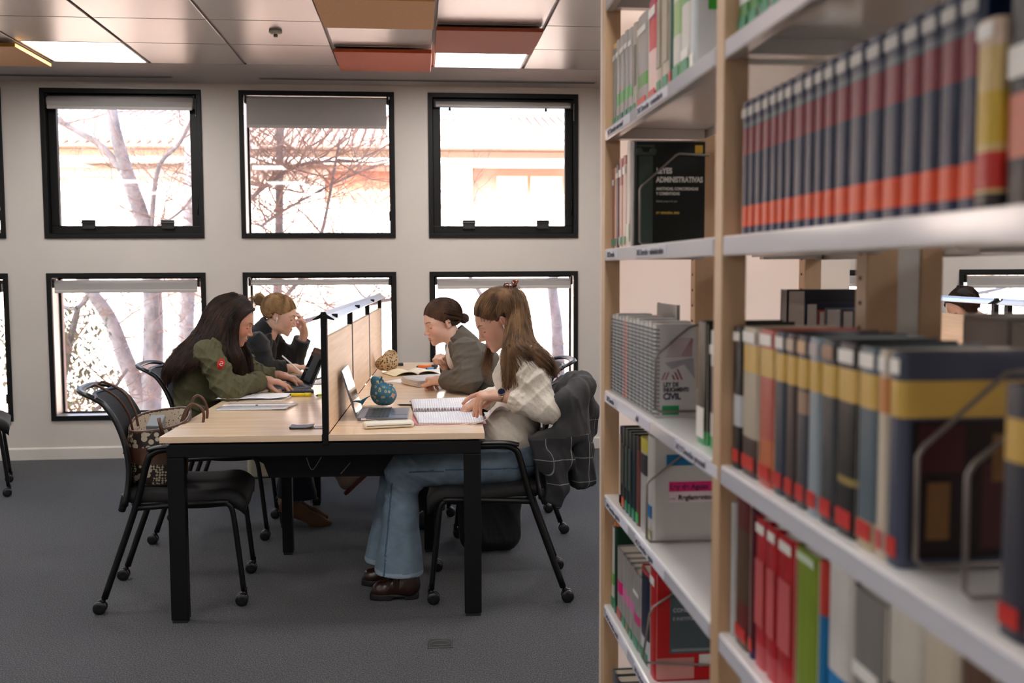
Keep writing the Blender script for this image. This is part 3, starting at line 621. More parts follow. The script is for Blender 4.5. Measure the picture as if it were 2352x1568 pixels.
# ================================================================== rolling mesh-back chairs
MESHF = stripes('black_mesh_fabric', rgb(13,13,15), rgb(44,42,48), 90, bands='Z', rough=.8, bump=.6)
SEATF = mat('black_seat_fabric', rgb(24,23,24), .78, noise=(300, .25), bump=(500, .3, .0006)); PLAS = mat('black_plastic', rgb(20,20,22), .34); CHAIRM = mat('black_tube', rgb(9,9,10), .42, spec=.35)
def make_chair(name, label, loc, rot, group):
    t = thing(name, label, 'chair', loc, rot, group)
    for s in (-1, 1):
        y = s*.225
        b = MB(); b.tube([(-.262,y,.062)]+bez([(-.262,y,.062),(-.135,y,.42),(-.085,y,.60),(-.066,y,.640),(-.03,y,.657),(.02,y,.658),(.14,y,.655)], 8), .0135, 10); b.build('leg', CHAIRM, t)
        b = MB(); b.tube(bez([(-.08,y,.661),(-.03,y,.670),(.06,y,.670),(.145,y,.666)], 6), .0165, 10, flat=(1.25,.55)); b.build('armrest', PLAS, t)
        b = MB(); b.tube(bez([(.283,y,.062),(.258,y,.30),(.244,y,.400),(.225,y,.428),(.19,y,.435),(-.13,y,.425)], 8), .0115, 10); b.build('leg', CHAIRM, t)
        for cx in (-.268, .287):
            c = MB(); 
            for dy in (-.0135, .0135): c.lathe([(.010,-.007),(.024,-.0078),(.0262,-.004),(.0262,.004),(.024,.0078),(.010,.007)], n=18, xf=Matrix.Translation((cx-.012, y+dy, .0265))@Matrix.Rotation(PI/2,4,'X'))
            w_ = c.build('caster_wheel', PLAS, t)
            h = MB(); h.tube([(cx-.016,y,.048),(cx-.002,y,.052),(cx+.008,y,.046)], [.006,.011,.007], 8); h.cyl((cx+.002,y,.05),(cx+.003,y,.075),.0075,10); h.build('caster_fork', CHAIRM, w_)
    def seat_top(u, v):
        x = -.175+u*.475; y = (v-.5)*.46*(1-.06*(1-u)); z = .492+.010*math.cos(u*5)-.012*math.exp(-((v-.5)/.3)**2)
        if u > .82: z -= ((u-.82)/.18)**2*.050
        e = min(v, 1-v)*2
        if e < .12: z -= (1-e/.12)**2*.018
        if u < .06: z -= (1-u/.06)**2*.02
        return (x, y, z)
    b = MB(); b.grid(seat_top, 22, 18); b.grid(lambda u, v: (lambda q: (q[0]-.004, q[1]*.96, q[2]-.052 if u > .08 else q[2]-.035))(seat_top(u, v)), 22, 18, flip=True)
    n1, n2 = 23, 19; off = n1*n2
    rim = [i for i in range(n1)]+[j*n1+n1-1 for j in range(1, n2)]+[(n2-1)*n1+i for i in range(n1-2, -1, -1)]+[j*n1 for j in range(n2-2, 0, -1)]
    for a, c in zip(rim, rim[1:]+rim[:1]): b.f.append((a, c, off+c, off+a)); b.mi.append(0); b.sm.append(True)
    b.build('seat', SEATF, t)
    prof = bez([(-.190,.440),(-.178,.50),(-.172,.58),(-.185,.68),(-.218,.775),(-.262,.842),(-.300,.868)], 6)
    def bk(u, v):
        f = v*(len(prof)-1); i = min(int(f), len(prof)-2); r_ = f-i; x = prof[i][0]+(prof[i+1][0]-prof[i][0])*r_; z = prof[i][1]+(prof[i+1][1]-prof[i][1])*r_
        w_ = .222-.035*v; s = 2*u-1; return (x+.040*s*s-.02, s*w_, z)
    b = MB(); b.grid(bk, 16, 26); b.build('backrest', MESHF, t, solid=.010)
    b = MB()
    for s in (0, 1): b.tube([tuple(Vector(bk(s, j/24))+Vector((-.004,0,0))) for j in range(25)], [.014 if j > 3 else .017 for j in range(25)], 10, flat=(.8,1.25))
    b.tube([bk(i/12, 0) for i in range(13)], .012, 8)
    [b.tube(bez([(-.188,q*.21,.415),(-.180,q*.217,.44),(-.172,q*.219,.48)], 5), .015, 8) for q in (-1, 1)]
    b.build('back_frame', PLAS, t)
    b = MB(); hp = bez([bk(0, .97), (-.318,-.178,.884), (-.352,-.12,.893), (-.362,0,.895), (-.352,.12,.893), (-.318,.178,.884), bk(1, .97)], 8); b.tube(hp, .0135, 10, flat=(1.3,.75))
    b.tube(bez([bk(0, 1), bk(.5, 1), bk(1, 1)], 8), .010, 8); b.build('top_handle', PLAS, t)
    b = MB(); b.box((-.15,-.215,.432),(.2,.215,.444)); b.build('seat_pan', PLAS, t, .004)
    return t
def dup(root, name, loc, rot, label, group):
    r_ = root.copy(); COL.objects.link(r_); r_.location = loc; r_.rotation_euler = (0,0,rot); r_['label'] = label; r_['group'] = group; r_.name = name
    for ch in list(root.children):
        c = ch.copy(); COL.objects.link(c); c.parent = r_
        for g in ch.children: d = g.copy(); COL.objects.link(d); d.parent = c
    return r_
GRP = 'rolling mesh back chairs at the study tables'
ch0 = make_chair('mesh_chair', 'empty black mesh back chair holding the spotted handbag', (-1.030, 4.320, 0), math.radians(4.5), GRP)
for lab, loc, rot in (('black mesh back chair under the woman in the green jacket', (-1.075, 5.340, 0), 1.5), ('black mesh back chair under the woman in the black coat', (-1.12, 6.30, 0), 2),
                      ('black mesh back chair under the woman in the white blouse', (.335, 4.262, 0), 177), ('black mesh back chair under the woman in the grey blazer', (.452, 5.30, 0), 183), ('black mesh back chair cut by the frame edge on the far side', (-2.86, 6.42, 0), 20),
                      ('black mesh back chair under the person seen through the bookcase', (3.93, 5.93, 0), 180)):
    dup(ch0, 'mesh_chair', loc, math.radians(rot), lab, GRP)

# ================================================================== things on the table
TZ = .7405
PAPER = mat('white_paper', rgb(240,238,240), .7); PAPC = mat('cream_paper', rgb(232,220,188), .75); INK = mat('pale_ink', rgb(176,176,186), .8)
SPG = mat('space_grey', rgb(120,124,136), .32, .75); KEYM = mat('key_black', rgb(26,27,30), .5); SCRB = mat('screen_glass', rgb(14,15,17), .06, spec=.8)
def laptop(label, loc, rot, lean, w_=.304, d=.213, screen_emit=None, keys=KEYM):
    """local: hinge along y at x=0, keyboard towards +x"""
    t = thing('laptop', label, 'laptop', loc, rot)
    b = MB(); b.prism([(0,.003),(d-.01,.003),(d,.006),(d,.012),(0,.014)], 1, -w_/2, w_/2); b.build('base', SPG, t, .0015)
    k = MB()
    for r_ in range(6):
        for c in range(14): 
            x = .030+r_*.0172; y = -w_/2+.016+c*(w_-.032)/14; k.box((x, y+.0012, .0138-.0001*r_), (x+.0155, y+(w_-.032)/14-.0012, .0152-.0001*r_))
    ko = k.build('keyboard', keys, t); ko['kind'] = 'stuff'
    boxo('trackpad', (.140, -.062, .0128), (.208, .062, .0134), mat('trackpad', rgb(105,110,124), .3, .6), t, .0003)
    lid = MB(); xf = Matrix.Translation((0,0,.012))@Matrix.Rotation(lean, 4, 'Y')
    lid.box((-.006,-w_/2,0),(0,w_/2,d), xf=xf); lo_ = lid.build('lid', SPG, t, .002)
    sc = MB(); sc.box((.0002,-w_/2+.005,.007),(.0012,w_/2-.005,d-.006), xf=xf); so_ = sc.build('display', SCRB, lo_)
    if screen_emit: 
        e = MB(); 
        for q in range(14): e.box((.0014,-w_/2+.09,.035+q*.010),(.0016,-w_/2+.09+.11+.03*math.sin(q*2.3),.038+q*.010), xf=xf)
        e.build('page_text', screen_emit, lo_)
        e = MB(); e.box((.00125,-w_/2+.08,.02),(.00135,w_/2-.08,d-.03), xf=xf); e.build('open_page', mat('dark_page', rgb(44,48,52), .3), lo_)
    return t
laptop('open grey laptop in front of the woman in the white blouse', (-.262, 4.395, TZ-.0025), math.radians(-1), -math.radians(17))
laptop('open grey laptop used by the woman in the green jacket', (-.628, 5.55, TZ-.0025), math.radians(199), -math.radians(25), screen_emit=mat('dim_screen_text', rgb(80,86,92), .4))
def sheet(name, label, cat, corners, z, m, lift=None, lines=0, group=None, thick=.0006, n_=14):
    """a slightly waved sheet of paper through four corners (world), lines = ruled or written rows"""
    c = [Vector((x, y, 0)) for x, y in corners]; o = (c[0]+c[1]+c[2]+c[3])/4
    t = thing(name, label, cat, (o.x, o.y, z), group=group)
    def f(u, v):
        p = (c[0]*(1-u)+c[1]*u)*(1-v)+(c[3]*(1-u)+c[2]*u)*v-o; zz = lift(u, v) if lift else 0; return (p.x, p.y, zz)
    MB().grid(f, n_, n_).build('sheet', m, t, solid=thick)
    if lines:
        b = MB(); rnd = random.Random(int(abs(o.x)*1000))
        for i in range(lines):
            v = .08+.86*i/lines; u1 = rnd.uniform(.55,.93)
            pts = [Vector(f(.07+(u1-.07)*q/8, v))+Vector((0,0,thick/2+.0006)) for q in range(9)]
            for a, c_ in zip(pts[:-1], pts[1:]):
                d = (c_-a).normalized().cross(Vector((0,0,1)))*.0007; b.raw([a-d, c_-d, c_+d, a+d], [(0,1,2,3)])
        b.build('writing', INK, t)
    return t
# green-jacket side
sheet('paper_stack', 'printed pages with curled edges in front of the green jacket', 'paper', [(-.985,4.93),(-.650,4.95),(-.655,5.16),(-.945,5.22)], TZ+.004, PAPER, lambda u, v: .006+.010*u*(1-v)*math.sin(u*PI*1.3)+.014*max(0,.25-u)*2+.02*max(0,u-.75)*(1-v)*3, 9)
sheet('paper_sheet', 'single white page under the curled printed pages', 'paper', [(-.96,4.95),(-.66,4.93),(-.64,5.15),(-.93,5.18)], TZ+.001, PAPER, None, 0)
t = sheet('plastic_folder', 'clear plastic folder with a snap button at the table edge', 'folder', [(-.936,4.625),(-.612,4.600),(-.575,4.800),(-.905,4.835)], TZ+.003, mat('clear_folder', rgb(222,222,228), .12, spec=.8, alpha=.75), lambda u, v: .002+.002*math.sin(v*6), 0)
MB().lathe([(.006,.006),(.006,.0085),(.002,.009)], n=12).build('snap_button', BLK, t)
b = MB(); b.box((-.165,-.10,-.0015),(.150,.085,.0005)); b.build('inner_page', PAPER, t)
t = thing('power_socket_lid', 'black flip lid lying open on the front of the table', 'socket lid', (-.475, 4.075, TZ), -.03)
b = MB(); b.prism([(-.045,.0),(.04,.0),(.045,.012),(.02,.007),(-.03,.007),(-.048,.010)], 1, -.04, .04); b.build('lid', PLAS, t, .001)
b = MB(); b.box((.046,-.030,.0),(.093,.034,.0015)); b.build('hinge_plate', mat('brushed_plate', rgb(60,58,62), .2, .8), t)
def pen(label, a, c, r_, col, capc, name='pen', group=None):
    a = Vector(a); c = Vector(c); t = thing(name, label, 'pen', tuple(a), group=group); d = c-a; u = d.normalized(); L = d.length; z0 = Vector((0,0,0))
    MB().tube([z0+u*L*.08, u*L*.70], r_, 12).build('barrel', col, t); MB().tube([z0, u*L*.05, u*L*.079], [r_*.25, r_*.6, r_*.9], 10).build('tip', M('pen_tip', rgb(60,60,64), .3), t)
    MB().tube([u*L*.701, u*L*.98, u*L], [r_*1.12, r_*1.12, r_*.8], 12).build('cap', capc, t); return t
yel = mat('yellow_marker', rgb(232,208,40), .35); grn = mat('green_marker', rgb(150,205,90), .4); pnk = mat('pink_eraser', rgb(226,130,150), .6)
pen('fat yellow marker beside the curled pages', (-.655,5.10,TZ+.009), (-.545,5.09,TZ+.009), .009, yel, yel, 'marker', 'marker pens on the left half of the table')
pen('green marker beside the grey laptop keyboard', (-.79,5.28,TZ+.007), (-.70,5.33,TZ+.007), .006, grn, M('black_cap', rgb(24,24,26), .4), 'marker', 'marker pens on the left half of the table')
t = thing('eraser', 'small pink eraser by the laptop edge', 'eraser', (-.735,5.26,TZ), .2); MB().box((-.022,-.010,0),(.022,.010,.013)).build('body', pnk, t, .003)
t = thing('calculator', 'dark calculator lying beside the laptop', 'calculator', (-.625,5.245,TZ), .12)
MB().box((-.075,-.038,0),(.075,.038,.014)).build('case', M('calc_case', rgb(34,36,42), .45), t, .004)
b = MB(); [b.box((-.06+i*.0165,-.03+j*.0135,.0142),(-.048+i*.0165,-.0205+j*.0135,.0165)) for i in range(6) for j in range(4)]; b.build('keys', M('calc_key', rgb(70,74,84), .4), t)
MB().box((.045,-.028,.0142),(.068,.028,.0155)).build('display', M('calc_disp', rgb(120,130,120), .2), t)
pen('thin yellow green highlighter near the black table post', (-.520,5.05,TZ+.007), (-.44,5.17,TZ+.007), .006, mat('lime', rgb(190,215,60), .4), M('black_cap', rgb(24,24,26), .4), 'marker', 'marker pens on the left half of the table')
t = thing('pencil_pouch', 'small dark green pouch beside the centre screen', 'pencil case', (-.425,5.36,TZ))
sdf('pouch_body', lambda P: ell(P, (0,0,.034), (.05,.085,.030))+.002*wob(P, 60), (-.07,-.11,-.01), (.07,.11,.07), .004, spots('brown_pattern', rgb(72,70,58), rgb(120,110,84), 60, .28), t)
sheet('paper_sheet', 'loose white page behind the left laptop', 'paper', [(-.60,5.62),(-.42,5.62),(-.40,5.92),(-.58,5.92)], TZ+.001, PAPER, None, 0)
# black-coat side: tablet with pencil
t = thing('tablet', 'tablet lying under the hand of the woman in the black coat', 'tablet', (-.68, 5.98, TZ), -.1)
MB().box((-.11,-.085,0),(.11,.085,.006)).build('case', M('tablet_case', rgb(30,30,32), .4), t, .002); MB().box((-.102,-.078,.0062),(.102,.078,.0068)).build('glass', M('tablet_glass', rgb(180,176,176), .08, spec=.8), t)
# white-blouse side
t = thing('pencil_case', 'long cream zipped pencil case at the front table edge', 'pencil case', (-.128, 4.045, TZ), math.radians(10))
PCM = mat('cream_leatherette', rgb(228,222,208), .5, bump=(300,.15,.0005))
sdf('case_body', lambda P: rbox(P, (0,0,.0135), (.102,.030,.0125), .011)+.0006*wob(P, 60), (-.12,-.045,-.01), (.12,.045,.04), .0022, PCM, t)
b = MB(); b.tube([(-.100,-.020,.0125),(-.088,-.0302,.0125),(.088,-.0302,.0125),(.100,-.020,.0125)], .0012, 6); b.build('zip', M('zip_dark', rgb(50,48,46), .4), t); MB().box((.101,-.012,.010),(.112,-.006,.0125)).build('zip_pull', M('zip_metal', rgb(150,150,150), .3, .8), t)
# floral drawstring pouch on a phone
t = thing('phone', 'black phone under the blue floral pouch', 'phone', (-.205, 4.625, TZ), .08); MB().box((-.075,-.036,0),(.075,.036,.008)).build('body', M('phone_black', rgb(20,20,23), .15), t, .003)
t = thing('floral_pouch', 'blue floral drawstring pouch with a teal tassel', 'pouch', (-.165, 4.630, TZ+.0085), .0)
FLO = spots('blue_floral_cloth', rgb(60,110,134), rgb(178,170,132), 48, .30, .8, ring=rgb(80,104,92))
def pouch(P):
    R_ = frame((.35,-.1,1)); q = (P-A(0,0,.058))@R_
    body = ell(P, (0,0,.052), (.060,.052,.052)); nk = cap(P, (-.012,0,.08), (-.030,0,.118), .040, .030); d = smin(body, nk, .03)
    mouth = ell(P, (.018,-.012,.112), (.042,.036,.028)); d = smax(d, -mouth, .006); d = d+.0022*wob(P, 70, 2)+.0015*np.sin(np.arctan2(P[:,1], P[:,0])*14)*np.clip((P[:,2]-.05)*20, 0, 1)
    return smax(d, -P[:,2], .006)
sdf('cloth', pouch, (-.09,-.08,-.01), (.09,.08,.14), .0028, FLO, t)
b = MB()
for q in range(26): a = q*2.4; b.tube(bez([(-.062,-.02,.050),(-.080,-.024+.004*math.sin(a),.040+.003*math.cos(a)),(-.106+.004*math.sin(a*2),-.026+.013*math.sin(a),.016+.013*math.cos(a))], 4), .0015, 4)
b.build('tassel', M('teal_thread', rgb(28,96,122), .8), t); MB().box((.004,-.0525,.060),(.020,-.0485,.078), xf=Matrix.Rotation(.5,4,'Y')).build('tag', M('tag_pink', rgb(220,176,160), .6), t)
pen('black and silver ballpoint beside the open spiral notebook', (-.105,4.675,TZ+.006), (.03,4.655,TZ+.006), .0045, M('pen_black', rgb(24,24,28), .3), M('pen_silver', rgb(180,180,184), .25, .8), 'pen')
pen('thin grey pen half under the open spiral notebook', (-.05,4.80,TZ+.005), (.07,4.79,TZ+.005), .0035, M('pen_grey', rgb(150,130,120), .3), M('pen_silver', rgb(180,180,184), .25, .8), 'pen')
# open spiral notebook
t = thing('spiral_notebook', 'open ruled spiral notebook with maroon wire under the page turning hand', 'notebook', (.125, 4.50, TZ), 0)
def nb(corners, z0, arch):
    c = [Vector((x-.125, y-4.50, 0)) for x, y in corners]
    return lambda u, v: tuple((c[0]*(1-u)+c[1]*u)*(1-v)+(c[3]*(1-u)+c[2]*u)*v+Vector((0,0,z0+arch(u, v))))
f1 = nb([(-.028,4.435),(.268,4.445),(.292,4.86),(-.046,4.80)], .008, lambda u, v: .006*math.sin(v*PI)+.004*v)
f2 = nb([(-.005,4.10),(.262,4.085),(.268,4.405),(-.030,4.395)], .006, lambda u, v: .004*math.sin(v*PI)+.03*max(0,u-.72)**1.0*max(0,.6-v))
RULED = stripes('ruled_paper', rgb(242,240,244), rgb(224,224,234), 30, bands='X', bump=0, rough=.7)
for i_, f in enumerate((f1, f2)):
    pg = MB().grid(f, 16, 16).build('page_block', RULED, t, solid=.010 if i_ else .006)
    b = MB(); rnd = random.Random(5+i_)
    for i in range(26):
        u = .05+i*.035; v0 = rnd.uniform(.05,.12); v1 = rnd.uniform(.35,.95) if rnd.random() < .8 else .3
        pts = [Vector(f(u, v0+(v1-v0)*q/6))+Vector((0,0,.0062 if i_ else .0042)) for q in range(7)]
        for a, c_ in zip(pts[:-1], pts[1:]): d = (c_-a).normalized().cross(Vector((0,0,1)))*.00045; b.raw([a-d, c_-d, c_+d, a+d], [(0,1,2,3)])
    b.build('writing', INK, t)
b = MB(); b.grid(lambda u, v: (.152+.10*u, -.41+.22*v*(1-u*.3), .018+.055*math.sin(min(1,u*1.1)*PI*.75)*(1-v)), 12, 10); b.build('turning_page', PAPER, t, solid=.0005)
b = MB()
for q in range(44):
    x = -.148+q*.0068; b.tube([(x,-.105,.012),(x+.001,-.100,.022),(x+.002,-.088,.026),(x+.003,-.075,.022),(x+.0035,-.072,.012)], .0011, 5)
wi = b.build('spiral_wire', M('maroon_wire', rgb(90,34,48), .35, .5), t)
MB().box((-.158,-.412,-.0),(.150,-.075,.0012)).build('cover', M('nb_cover', rgb(196,120,120), .5), t)
cab = bez([(-.232,4.232,TZ+.008),(-.19,4.20,TZ+.006),(-.11,4.165,TZ+.002),(-.02,4.10,TZ+.002),(.10,4.06,TZ+.002),(.19,4.075,TZ+.003),(.215,4.12,TZ+.012),(.235,4.09,TZ+.004),(.205,4.062,TZ+.002),(.262,4.085,TZ+.014),(.290,4.11,.78),(.300,4.13,.85)], 10)
t = thing('charging_cable', 'thin white cable running from the laptop along the notebook edge', 'cable', (-.232,4.232,TZ))
MB().tube([tuple(Vector(p)-Vector((-.232,4.232,TZ))) for p in cab], .0013, 6).build('cord', M('white_cord', rgb(225,222,220), .4), t); MB().box((-.016,-.005,.003),(.004,.005,.010)).build('plug', M('white_plug', rgb(235,233,232), .3), t, .001)
# middle: papers, thick binder, phone, open book, leopard pouch
sheet('paper_sheet', 'loose page on the near side of the thick paper stack', 'paper', [(.000,5.46),(.107,5.31),(.262,5.40),(.165,5.52)], TZ+.001, PAPER, None, 4)
sheet('paper_sheet', 'loose page sticking out left of the thick paper stack', 'paper', [(-.20,5.70),(-.06,5.60),(.02,5.75),(-.10,5.86)], TZ+.001, PAPER, None, 4)
t = thing('paper_stack', 'thick stack of spiral bound notes with bent corner', 'paper stack', (.075, 5.60, TZ), 0)
base = [(-.175,-.02),(-.085,-.185),(.195,-.065),(.105,.115)]
for q in range(7):
    rnd = random.Random(q); j = lambda: rnd.uniform(-.004,.004)
    c = [Vector((x+j(), y+j(), 0)) for x, y in base]; z = .004+q*.0046
    MB().grid(lambda u, v: tuple((c[0]*(1-u)+c[1]*u)*(1-v)+(c[3]*(1-u)+c[2]*u)*v+Vector((0,0,z+.014*max(0,.3-u)*(q/7)*3))), 10, 6).build('note_block', PAPER if q % 2 else M('offwhite_paper', rgb(226,222,222), .7), t, solid=.0042)
b = MB(); 
for q in range(46): u = q/45; p = Vector((-.085,-.185,0)).lerp(Vector((.195,-.065,0)), u); b.tube([p+Vector((0,.008,.033)), p+Vector((.002,-.004,.030)), p+Vector((.002,-.004,.008)), p+Vector((0,.006,.004))], .0010, 4)
b.build('wire_binding', M('wire_grey', rgb(150,148,150), .3, .7), t)
t = thing('phone', 'dark phone between the floral pouch and the paper stack', 'phone', (-.20, 5.52, TZ), .15); MB().box((-.05,-.036,0),(.05,.036,.009)).build('body', M('phone_brown', rgb(62,48,44), .2), t, .003)
t = thing('open_book', 'open cream paged book lying before the leopard pouch', 'book', (-.045, 6.12, TZ), math.radians(20))
b = MB()
def leafs(s): return lambda u, v: (s*u*.155, (v-.5)*.21, .004+.024*(math.sin(min(1,u*1.15)*PI)**.6)*(1-.35*u) if 0 < u < 1 else .004)
for s in (-1, 1): MB().grid(leafs(s), 18, 4).build('pages', PAPC if s < 0 else M('cream_white', rgb(238,232,218), .7), t, solid=.003); MB().box((min(0,s*.158),-.108,0),(max(0,s*.158),.108,.0025)).build('cover', M('book_card', rgb(150,140,90), .6), t)
t = thing('leopard_pouch', 'leopard print drawstring pouch against the centre screen', 'pouch', (-.203, 6.30, TZ), 0)
LEO = spots('leopard_print', rgb(190,164,126), rgb(40,30,27), 70, .34, .8, ring=rgb(120,84,58))
def lpouch(P):
    d = smin(ell(P, (0,0,.05), (.070,.06,.052)), ell(P, (.025,0,.10), (.045,.04,.04)), .03); d = smax(d, -ell(P, (.034,-.022,.126), (.03,.04,.032)), .006)
    return smax(d+.004*wob(P, 55, 1), -P[:,2], .004)
sdf('cloth', lpouch, (-.10,-.09,-.01), (.10,.09,.16), .004, LEO, t)
pen('thick orange highlighter behind the open book', (-.02,6.47,TZ+.010), (.12,6.50,TZ+.010), .0095, mat('orange_marker', rgb(236,120,40), .35), M('black_cap', rgb(24,24,26), .4), 'marker')
pen('small blue marker beside the orange highlighter', (.04,6.36,TZ+.008), (.11,6.40,TZ+.008), .007, mat('blue_marker', rgb(110,160,205), .35), M('black_cap', rgb(24,24,26), .4), 'marker')
t = thing('small_case', 'small dark case on the table end behind the leopard pouch', 'case', (-.135,6.66,TZ)); MB().box((-.03,-.02,0),(.03,.02,.018)).build('body', M('calc_case', rgb(34,36,42), .45), t, .004)
sheet('paper_sheet', 'white pages under the arm of the grey blazer', 'paper', [(.02,6.25),(.16,6.12),(.24,6.40),(.08,6.50)], TZ+.001, PAPER, None, 5)

# ------------------------------------------------------------------ spotted handbag on the empty chair
BAGM = spots('spotted_bag', rgb(44,32,28), rgb(196,184,160), 34, .40, .45, vary=7)
BRN = mat('brown_leather', rgb(84,54,38), .4, noise=(30,.2)); LIN = spots('dotted_lining', rgb(206,192,172), rgb(96,70,60), 90, .22, .8)
t = thing('handbag', 'dark handbag covered in cream spots sitting on the empty chair', 'handbag', (-1.105, 4.315, .493), math.radians(4)); t.rotation_euler = (0, math.radians(2), math.radians(4))
def bag_r(z): return (.098+.018*math.sin(min(1, z/.26)*PI*.5)+.012*(1 if z > .2 else z/.2), .145-.010*z/.27)
def bagf(P):
    z = np.clip(P[:,2], 0, .30); rx = .100+.022*np.sin(np.clip(z/.26,0,1)*1.57); ry = .15-.02*z/.27
    rim = .262+.030*np.sin((P[:,1])/.15*1.2)+.045*P[:,0]/.1*.35
    q = np.stack([np.abs(P[:,0])/rx, np.abs(P[:,1])/ry], 1); e = (q[:,0]**3+q[:,1]**3)**(1/3); d = (e-1)*.105
    inn = (e-1)*.105+.008; d = smax(d, -P[:,2], .02); d = np.maximum(d, P[:,2]-rim); hole = np.maximum(inn, .02-P[:,2]); d = np.maximum(d, -hole)
    return d+.0016*wob(P, 30, 3)
def bag_pick(C):
    z = np.clip(C[:,2], 0, .30); rx = .100+.022*np.sin(np.clip(z/.26,0,1)*1.57); ry = .15-.02*z/.27; e = ((np.abs(C[:,0])/rx)**3+(np.abs(C[:,1])/ry)**3)**(1/3)
    mi = np.zeros(len(C), int); band = (C[:,2] > .118+.03*C[:,1]/.15) & (C[:,2] < .160+.05*C[:,0]); mi[band] = 1; mi[e < .955] = 2
    rim = .262+.030*np.sin((C[:,1])/.15*1.2)+.045*C[:,0]/.1*.35; mi[(C[:,2] > rim-.008)] = 1; return mi
sdf('bag_body', bagf, (-.15,-.19,-.01), (.15,.19,.34), .0035, [BAGM, BRN, LIN], t, bag_pick)
for y in (-.06, .05):
    b = MB(); b.tube(bez([(-.098,y,.22),(-.115,y*1.1,.29),(-.16,y*1.3,.36),(-.235,y*1.2,.405),(-.262,y*.9,.400)], 8), .0048, 6, flat=(1.2,.35)); b.build('long_strap', BRN, t)
b = MB(); b.tube(bez([(-.262,-.054,.400),(-.268,0,.404),(-.262,.045,.400)], 6), .0048, 6, flat=(1.2,.35)); b.build('long_strap', BRN, t)
for y, h in ((-.05, .33), (.06, .35)):
    b = MB(); b.tube(bez([(.088,y,.235),(.11,y,.30),(.135,y,h),(.165,y,h-.01),(.185,y,.29),(.18,y,.23)], 7), .006, 8); b.build('handle', BRN, t)
b = MB(); b.box((.100,-.11,.03),(.122,-.03,.25)); b.build('side_tab', mat('tan_leather', rgb(170,104,58), .45), t, .006)
b = MB(); b.tube([(.02,-.148,.285),(.03,-.155,.25),(.045,-.153,.20)], .006, 6, flat=(1.4,.4)); b.build('closing_strap', BRN, t); MB().lathe([(.007,-.003),(.008,0),(.005,.003)], c=(0,0,0), n=12, xf=Matrix.Translation((.046,-.158,.198))@Matrix.Rotation(PI/2,4,'X')).build('brass_stud', M('brass', rgb(180,140,70), .3, .9), t)
b = MB(); b.tube(bez([(-.10,-.11,.20),(-.112,-.115,.17),(-.118,-.12,.13)], 4), .006, 6, flat=(1.4,.4)); b.build('side_strap', BRN, t)
b = MB(); b.box((-.04,-.02,.20),(.02,.09,.262), xf=Matrix.Rotation(.3,4,'X')); b.build('papers_inside', M('grey_papers', rgb(120,124,128), .6), t, .004)

# ------------------------------------------------------------------ bags on the floor
t = thing('backpack', 'black soft bag slumped on the floor behind the white blouse chair', 'bag', (.335, 4.82, 0), 0)
BGM = mat('black_nylon', rgb(12,12,13), .55, bump=(60,.3,.004))
def bagb(P):
    d = smin(rbox(P, (0,0,.17), (.152,.10,.165), .07), ell(P, (.04,0,.36), (.13,.08,.16)), .06); d = smax(d, -(P[:,2]-.002), .01)
    return d+.006*wob(P, 14, 3)+folds(P, (1,0,.3), 40, .004, 2)
sdf('bag_body', bagb, (-.22,-.18,-.01), (.26,.18,.56), .008, BGM, t)
b = MB(); b.tube(bez([(.06,-.06,.50),(.0,-.09,.44),(-.02,-.10,.3)], 6), .014, 8, flat=(1.3,.3)); b.tube(bez([(.10,0,.50),(.12,0,.54),(.06,0,.54),(.03,0,.50)], 6), .008, 8); b.build('strap', BGM, t)
t = thing('tote_bag', 'cream cloth bag standing on the carpet under the far end of the table', 'bag', (-1.02, 6.72, 0), .1)
sdf('cloth', lambda P: smax(rbox(P, (0,0,.13), (.12,.06,.13), .025)+.006*wob(P, 22, 1), -(P[:,2]-.002), .01), (-.16,-.10,-.01), (.16,.10,.30), .007, mat('cream_canvas', rgb(196,190,168), .9, bump=(200,.3,.001)), t)
b = MB(); b.tube(bez([(-.06,0,.25),(-.05,.01,.33),(.05,.01,.34),(.06,0,.25)], 6), .007, 8); b.build('handle', M('cream_strap', rgb(190,184,160), .9), t)
# ================================================================== double sided bookcase
BEECH = wood('beech_upright', rgb(204,172,138), rgb(188,150,114), 2, 2.0, .45); SHW = mat('white_enamel_shelf', rgb(214,210,208), .22, coat=.2); PANW = mat('pink_white_end_panel', rgb(236,218,208), .6)
bc = thing('bookcase', 'tall double sided beech and white metal bookcase filled with books', 'bookcase', (.76, 1.57, 0))
def bo(name, lo, hi, m, parent=bc, bevel=0.0): return boxo(name, [lo[0]-.76, lo[1]-1.57, lo[2]], [hi[0]-.76, hi[1]-1.57, hi[2]], m, parent, bevel)
ZS = [.12, .502, .794, 1.067, 1.430, 1.732, 2.055]
BAYS = ((.585, 1.536), (1.577, 2.530))
for y0, y1 in ((.545, .585), (1.536, 1.577), (2.530, 2.572)):
    for x0, x1 in ((.475, .515), (.712, .765), (.803, .840), (1.005, 1.050)): bo('upright', (x0, y0, 0), (x1, y1, 2.20), BEECH, bevel=.002)
    bo('back_rail', (.766, y0+.004, .05), (.802, y1-.004, 2.19), SHW)
    for xs in (.7105, 1.0035):
        b = MB()
        for z in np.arange(.2, 2.1, .04): b.box((xs-.76, (y0+y1)/2-.004-1.57, z), (xs-.7592, (y0+y1)/2+.004-1.57, z+.006))
        b.build('peg_holes', RUB, bc)
PANT = bpy.data.materials.new('frosted_panel'); PANT.use_nodes = True; n = PANT.node_tree.nodes; l = PANT.node_tree.links; p = n['Principled BSDF']
p.inputs['Base Color'].default_value = rgb(240,230,224); p.inputs['Roughness'].default_value = .6
tl = n.new('ShaderNodeBsdfTranslucent'); tl.inputs[0].default_value = rgb(255,246,240); ms = n.new('ShaderNodeMixShader'); ms.inputs[0].default_value = .8
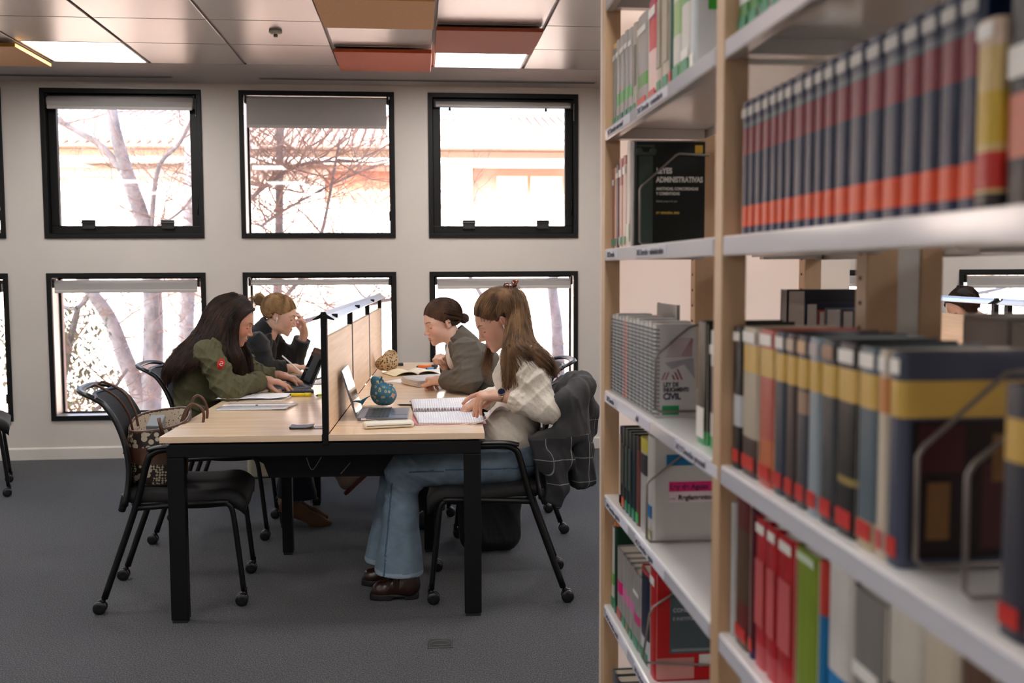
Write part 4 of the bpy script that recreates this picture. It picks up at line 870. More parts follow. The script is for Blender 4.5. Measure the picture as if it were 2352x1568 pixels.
l.new(p.outputs[0], ms.inputs[1]); l.new(tl.outputs[0], ms.inputs[2]); l.new(ms.outputs[0], n['Material Output'].inputs[0])
bo('end_panel', (.486, 2.574, .04), (1.042, 2.584, 2.18), PANT, bevel=.002)
bo('panel_edge', (.476, 2.574, .04), (.4855, 2.600, 2.18), mat('panel_edge_pale', rgb(226,206,192), .5), bevel=.001)
STRIPM = mat('clear_label_holder', rgb(206,204,212), .12, spec=.8); LABI = mat('label_ink', rgb(58,58,78), .7); LABP = mat('label_paper', rgb(214,212,222), .7)
LAB = {(1,5): ['347 Derecho mercantil', '342 Derecho · comunitario'], (1,4): ['342 Derecho', '342 Derecho · administrativo'], (1,3): ['347 Derecho', 'civil', '347.9 Derecho procesal'], (1,2): ['349 Derecho agrario', '342 Derecho · aguas'], (1,1): ['343 Derecho penal', '336 Hacienda'], (0,5): ['343 Derecho penal'], (0,1): ['82 Literatura'], (0,2): ['82 Literatura'] }
for bi, (y0, y1) in enumerate(BAYS):
    for zi, z in enumerate(ZS):
        for side, (x0, x1) in enumerate(((.477, .735), (.862, 1.048))):
            b = MB(); X0 = x0-.76; X1 = x1-.76; Y0 = y0+.001-1.57; Y1 = y1-.001-1.57
            if side == 0: b.prism([(X0,z-.001),(X0+.003,z),(X1,z),(X1,z-.022),(X1-.002,z-.022),(X1-.002,z-.002),(X0+.006,z-.002),(X0+.004,z-.028),(X0+.018,z-.028),(X0+.018,z-.030),(X0,z-.030)], 1, Y0, Y1)
            else: b.prism([(X0,z),(X1-.003,z),(X1,z-.001),(X1,z-.030),(X1-.018,z-.030),(X1-.018,z-.028),(X1-.004,z-.028),(X1-.006,z-.002),(X0+.002,z-.002),(X0+.002,z-.022),(X0,z-.022)], 1, Y0, Y1)
            sh = b.build('shelf', SHW, bc)
            for yy in (Y0+.002, Y1-.030): 
                MB().box((X0+.02, yy, z-.028), (X1-.01, yy+.028, z-.0025)).build('shelf_bracket', SHW, sh)
            if side == 0:
                MB().box((X0-.0022, Y0+.005, z-.028), (X0-.0002, Y1-.005, z-.003)).build('label_holder', STRIPM, sh)
                for q, s in enumerate(LAB.get((bi, zi), [])):
                    n_ = len(LAB[(bi, zi)]); yy = Y1-.02-(Y1-Y0)*(.02+q*.36 if n_ > 1 else .55)
                    MB().box((X0-.0030, yy-.26 if len(s) > 12 else yy-.13, z-.0255), (X0-.0024, yy+.004, z-.0055)).build('shelf_label', LABP, sh)
                    text('label_text', s, .0175, LABI, sh, (X0-.0034, yy, z-.0215), (PI/2, 0, -PI/2), sx=1.15 if len(s) > 12 else 1.0, bold=.0004)
PAGE = mat('book_pages', rgb(206,196,180), .8, noise=(4, .05)); PAGEG = mat('grey_pages', rgb(168,162,156), .8)
BCNT = [0]
def bmat(c): 
    k = 'cover_%02x%02x%02x' % c
    if k not in MAT: MAT[k] = mat(k, rgb(*c), .36, spec=.3, noise=(9, .06))
    return MAT[k]
ORD = ['first','second','third','fourth','fifth','sixth','seventh','eighth','ninth','tenth','eleventh','twelfth','thirteenth','fourteenth','fifteenth','sixteenth','seventeenth','eighteenth','nineteenth','twentieth']
def book(label, y_far, y_near, z, h, depth, col, bands=(), stickers=(), x=.492, group=None, cover_parts=None, pages=PAGE, lean=0.0, face=1, cat='book', nm='book'):
    """standing book, spine towards -x (face=1) or +x (face=-1); bands: (fraction low, fraction high, colour) round the cover"""
    th = y_far-y_near-.0012; t = thing(nm, label, cat, (x, (y_far+y_near)/2, z+.0004), (lean, 0, 0 if face == 1 else PI), group)
    cuts = sorted({0.0, 1.0} | {f for b_ in bands for f in b_[:2]}); cols = [col]; b = MB(); hw = th/2; e = .0022
    out = [(depth,-hw),(.006,-hw),(.0015,-hw*.75),(0,-hw*.35),(0,hw*.35),(.0015,hw*.75),(.006,hw),(depth,hw)]; inn = [(depth,hw-e),(.006,hw-e),(.003,hw*.5),(.003,-hw*.5),(.006,-hw+e),(depth,-hw+e)]
    for a, c in zip(cuts[:-1], cuts[1:]):
        cc = col
        for lo_, hi_, k in bands:
            if lo_ <= (a+c)/2 <= hi_: cc = k
        if cc not in cols: cols.append(cc)
        b.prism(out+inn, 2, a*h, c*h, cols.index(cc), smooth=False)
    b.build('cover', [bmat(c) for c in cols], t)
    MB().box((.004,-hw+e*1.05,.003),(depth-.004,hw-e*1.05,h-.004)).build('pages', pages, t)
    for f0, f1, c in stickers:
        MB().box((-.0012,-hw*.72,f0*h),(-.0001,hw*.72,f1*h)).build('spine_label', bmat(c), t)
    return t
WS = (232,228,222); RS = (196,44,40); GS = (38,132,96)
# -- bay nearest the camera, upper shelf: dark blue volumes
ys = [1.500,1.470,1.442,1.410,1.378,1.348,1.320,1.290,1.252,1.220,1.190,1.158,1.120,1.078,1.036,.994,.955,.920,.884,.848]
for i, (a, c) in enumerate(zip(ys[:-1], ys[1:])):
    book('dark blue volume with maroon and orange spine bands, %s from the wooden upright' % ORD[i], a, c, 1.430, .198, .14, (18,30,60), [(.0,.05,(22,34,68)),(.06,.215,(212,66,16)),(.60,.795,(112,10,36)),(.80,.84,(84,88,96))], [(.885,.95,(176,172,168))], group='matching dark blue volumes with orange bands')
book('cream and yellow book with red label right of the blue volumes', .845, .812, 1.430, .160, .15, (196,168,110), [(.0,.08,(40,34,36)),(.10,.30,(178,40,34)),(.34,.62,(190,158,52)),(.86,1,(206,180,160))], [(.90,.98,WS)], x=.485)
book('tall black book standing at the far right of the upper shelf', .810, .765, 1.430, .262, .17, (18,28,36), [(.0,.12,(46,36,34)),(.15,.35,(204,120,100))], [(.4,.5,WS)], x=.492)
book('tall dark teal book past the black one on the upper shelf', .764, .722, 1.430, .262, .17, (24,42,48), [], [(.4,.5,WS)], x=.492)
# books above
for i, (a, c, col, bd) in enumerate(((1.525,1.480,(214,214,210),[(.0,.18,(44,120,40)),(.30,.36,(60,130,60))]), (1.479,1.43,(150,152,148),[(.1,.2,(44,120,40))]), (1.429,1.38,(196,194,190),[(.1,.2,(44,120,40))]), (1.379,1.335,(120,126,124),[]))):
    book(['white book with a bright green base on the shelf above the blue volumes','grey book next to the white and green one, top shelf','pale book third along the shelf above the blue volumes','dull grey book fourth along the shelf above the blue volumes'][i], a, c, 1.732, .25, .18, col, bd, [(.04,.10,GS)])
# -- bay nearest the camera, middle shelf: yellow banded novels
ye = (206,168,84); yb = [(.70,.87,ye)]
spec = [('thin black book with white text beside the upright, middle shelf',1.530,1.489,(24,22,24),[(.30,.52,(190,190,196))],.222,[(.90,.96,WS)],RS),
 ('beige book with yellow band and dark foot, middle shelf',1.488,1.413,(176,164,146),[(.70,.88,ye),(.0,.26,(66,50,44))],.224,[(.90,.97,WS)],RS),
 ('salmon red book with yellow band',1.411,1.347,(176,82,70),[(.70,.88,ye),(.12,.30,(188,104,64))],.225,[(.90,.97,WS)],RS),
 ('slate blue book with yellow band right of the salmon one',1.345,1.305,(52,62,76),yb,.225,[(.90,.97,WS)],RS),
 ('dark brown book with yellow band between slate and grey ones',1.303,1.266,(70,58,56),yb,.225,[(.90,.97,(180,160,140))],RS),
 ('charcoal book with yellow band and tan patch',1.264,1.226,(72,72,78),[(.70,.87,ye),(.55,.68,(150,122,100))],.225,[(.90,.97,(200,160,120))],RS),
 ('pale grey blue book with yellow band',1.224,1.187,(142,154,162),yb,.225,[(.90,.97,(170,160,160))],RS),
 ('grey black book with yellow band next to the pale one',1.185,1.140,(62,64,68),yb,.225,[(.90,.97,(150,110,90))],RS),
 ('black book with yellow band and small gold dots',1.138,1.082,(26,26,28),[(.70,.87,ye),(.27,.31,(150,128,70))],.225,[(.90,.97,WS)],RS),
 ('misty blue book with yellow band and tan foot',1.080,1.032,(88,104,114),[(.70,.87,ye),(.0,.14,(176,160,130))],.225,[(.90,.97,WS)],RS),
 ('thin cream book with yellow band',1.030,1.007,(206,192,174),[(.70,.87,(204,140,86))],.225,[(.90,.97,WS)],(190,90,90))]
for lab, a, c, col, bd, h, st, rs in spec: book(lab, a, c, 1.067, h, .15, col, bd, list(st)+[(.045,.135,rs)])
t = book('dark book with yellow band whose pictured cover faces the aisle behind two wire bookends', 1.005, .976, 1.067, .225, .16, (72,76,94), [(.70,.87,ye)], [(.90,.97,WS),(.045,.135,RS)])
b = MB(); yy = -.0152
for (x0, z0, x1, z1, k) in ((.012,.01,.158,.155,0),(.02,.10,.07,.15,1),(.09,.02,.13,.11,1),(.03,.03,.055,.09,2),(.10,.09,.15,.14,2)): b.box((x0, yy-.0004-.0001*k, z0), (x1, yy, z1), k)
b.build('cover_picture', [bmat((34,26,26)), bmat((70,34,36)), bmat((120,84,52))], t)
for i, (a, c, col) in enumerate(((.80,.76,(60,60,70)),(.758,.72,(140,60,50)))): book(['dark book beyond the wire bookends at the frame edge','rust red book beyond the wire bookends at the frame edge'][i], a, c, 1.067, .215, .15, col, yb, [(.05,.13,RS)])
# -- bay nearest the camera, lower shelf
spec = [('slim white binder standing against the upright, lower shelf',1.530,1.512,(190,188,188),[],.215,[],None),
 ('brown book with mottled maroon spine, lower shelf',1.508,1.440,(84,62,48),[(.78,1,(92,34,34)),(.10,.30,(98,36,32))],.235,[],(196,40,36)),
 ('thin maroon book beside the three red volumes',1.438,1.416,(84,26,40),[(.0,.08,(50,36,90))],.225,[],(196,60,50)),
 ('red volume with white lettering, first of three, by the maroon book',1.414,1.367,(178,38,46),[(.0,.16,(196,80,86))],.222,[(.90,.96,WS),(.28,.72,(198,92,92))],None),
 ('red volume with white lettering, middle of three',1.365,1.324,(176,36,44),[(.0,.16,(196,80,86))],.222,[(.90,.96,WS),(.28,.72,(198,92,92))],None),
 ('red volume with white lettering, last of three, by the green book',1.322,1.260,(172,26,34),[(.0,.16,(190,60,66))],.222,[(.90,.96,WS),(.28,.72,(198,92,92))],None),
 ('lime green book beside the red volumes',1.258,1.180,(122,144,40),[],.222,[(.93,.975,(200,214,190))],None),
 ('thin blue and red book after the green one',1.178,1.156,(30,110,160),[(.7,1,(190,60,50))],.225,[],None),
 ('white book with bright blue rectangle on the spine',1.154,1.088,(206,200,196),[(.16,.42,(20,122,186)),(.0,.1,(60,120,110))],.240,[],None),
 ('grey book with red foot, lower shelf',1.086,1.000,(128,124,120),[(.0,.45,(186,50,42))],.225,[(.55,.62,WS)],None),
 ('white book with black lettering at the lower right corner',.998,.925,(204,196,184),[(.0,.2,(176,60,48))],.235,[(.55,.64,(30,30,34)),(.38,.47,(30,30,34))],None),
 ('cream book with dark stripes past the white one at the lower corner',.923,.86,(198,186,166),[(.5,.6,(34,34,38))],.235,[],None),
 ('brown book at the very end of the lower shelf',.858,.80,(96,70,54),[],.235,[],None)]
for lab, a, c, col, bd, h, st, rs in spec: book(lab, a, c, .794, h, .16, col, bd, list(st)+([(.045,.13,rs)] if rs else []))
# -- far bay, top visible shelf
gb = lambda lo_, hi_: (lo_, hi_, (92,158,92))
spec = [('dark grey spined book with orange top against the far upright, top shelf',2.520,2.482,(112,108,104),[(.94,1,(206,160,90))],.205,[(.80,.86,WS)],GS),
 ('grey book with green band, second along the top shelf',2.481,2.440,(160,154,150),[gb(.22,.36)],.205,[(.80,.86,WS)],GS),
 ('grey book with green band, third along the top shelf',2.439,2.385,(158,152,148),[gb(.22,.36)],.205,[(.80,.86,WS)],(30,110,100)),
 ('grey book with green band, fourth along the top shelf',2.384,2.340,(146,142,142),[gb(.22,.36)],.205,[(.80,.86,WS)],GS),
 ('grey book with green band, fifth along the top shelf',2.339,2.290,(162,156,152),[gb(.22,.36)],.200,[(.80,.86,WS)],GS),
 ('beige grey book with vertical lettering, top shelf',2.289,2.245,(166,156,144),[],.200,[(.30,.75,(120,112,104))],GS),
 ('thick grey book with deep green band and red foot, top shelf',2.244,2.135,(150,144,140),[(.22,.36,(70,140,40))],.200,[(.80,.87,WS)],RS),
 ('red and pale pink book among the grey ones, top shelf',2.134,2.055,(196,40,48),[(.08,.5,(226,190,184)),(.8,1,(170,40,80))],.205,[(.84,.93,WS)],(190,60,60)),
 ('tall cream book with vertical lettering, top shelf',2.054,2.010,(176,164,146),[],.270,[(.2,.7,(150,138,122))],GS),
 ('wide tall cream book with glossy spine, top shelf',2.009,1.950,(186,174,156),[],.280,[(.2,.7,(164,152,134))],GS),
 ('thin dark green book between the cream and white ones, top shelf',1.949,1.928,(24,72,58),[],.285,[],RS),
 ('white book with pale green bands beside the dark green one',1.927,1.866,(202,198,190),[(.30,.52,(150,180,120)),(.0,.12,(130,170,120))],.290,[],GS),
 ('white book with green bands, second of the white pair, top shelf',1.865,1.800,(206,202,196),[(.45,.58,(104,168,96)),(.0,.10,(120,170,120))],.290,[(.11,.17,WS)],GS)]
for lab, a, c, col, bd, h, st, rs in spec: book(lab, a, c, 1.732, h, .19, col, bd, list(st)+([(.03,.105,rs)] if rs else []))
t = book('pale grey book with a bright green square on its cover facing the aisle, top shelf', 1.798, 1.766, 1.732, .300, .21, (196,198,200), [], [(.03,.10,WS)])
MB().box((.025,-.0158,.105),(.075,-.0155,.140)).build('green_square', bmat((48,150,40)), t)
# -- far bay, second shelf
spec = [('dark red book against the far upright, second shelf',2.522,2.492,(140,34,34),[],.198,[(.80,.87,WS)],GS),
 ('thin cream book beside the dark red one, second shelf',2.491,2.472,(216,184,150),[],.200,[],GS),
 ('thin purple book between cream and pink ones, second shelf',2.471,2.440,(74,30,62),[],.205,[(.84,.90,WS)],(60,14,30)),
 ('book with pinkish glare painted into its cover colour, second shelf',2.439,2.395,(206,156,136),[(.7,1,(178,96,86))],.215,[(.80,.88,WS)],GS),  # pinkish glare on this spine and the next is put into the cover colours
 ('book with pale pink glare painted into its colour, next along the second shelf',2.394,2.350,(222,192,176),[(.9,1,(160,70,66))],.218,[(.80,.88,WS)],GS),
 ('tall white book left of the black cover, second shelf',2.349,2.304,(204,192,184),[],.246,[(.05,.22,(190,200,176))],None)]
for lab, a, c, col, bd, h, st, rs in spec: book(lab, a, c, 1.430, h, .16, col, bd, list(st)+([(.03,.12,rs)] if rs else []))
WTX = mat('title_white', rgb(214,208,200), .6); YTX = mat('title_ochre', rgb(206,160,60), .6)
t = book('black book titled leyes administrativas facing the aisle behind a wire bookend', 2.303, 2.262, 1.430, .238, .166, (17,22,20), [], [])
yf = -.0205; S_ = lambda s, sz, x, z, m, sx=1.0, bo_=.0003: text('cover_text', s, sz, m, t, (x, yf, z), (PI/2, 0, 0), sx=sx, bold=bo_)
S_('LEYES', .0175, .052, .166, WTX, .82, .0006); S_('ADMINISTRATIVAS', .0175, .052, .146, WTX, .74, .0006); S_('ANOTADAS, CONCORDADAS', .0092, .052, .128, WTX, .78); S_('Y COMENTADAS', .0092, .052, .117, WTX, .78)
S_('Edición preparada por', .0055, .052, .101, M('title_grey', rgb(120,124,120), .6)); S_('28.ª EDICIÓN, 2022', .0065, .052, .074, YTX)
b = MB(); b.box((.012,yf,.006),(.044,yf+.0004,.205)); 
for q in range(6): b.box((.0135+q*.0052,yf-.0004,.006),(.0160+q*.0052,yf,.200))
b.box((.006,yf-.0004,.207),(.050,yf,.214)); b.box((.008,yf-.0004,.226),(.048,yf,.230))
for cx in (.012,.044): b.lathe([(.008,0),(.008,.0006),(.004,.0009)], n=16, xf=Matrix.Translation((cx,yf+.0003,.216))@Matrix.Rotation(PI/2,4,'X'))
b.build('column_picture', M('dark_green_print', rgb(46,62,54), .4), t); MB().box((.142,yf-.0002,.212),(.160,yf+.0004,.230)).build('yellow_badge', M('yellow_badge', rgb(206,160,20), .4), t)
t = book('ochre backed book beyond the black cover, second shelf', 2.260, 2.258, 1.430, .01, .01, (120,96,50)) if False else None
for i, (a, c, col, h) in enumerate(((1.615,1.580,(150,112,50),.215),)): book('ochre book standing by the near upright, second shelf', a, c, 1.430, h, .15, col, [], [(.05,.12,(150,130,40))], x=.56)
# -- far bay, third shelf: spiral bound law books
def spiral(label, a, c, col, red=False, h=.196, off=0.0, final=False):
    t = thing('spiral_book', label, 'book', (.489+off, (a+c)/2, 1.0674), group='spiral bound law books'); hw = (a-c)/2-.001; dp = .088
    MB().box((.006,-hw,0),(dp,hw,h)).build('pages', M('spiral_pages_%d' % int(red), rgb(196,190,184), .7), t)
    b = MB(); b.box((.004,-hw-.0006,0),(dp+.001,-hw,h)); b.box((.004,hw,0),(dp+.001,hw+.0006,h)); b.build('cover', bmat(col), t)
    b = MB()
    for q in range(22):
        z = .008+q*.0084; b.tube([(.010,-hw-.001,z),(.001,-hw*.7,z+.001),(-.003,0,z+.001),(.001,hw*.7,z+.001),(.010,hw+.001,z)], .0013, 5)
    b.build('spiral', M('spiral_red' if red else 'spiral_dark', rgb(206,84,66) if red else rgb(84,96,106), .35), t)
    b = MB(); b.box((.0052,-hw+.001,h*.02),(.0062,hw-.001,h*.98)); b.build('spine_paper', M('spine_white', rgb(216,210,204), .6), t); return t
yy = 2.520; i = 0; tone = [(190,186,184),(182,182,186),(196,190,184),(176,180,186),(200,190,182),(188,184,184)]
while yy > 2.08:
    th = (.038, .043, .036, .040)[i % 4]; spiral('white spiral bound law book, %s from the far upright' % ORD[i], yy, yy-th, tone[i % 6], i == 4, .196+.004*(i % 3 == 1)); yy -= th+.0006; i += 1
t = spiral('white spiral bound law book with red striped cover facing the aisle', yy, 2.035, (186,182,182), False, .196)
yf = -((yy-2.035)/2-.001)-.0010; NAV = M('title_navy', rgb(40,44,74), .6); DK2 = M('title_dark', rgb(50,48,54), .6)
S2 = lambda s, sz, x, z, m, sx=1.0, bo_=.0005: text('cover_text', s, sz, m, t, (x, yf, z), (PI/2, 0, 0), sx=sx, bold=bo_)
S2('LEY DE', .0125, .018, .066, DK2, .85); S2('ENJUICIAMIENTO', .0125, .018, .055, DK2, .56); S2('CIVIL', .0185, .018, .039, NAV, .88, .0008)
MB().box((.016,yf-.0002,.006),(.052,yf+.0002,.026)).build('green_label', bmat((42,140,84)), t)
b = MB()
for q, (x, z, hh) in enumerate(((.036,.080,.010),(.044,.080,.016),(.052,.080,.022))): b.raw([(x+.004,yf,z),(x+.008,yf,z),(x+.008-hh*.45,yf,z+hh),(x+.004-hh*.45,yf,z+hh)], [(0,1,2,3)])
for q, x in enumerate((.014,.021)): b.raw([(x,yf,.080),(x+.003,yf,.080),(x+.010,yf,.096),(x+.007,yf,.096)], [(0,1,2,3)])
b.build('maroon_stripes', M('print_maroon', rgb(136,60,74), .5), t)
b = MB()
for q in range(9): z = .128+q*.0045; b.raw([(.022+q*.002,yf,z),(.080,yf,z+.001),(.080,yf,z+.0026),(.022+q*.002,yf,z+.0016)], [(0,1,2,3)])
for q in range(5): b.raw([(.055+q*.005,yf-.0001,.128),(.057+q*.005,yf-.0001,.128),(.078+q*.0008,yf-.0001,.165),(.0765+q*.0008,yf-.0001,.165)], [(0,1,2,3)])
b.build('pink_lines', M('print_pink', rgb(160,118,122), .5), t)
b = MB(); b.raw([(.020,yf,.116),(.082,yf,.126),(.086,yf,.080),(.062,yf,.112),(.036,yf,.102)], [(0,1,2,3,4)]); b.build('grey_wedge', M('print_grey', rgb(152,146,152), .5), t)
MB().box((.03,-.35,.190),(.085,.05,.193)).build('x', PAGEG, None) if False else None
book('tall grey folder lying behind the spiral bound books', 2.50, 2.30, 1.067, .226, .012, (140,136,134), x=.60)
for lab, a, c, col, bd, st, x_, h in (('white book with dark text and green foot by the near upright, third shelf',1.700,1.655,(206,202,198),[(.0,.10,(46,150,84)),(.3,.7,(60,52,66))],[(.80,.88,WS)],.505,.205), ('white and cream book with green foot against the near upright',1.654,1.610,(216,210,200),[(.0,.12,(60,160,90)),(.55,.66,(230,228,220))],[(.80,.9,WS)],.500,.205),
    ('olive black book whose cover faces the aisle by the near upright, third shelf',1.765,1.702,(34,34,24),[(.0,.11,(40,140,80))],[(.05,.3,WS)],.500,.218)): book(lab, a, c, 1.067, h, .16, col, bd, st, x=x_)
# -- far bay, fourth shelf
spec = [('navy and cream book, first on the fourth shelf',2.415,2.392,(40,44,66),[],.198,[(.0,.9,(200,176,150))],GS), ('dark olive book, second on the fourth shelf',2.390,2.352,(44,46,40),[],.200,[(.3,.8,(70,72,62))],(214,84,50)),
 ('dark green book, third on the fourth shelf',2.350,2.314,(30,46,46),[],.200,[(.3,.8,(66,80,78))],GS), ('dark green book, fourth on the fourth shelf',2.312,2.274,(32,48,50),[],.200,[(.3,.8,(66,80,78))],GS), ('dark blue green book, fifth on the fourth shelf',2.272,2.232,(30,42,52),[],.200,[],GS),
 ('brown red patterned book on the fourth shelf',2.230,2.192,(110,58,52),[(.85,1,(60,36,34))],.205,[],(60,170,90)), ('white book with yellow top and black patch, fourth shelf',2.190,2.120,(176,172,168),[(.86,1,(196,186,60)),(.62,.84,(34,34,42))],.210,[],None)]
for lab, a, c, col, bd, h, st, rs in spec: book(lab, a, c, .794, h, .15, col, bd, list(st)+([(.03,.14,rs)] if rs else []))
t = book('grey white book titled ley de aguas facing the aisle, fourth shelf', 2.118, 2.062, .794, .226, .165, (190,186,182), [], [(.22,.34,(30,110,170)),(.0,.10,(150,150,110))])
yf = -.0281; MB().box((.036,yf-.0002,.110),(.150,yf+.0002,.131)).build('pink_strip', bmat((208,40,112)), t); MB().box((.036,yf-.0002,.086),(.150,yf+.0002,.109)).build('pale_strip', bmat((214,196,200)), t)
text('cover_text', 'Ley de Aguas', .0155, M('title_plum', rgb(90,20,60), .6), t, (.038,yf-.0008,.115), (PI/2,0,0), sx=1.0, bold=.0004); text('cover_text', 'y sus', .0065, DK2, t, (.037,yf-.0008,.093), (PI/2,0,0)); text('cover_text', 'Reglamentos', .0150, DK2, t, (.056,yf-.0008,.092), (PI/2,0,0), bold=.0004)
MB().box((.030,yf-.0002,.166),(.120,yf+.0002,.190)).build('blue_block', bmat((24,104,150)), t)
# -- far bay, fifth shelf
mg = (206,30,116); mgl = (206,120,160)
spec = [('white and green book leaning on the far upright, fifth shelf',2.520,2.482,(190,188,184),[(.30,.44,(90,160,70))],.215,[],GS), ('dark green tall book behind the grey set, fifth shelf',2.480,2.450,(14,52,36),[(.96,1,(200,110,60))],.235,[],GS),
 ('grey book with vivid magenta band, fifth shelf',2.448,2.380,(150,144,142),[(.38,.55,mg)],.180,[],(176,70,50)), ('grey book with pink band, first after the magenta one',2.379,2.335,(152,146,144),[(.38,.55,mgl)],.180,[],GS), ('grey book with pink band, second after the magenta one',2.334,2.298,(150,144,142),[(.38,.53,mgl)],.180,[],(120,120,70)),
 ('grey book with pink band, third after the magenta one',2.297,2.257,(152,146,144),[(.38,.53,mgl)],.180,[],GS), ('grey book with deep pink foot band beside the navy book',2.256,2.180,(150,146,144),[(.34,.46,(200,60,120))],.180,[(.7,.74,WS)],GS), ('navy blue book with white foot before the red one, fifth shelf',2.178,2.088,(30,34,58),[(.0,.28,(190,190,196)),(.96,1,(190,60,60))],.212,[],GS)]
for lab, a, c, col, bd, h, st, rs in spec: book(lab, a, c, .502, h, .15, col, bd, list(st)+([(.02,.14,rs)] if rs else []), lean=.05 if 'leaning' in lab else 0)
t = book('thick red book with slate cover panel facing the aisle, fifth shelf', 2.086, 2.030, .502, .236, .17, (178,14,22), [], [(.86,.93,WS)])
yf = -.0281; MB().box((.032,yf-.0002,.060),(.160,yf+.0002,.215)).build('slate_panel', bmat((70,82,88)), t); MB().box((.036,yf-.0004,.064),(.156,yf-.0002,.070)).build('line', bmat((120,126,130)), t)
MB().box((.004,yf-.0002,.004),(.085,yf+.0002,.050)).build('pink_label', bmat((190,130,124)), t); MB().box((.096,yf-.0003,.030),(.14,yf+.0002,.056)).build('white_label', bmat((206,204,200)), t)
text('cover_text', 'CONSTITUCIÓN', .012, M('title_silver', rgb(176,182,184), .5), t, (.038,yf-.0008,.150), (PI/2,0,0)); text('cover_text', 'E INSTITUCIONES', .010, M('title_silver', rgb(176,182,184), .5), t, (.038,yf-.0008,.132), (PI/2,0,0))
for i, (a, c, col) in enumerate(((2.50,2.46,(90,96,104)),(2.458,2.41,(60,60,64)),(2.408,2.37,(120,126,130)),(2.368,2.32,(150,146,140)),(2.318,2.28,(84,60,50)))):
    book('book on the lowest visible shelf, %s from the far upright' % ORD[i], a, c, .12, .22, .15, col, [(.8,.86,(200,190,130))], [(.03,.12,GS)])
# -- other side of the bookcase (page edges towards us)
for i, (a, c, col, h, yb_) in enumerate(((2.300,2.262,(196,190,184),.262,0),(2.260,2.150,(22,24,34),.262,0),(2.148,2.080,(24,30,50),.236,0),(2.078,2.040,(150,60,56),.222,0),(2.038,1.960,(90,98,110),.228,0),(1.958,1.90,(60,62,70),.228,0),(1.50,1.38,(176,166,158),.240,0),(1.378,1.29,(150,142,136),.235,0),(1.288,1.21,(178,170,162),.24,0),(1.208,1.14,(140,134,128),.235,0),(1.138,1.06,(160,150,140),.24,0))):
    book(['pale grey box file on the far side of the bookcase','thick black binder on the far side of the bookcase','navy book beside the black binder, far side','thin red book on the far side of the bookcase','grey blue book on the far side, after the red one','dark grey book on the far side, near the upright','pale thick book on the far side right of the upright','beige grey thick book, second right of the upright, far side','light thick book, third right of the upright, far side','grey brown thick book, fourth right of the upright, far side','tan thick book, fifth right of the upright, far side'][i], a, c, 1.067, h, .18, col, [], [], x=1.035, face=-1, pages=M('pale_pages', rgb(176,166,160), .8))
# -- wire bookends
WIRE = mat('grey_wire', rgb(128,118,112), .35, .5)
def bookend(label, y, z, pts, x0=.50):
    t = thing('wire_bookend', label, 'bookend', (x0, y, z), group='grey wire bookends on the shelves')
    MB().tube(bez([(x, 0, zz) for x, zz in pts], 4) if False else [(x, 0, zz) for x, zz in pts], .0026, 10).build('wire', WIRE, t)
    MB().box((pts[0][0], -.002, .0), (.15, .012, .002)).build('foot', WIRE, t); return t
bookend('bent wire bookend in front of the black leyes cover', 2.255, 1.431, [(.16,.004),(.010,.004),(.004,.010),(.004,.128),(.008,.136),(.088,.206),(.096,.209),(.165,.206)])
bookend('bent wire bookend in front of the striped spiral book', 2.028, 1.068, [(.16,.014),(-.002,.014),(-.012,.022),(-.012,.125),(-.006,.135),(.060,.190),(.075,.194),(.16,.194)])
bookend('bent wire bookend in front of the ley de aguas book', 2.054, .795, [(.16,.004),(-.014,.004),(-.022,.012),(-.022,.128),(-.016,.136),(.075,.205),(.16,.207)])
bookend('bent wire bookend in front of the thick red book', 2.022, .503, [(.16,.030),(-.030,.046),(-.036,.056),(-.022,.15),(-.014,.165),(.055,.21),(.16,.212)])
bookend('wire bookend pressed on the pictured dark book', .962, 1.068, [(.17,.006),(.012,.006),(.004,.014),(.004,.120),(.010,.130),(.098,.205),(.17,.208)])
bookend('nearest wire bookend standing free on the middle shelf', .862, 1.068, [(.17,.006),(.008,.006),(.000,.014),(.000,.122),(.006,.132),(.10,.205),(.17,.208)])
# ================================================================== people
def skinmat(name, base, blush=(.62,.22,.17), lips=(.42,.12,.11)):
    """skin; the colour attribute says how rosy (red channel), how lip coloured (green) and how browed (blue) a point is"""
    m = mat(name, base, .48, bump=(420, .12, .0006), spec=.4); n, l, p = nodes_of(m)
    p.inputs['Subsurface Weight'].default_value = .12; p.inputs['Subsurface Radius'].default_value = (.012,.004,.002); p.inputs['Subsurface Scale'].default_value = 1.0
    at = n.new('ShaderNodeAttribute'); at.attribute_name = 'tone'; sp = n.new('ShaderNodeSeparateColor'); l.new(at.outputs['Color'], sp.inputs[0]); prev = None
    for i, c in enumerate((blush+(1,), lips+(1,), (.07,.045,.035,1))):
        mx = n.new('ShaderNodeMix'); mx.data_type = 'RGBA'; l.new(sp.outputs[i], mx.inputs[0]); mx.inputs[7].default_value = c
        if prev is None: mx.inputs[6].default_value = base
        else: l.new(prev.outputs[2], mx.inputs[6])
        prev = mx
    l.new(prev.outputs[2], p.inputs['Base Color']); return m
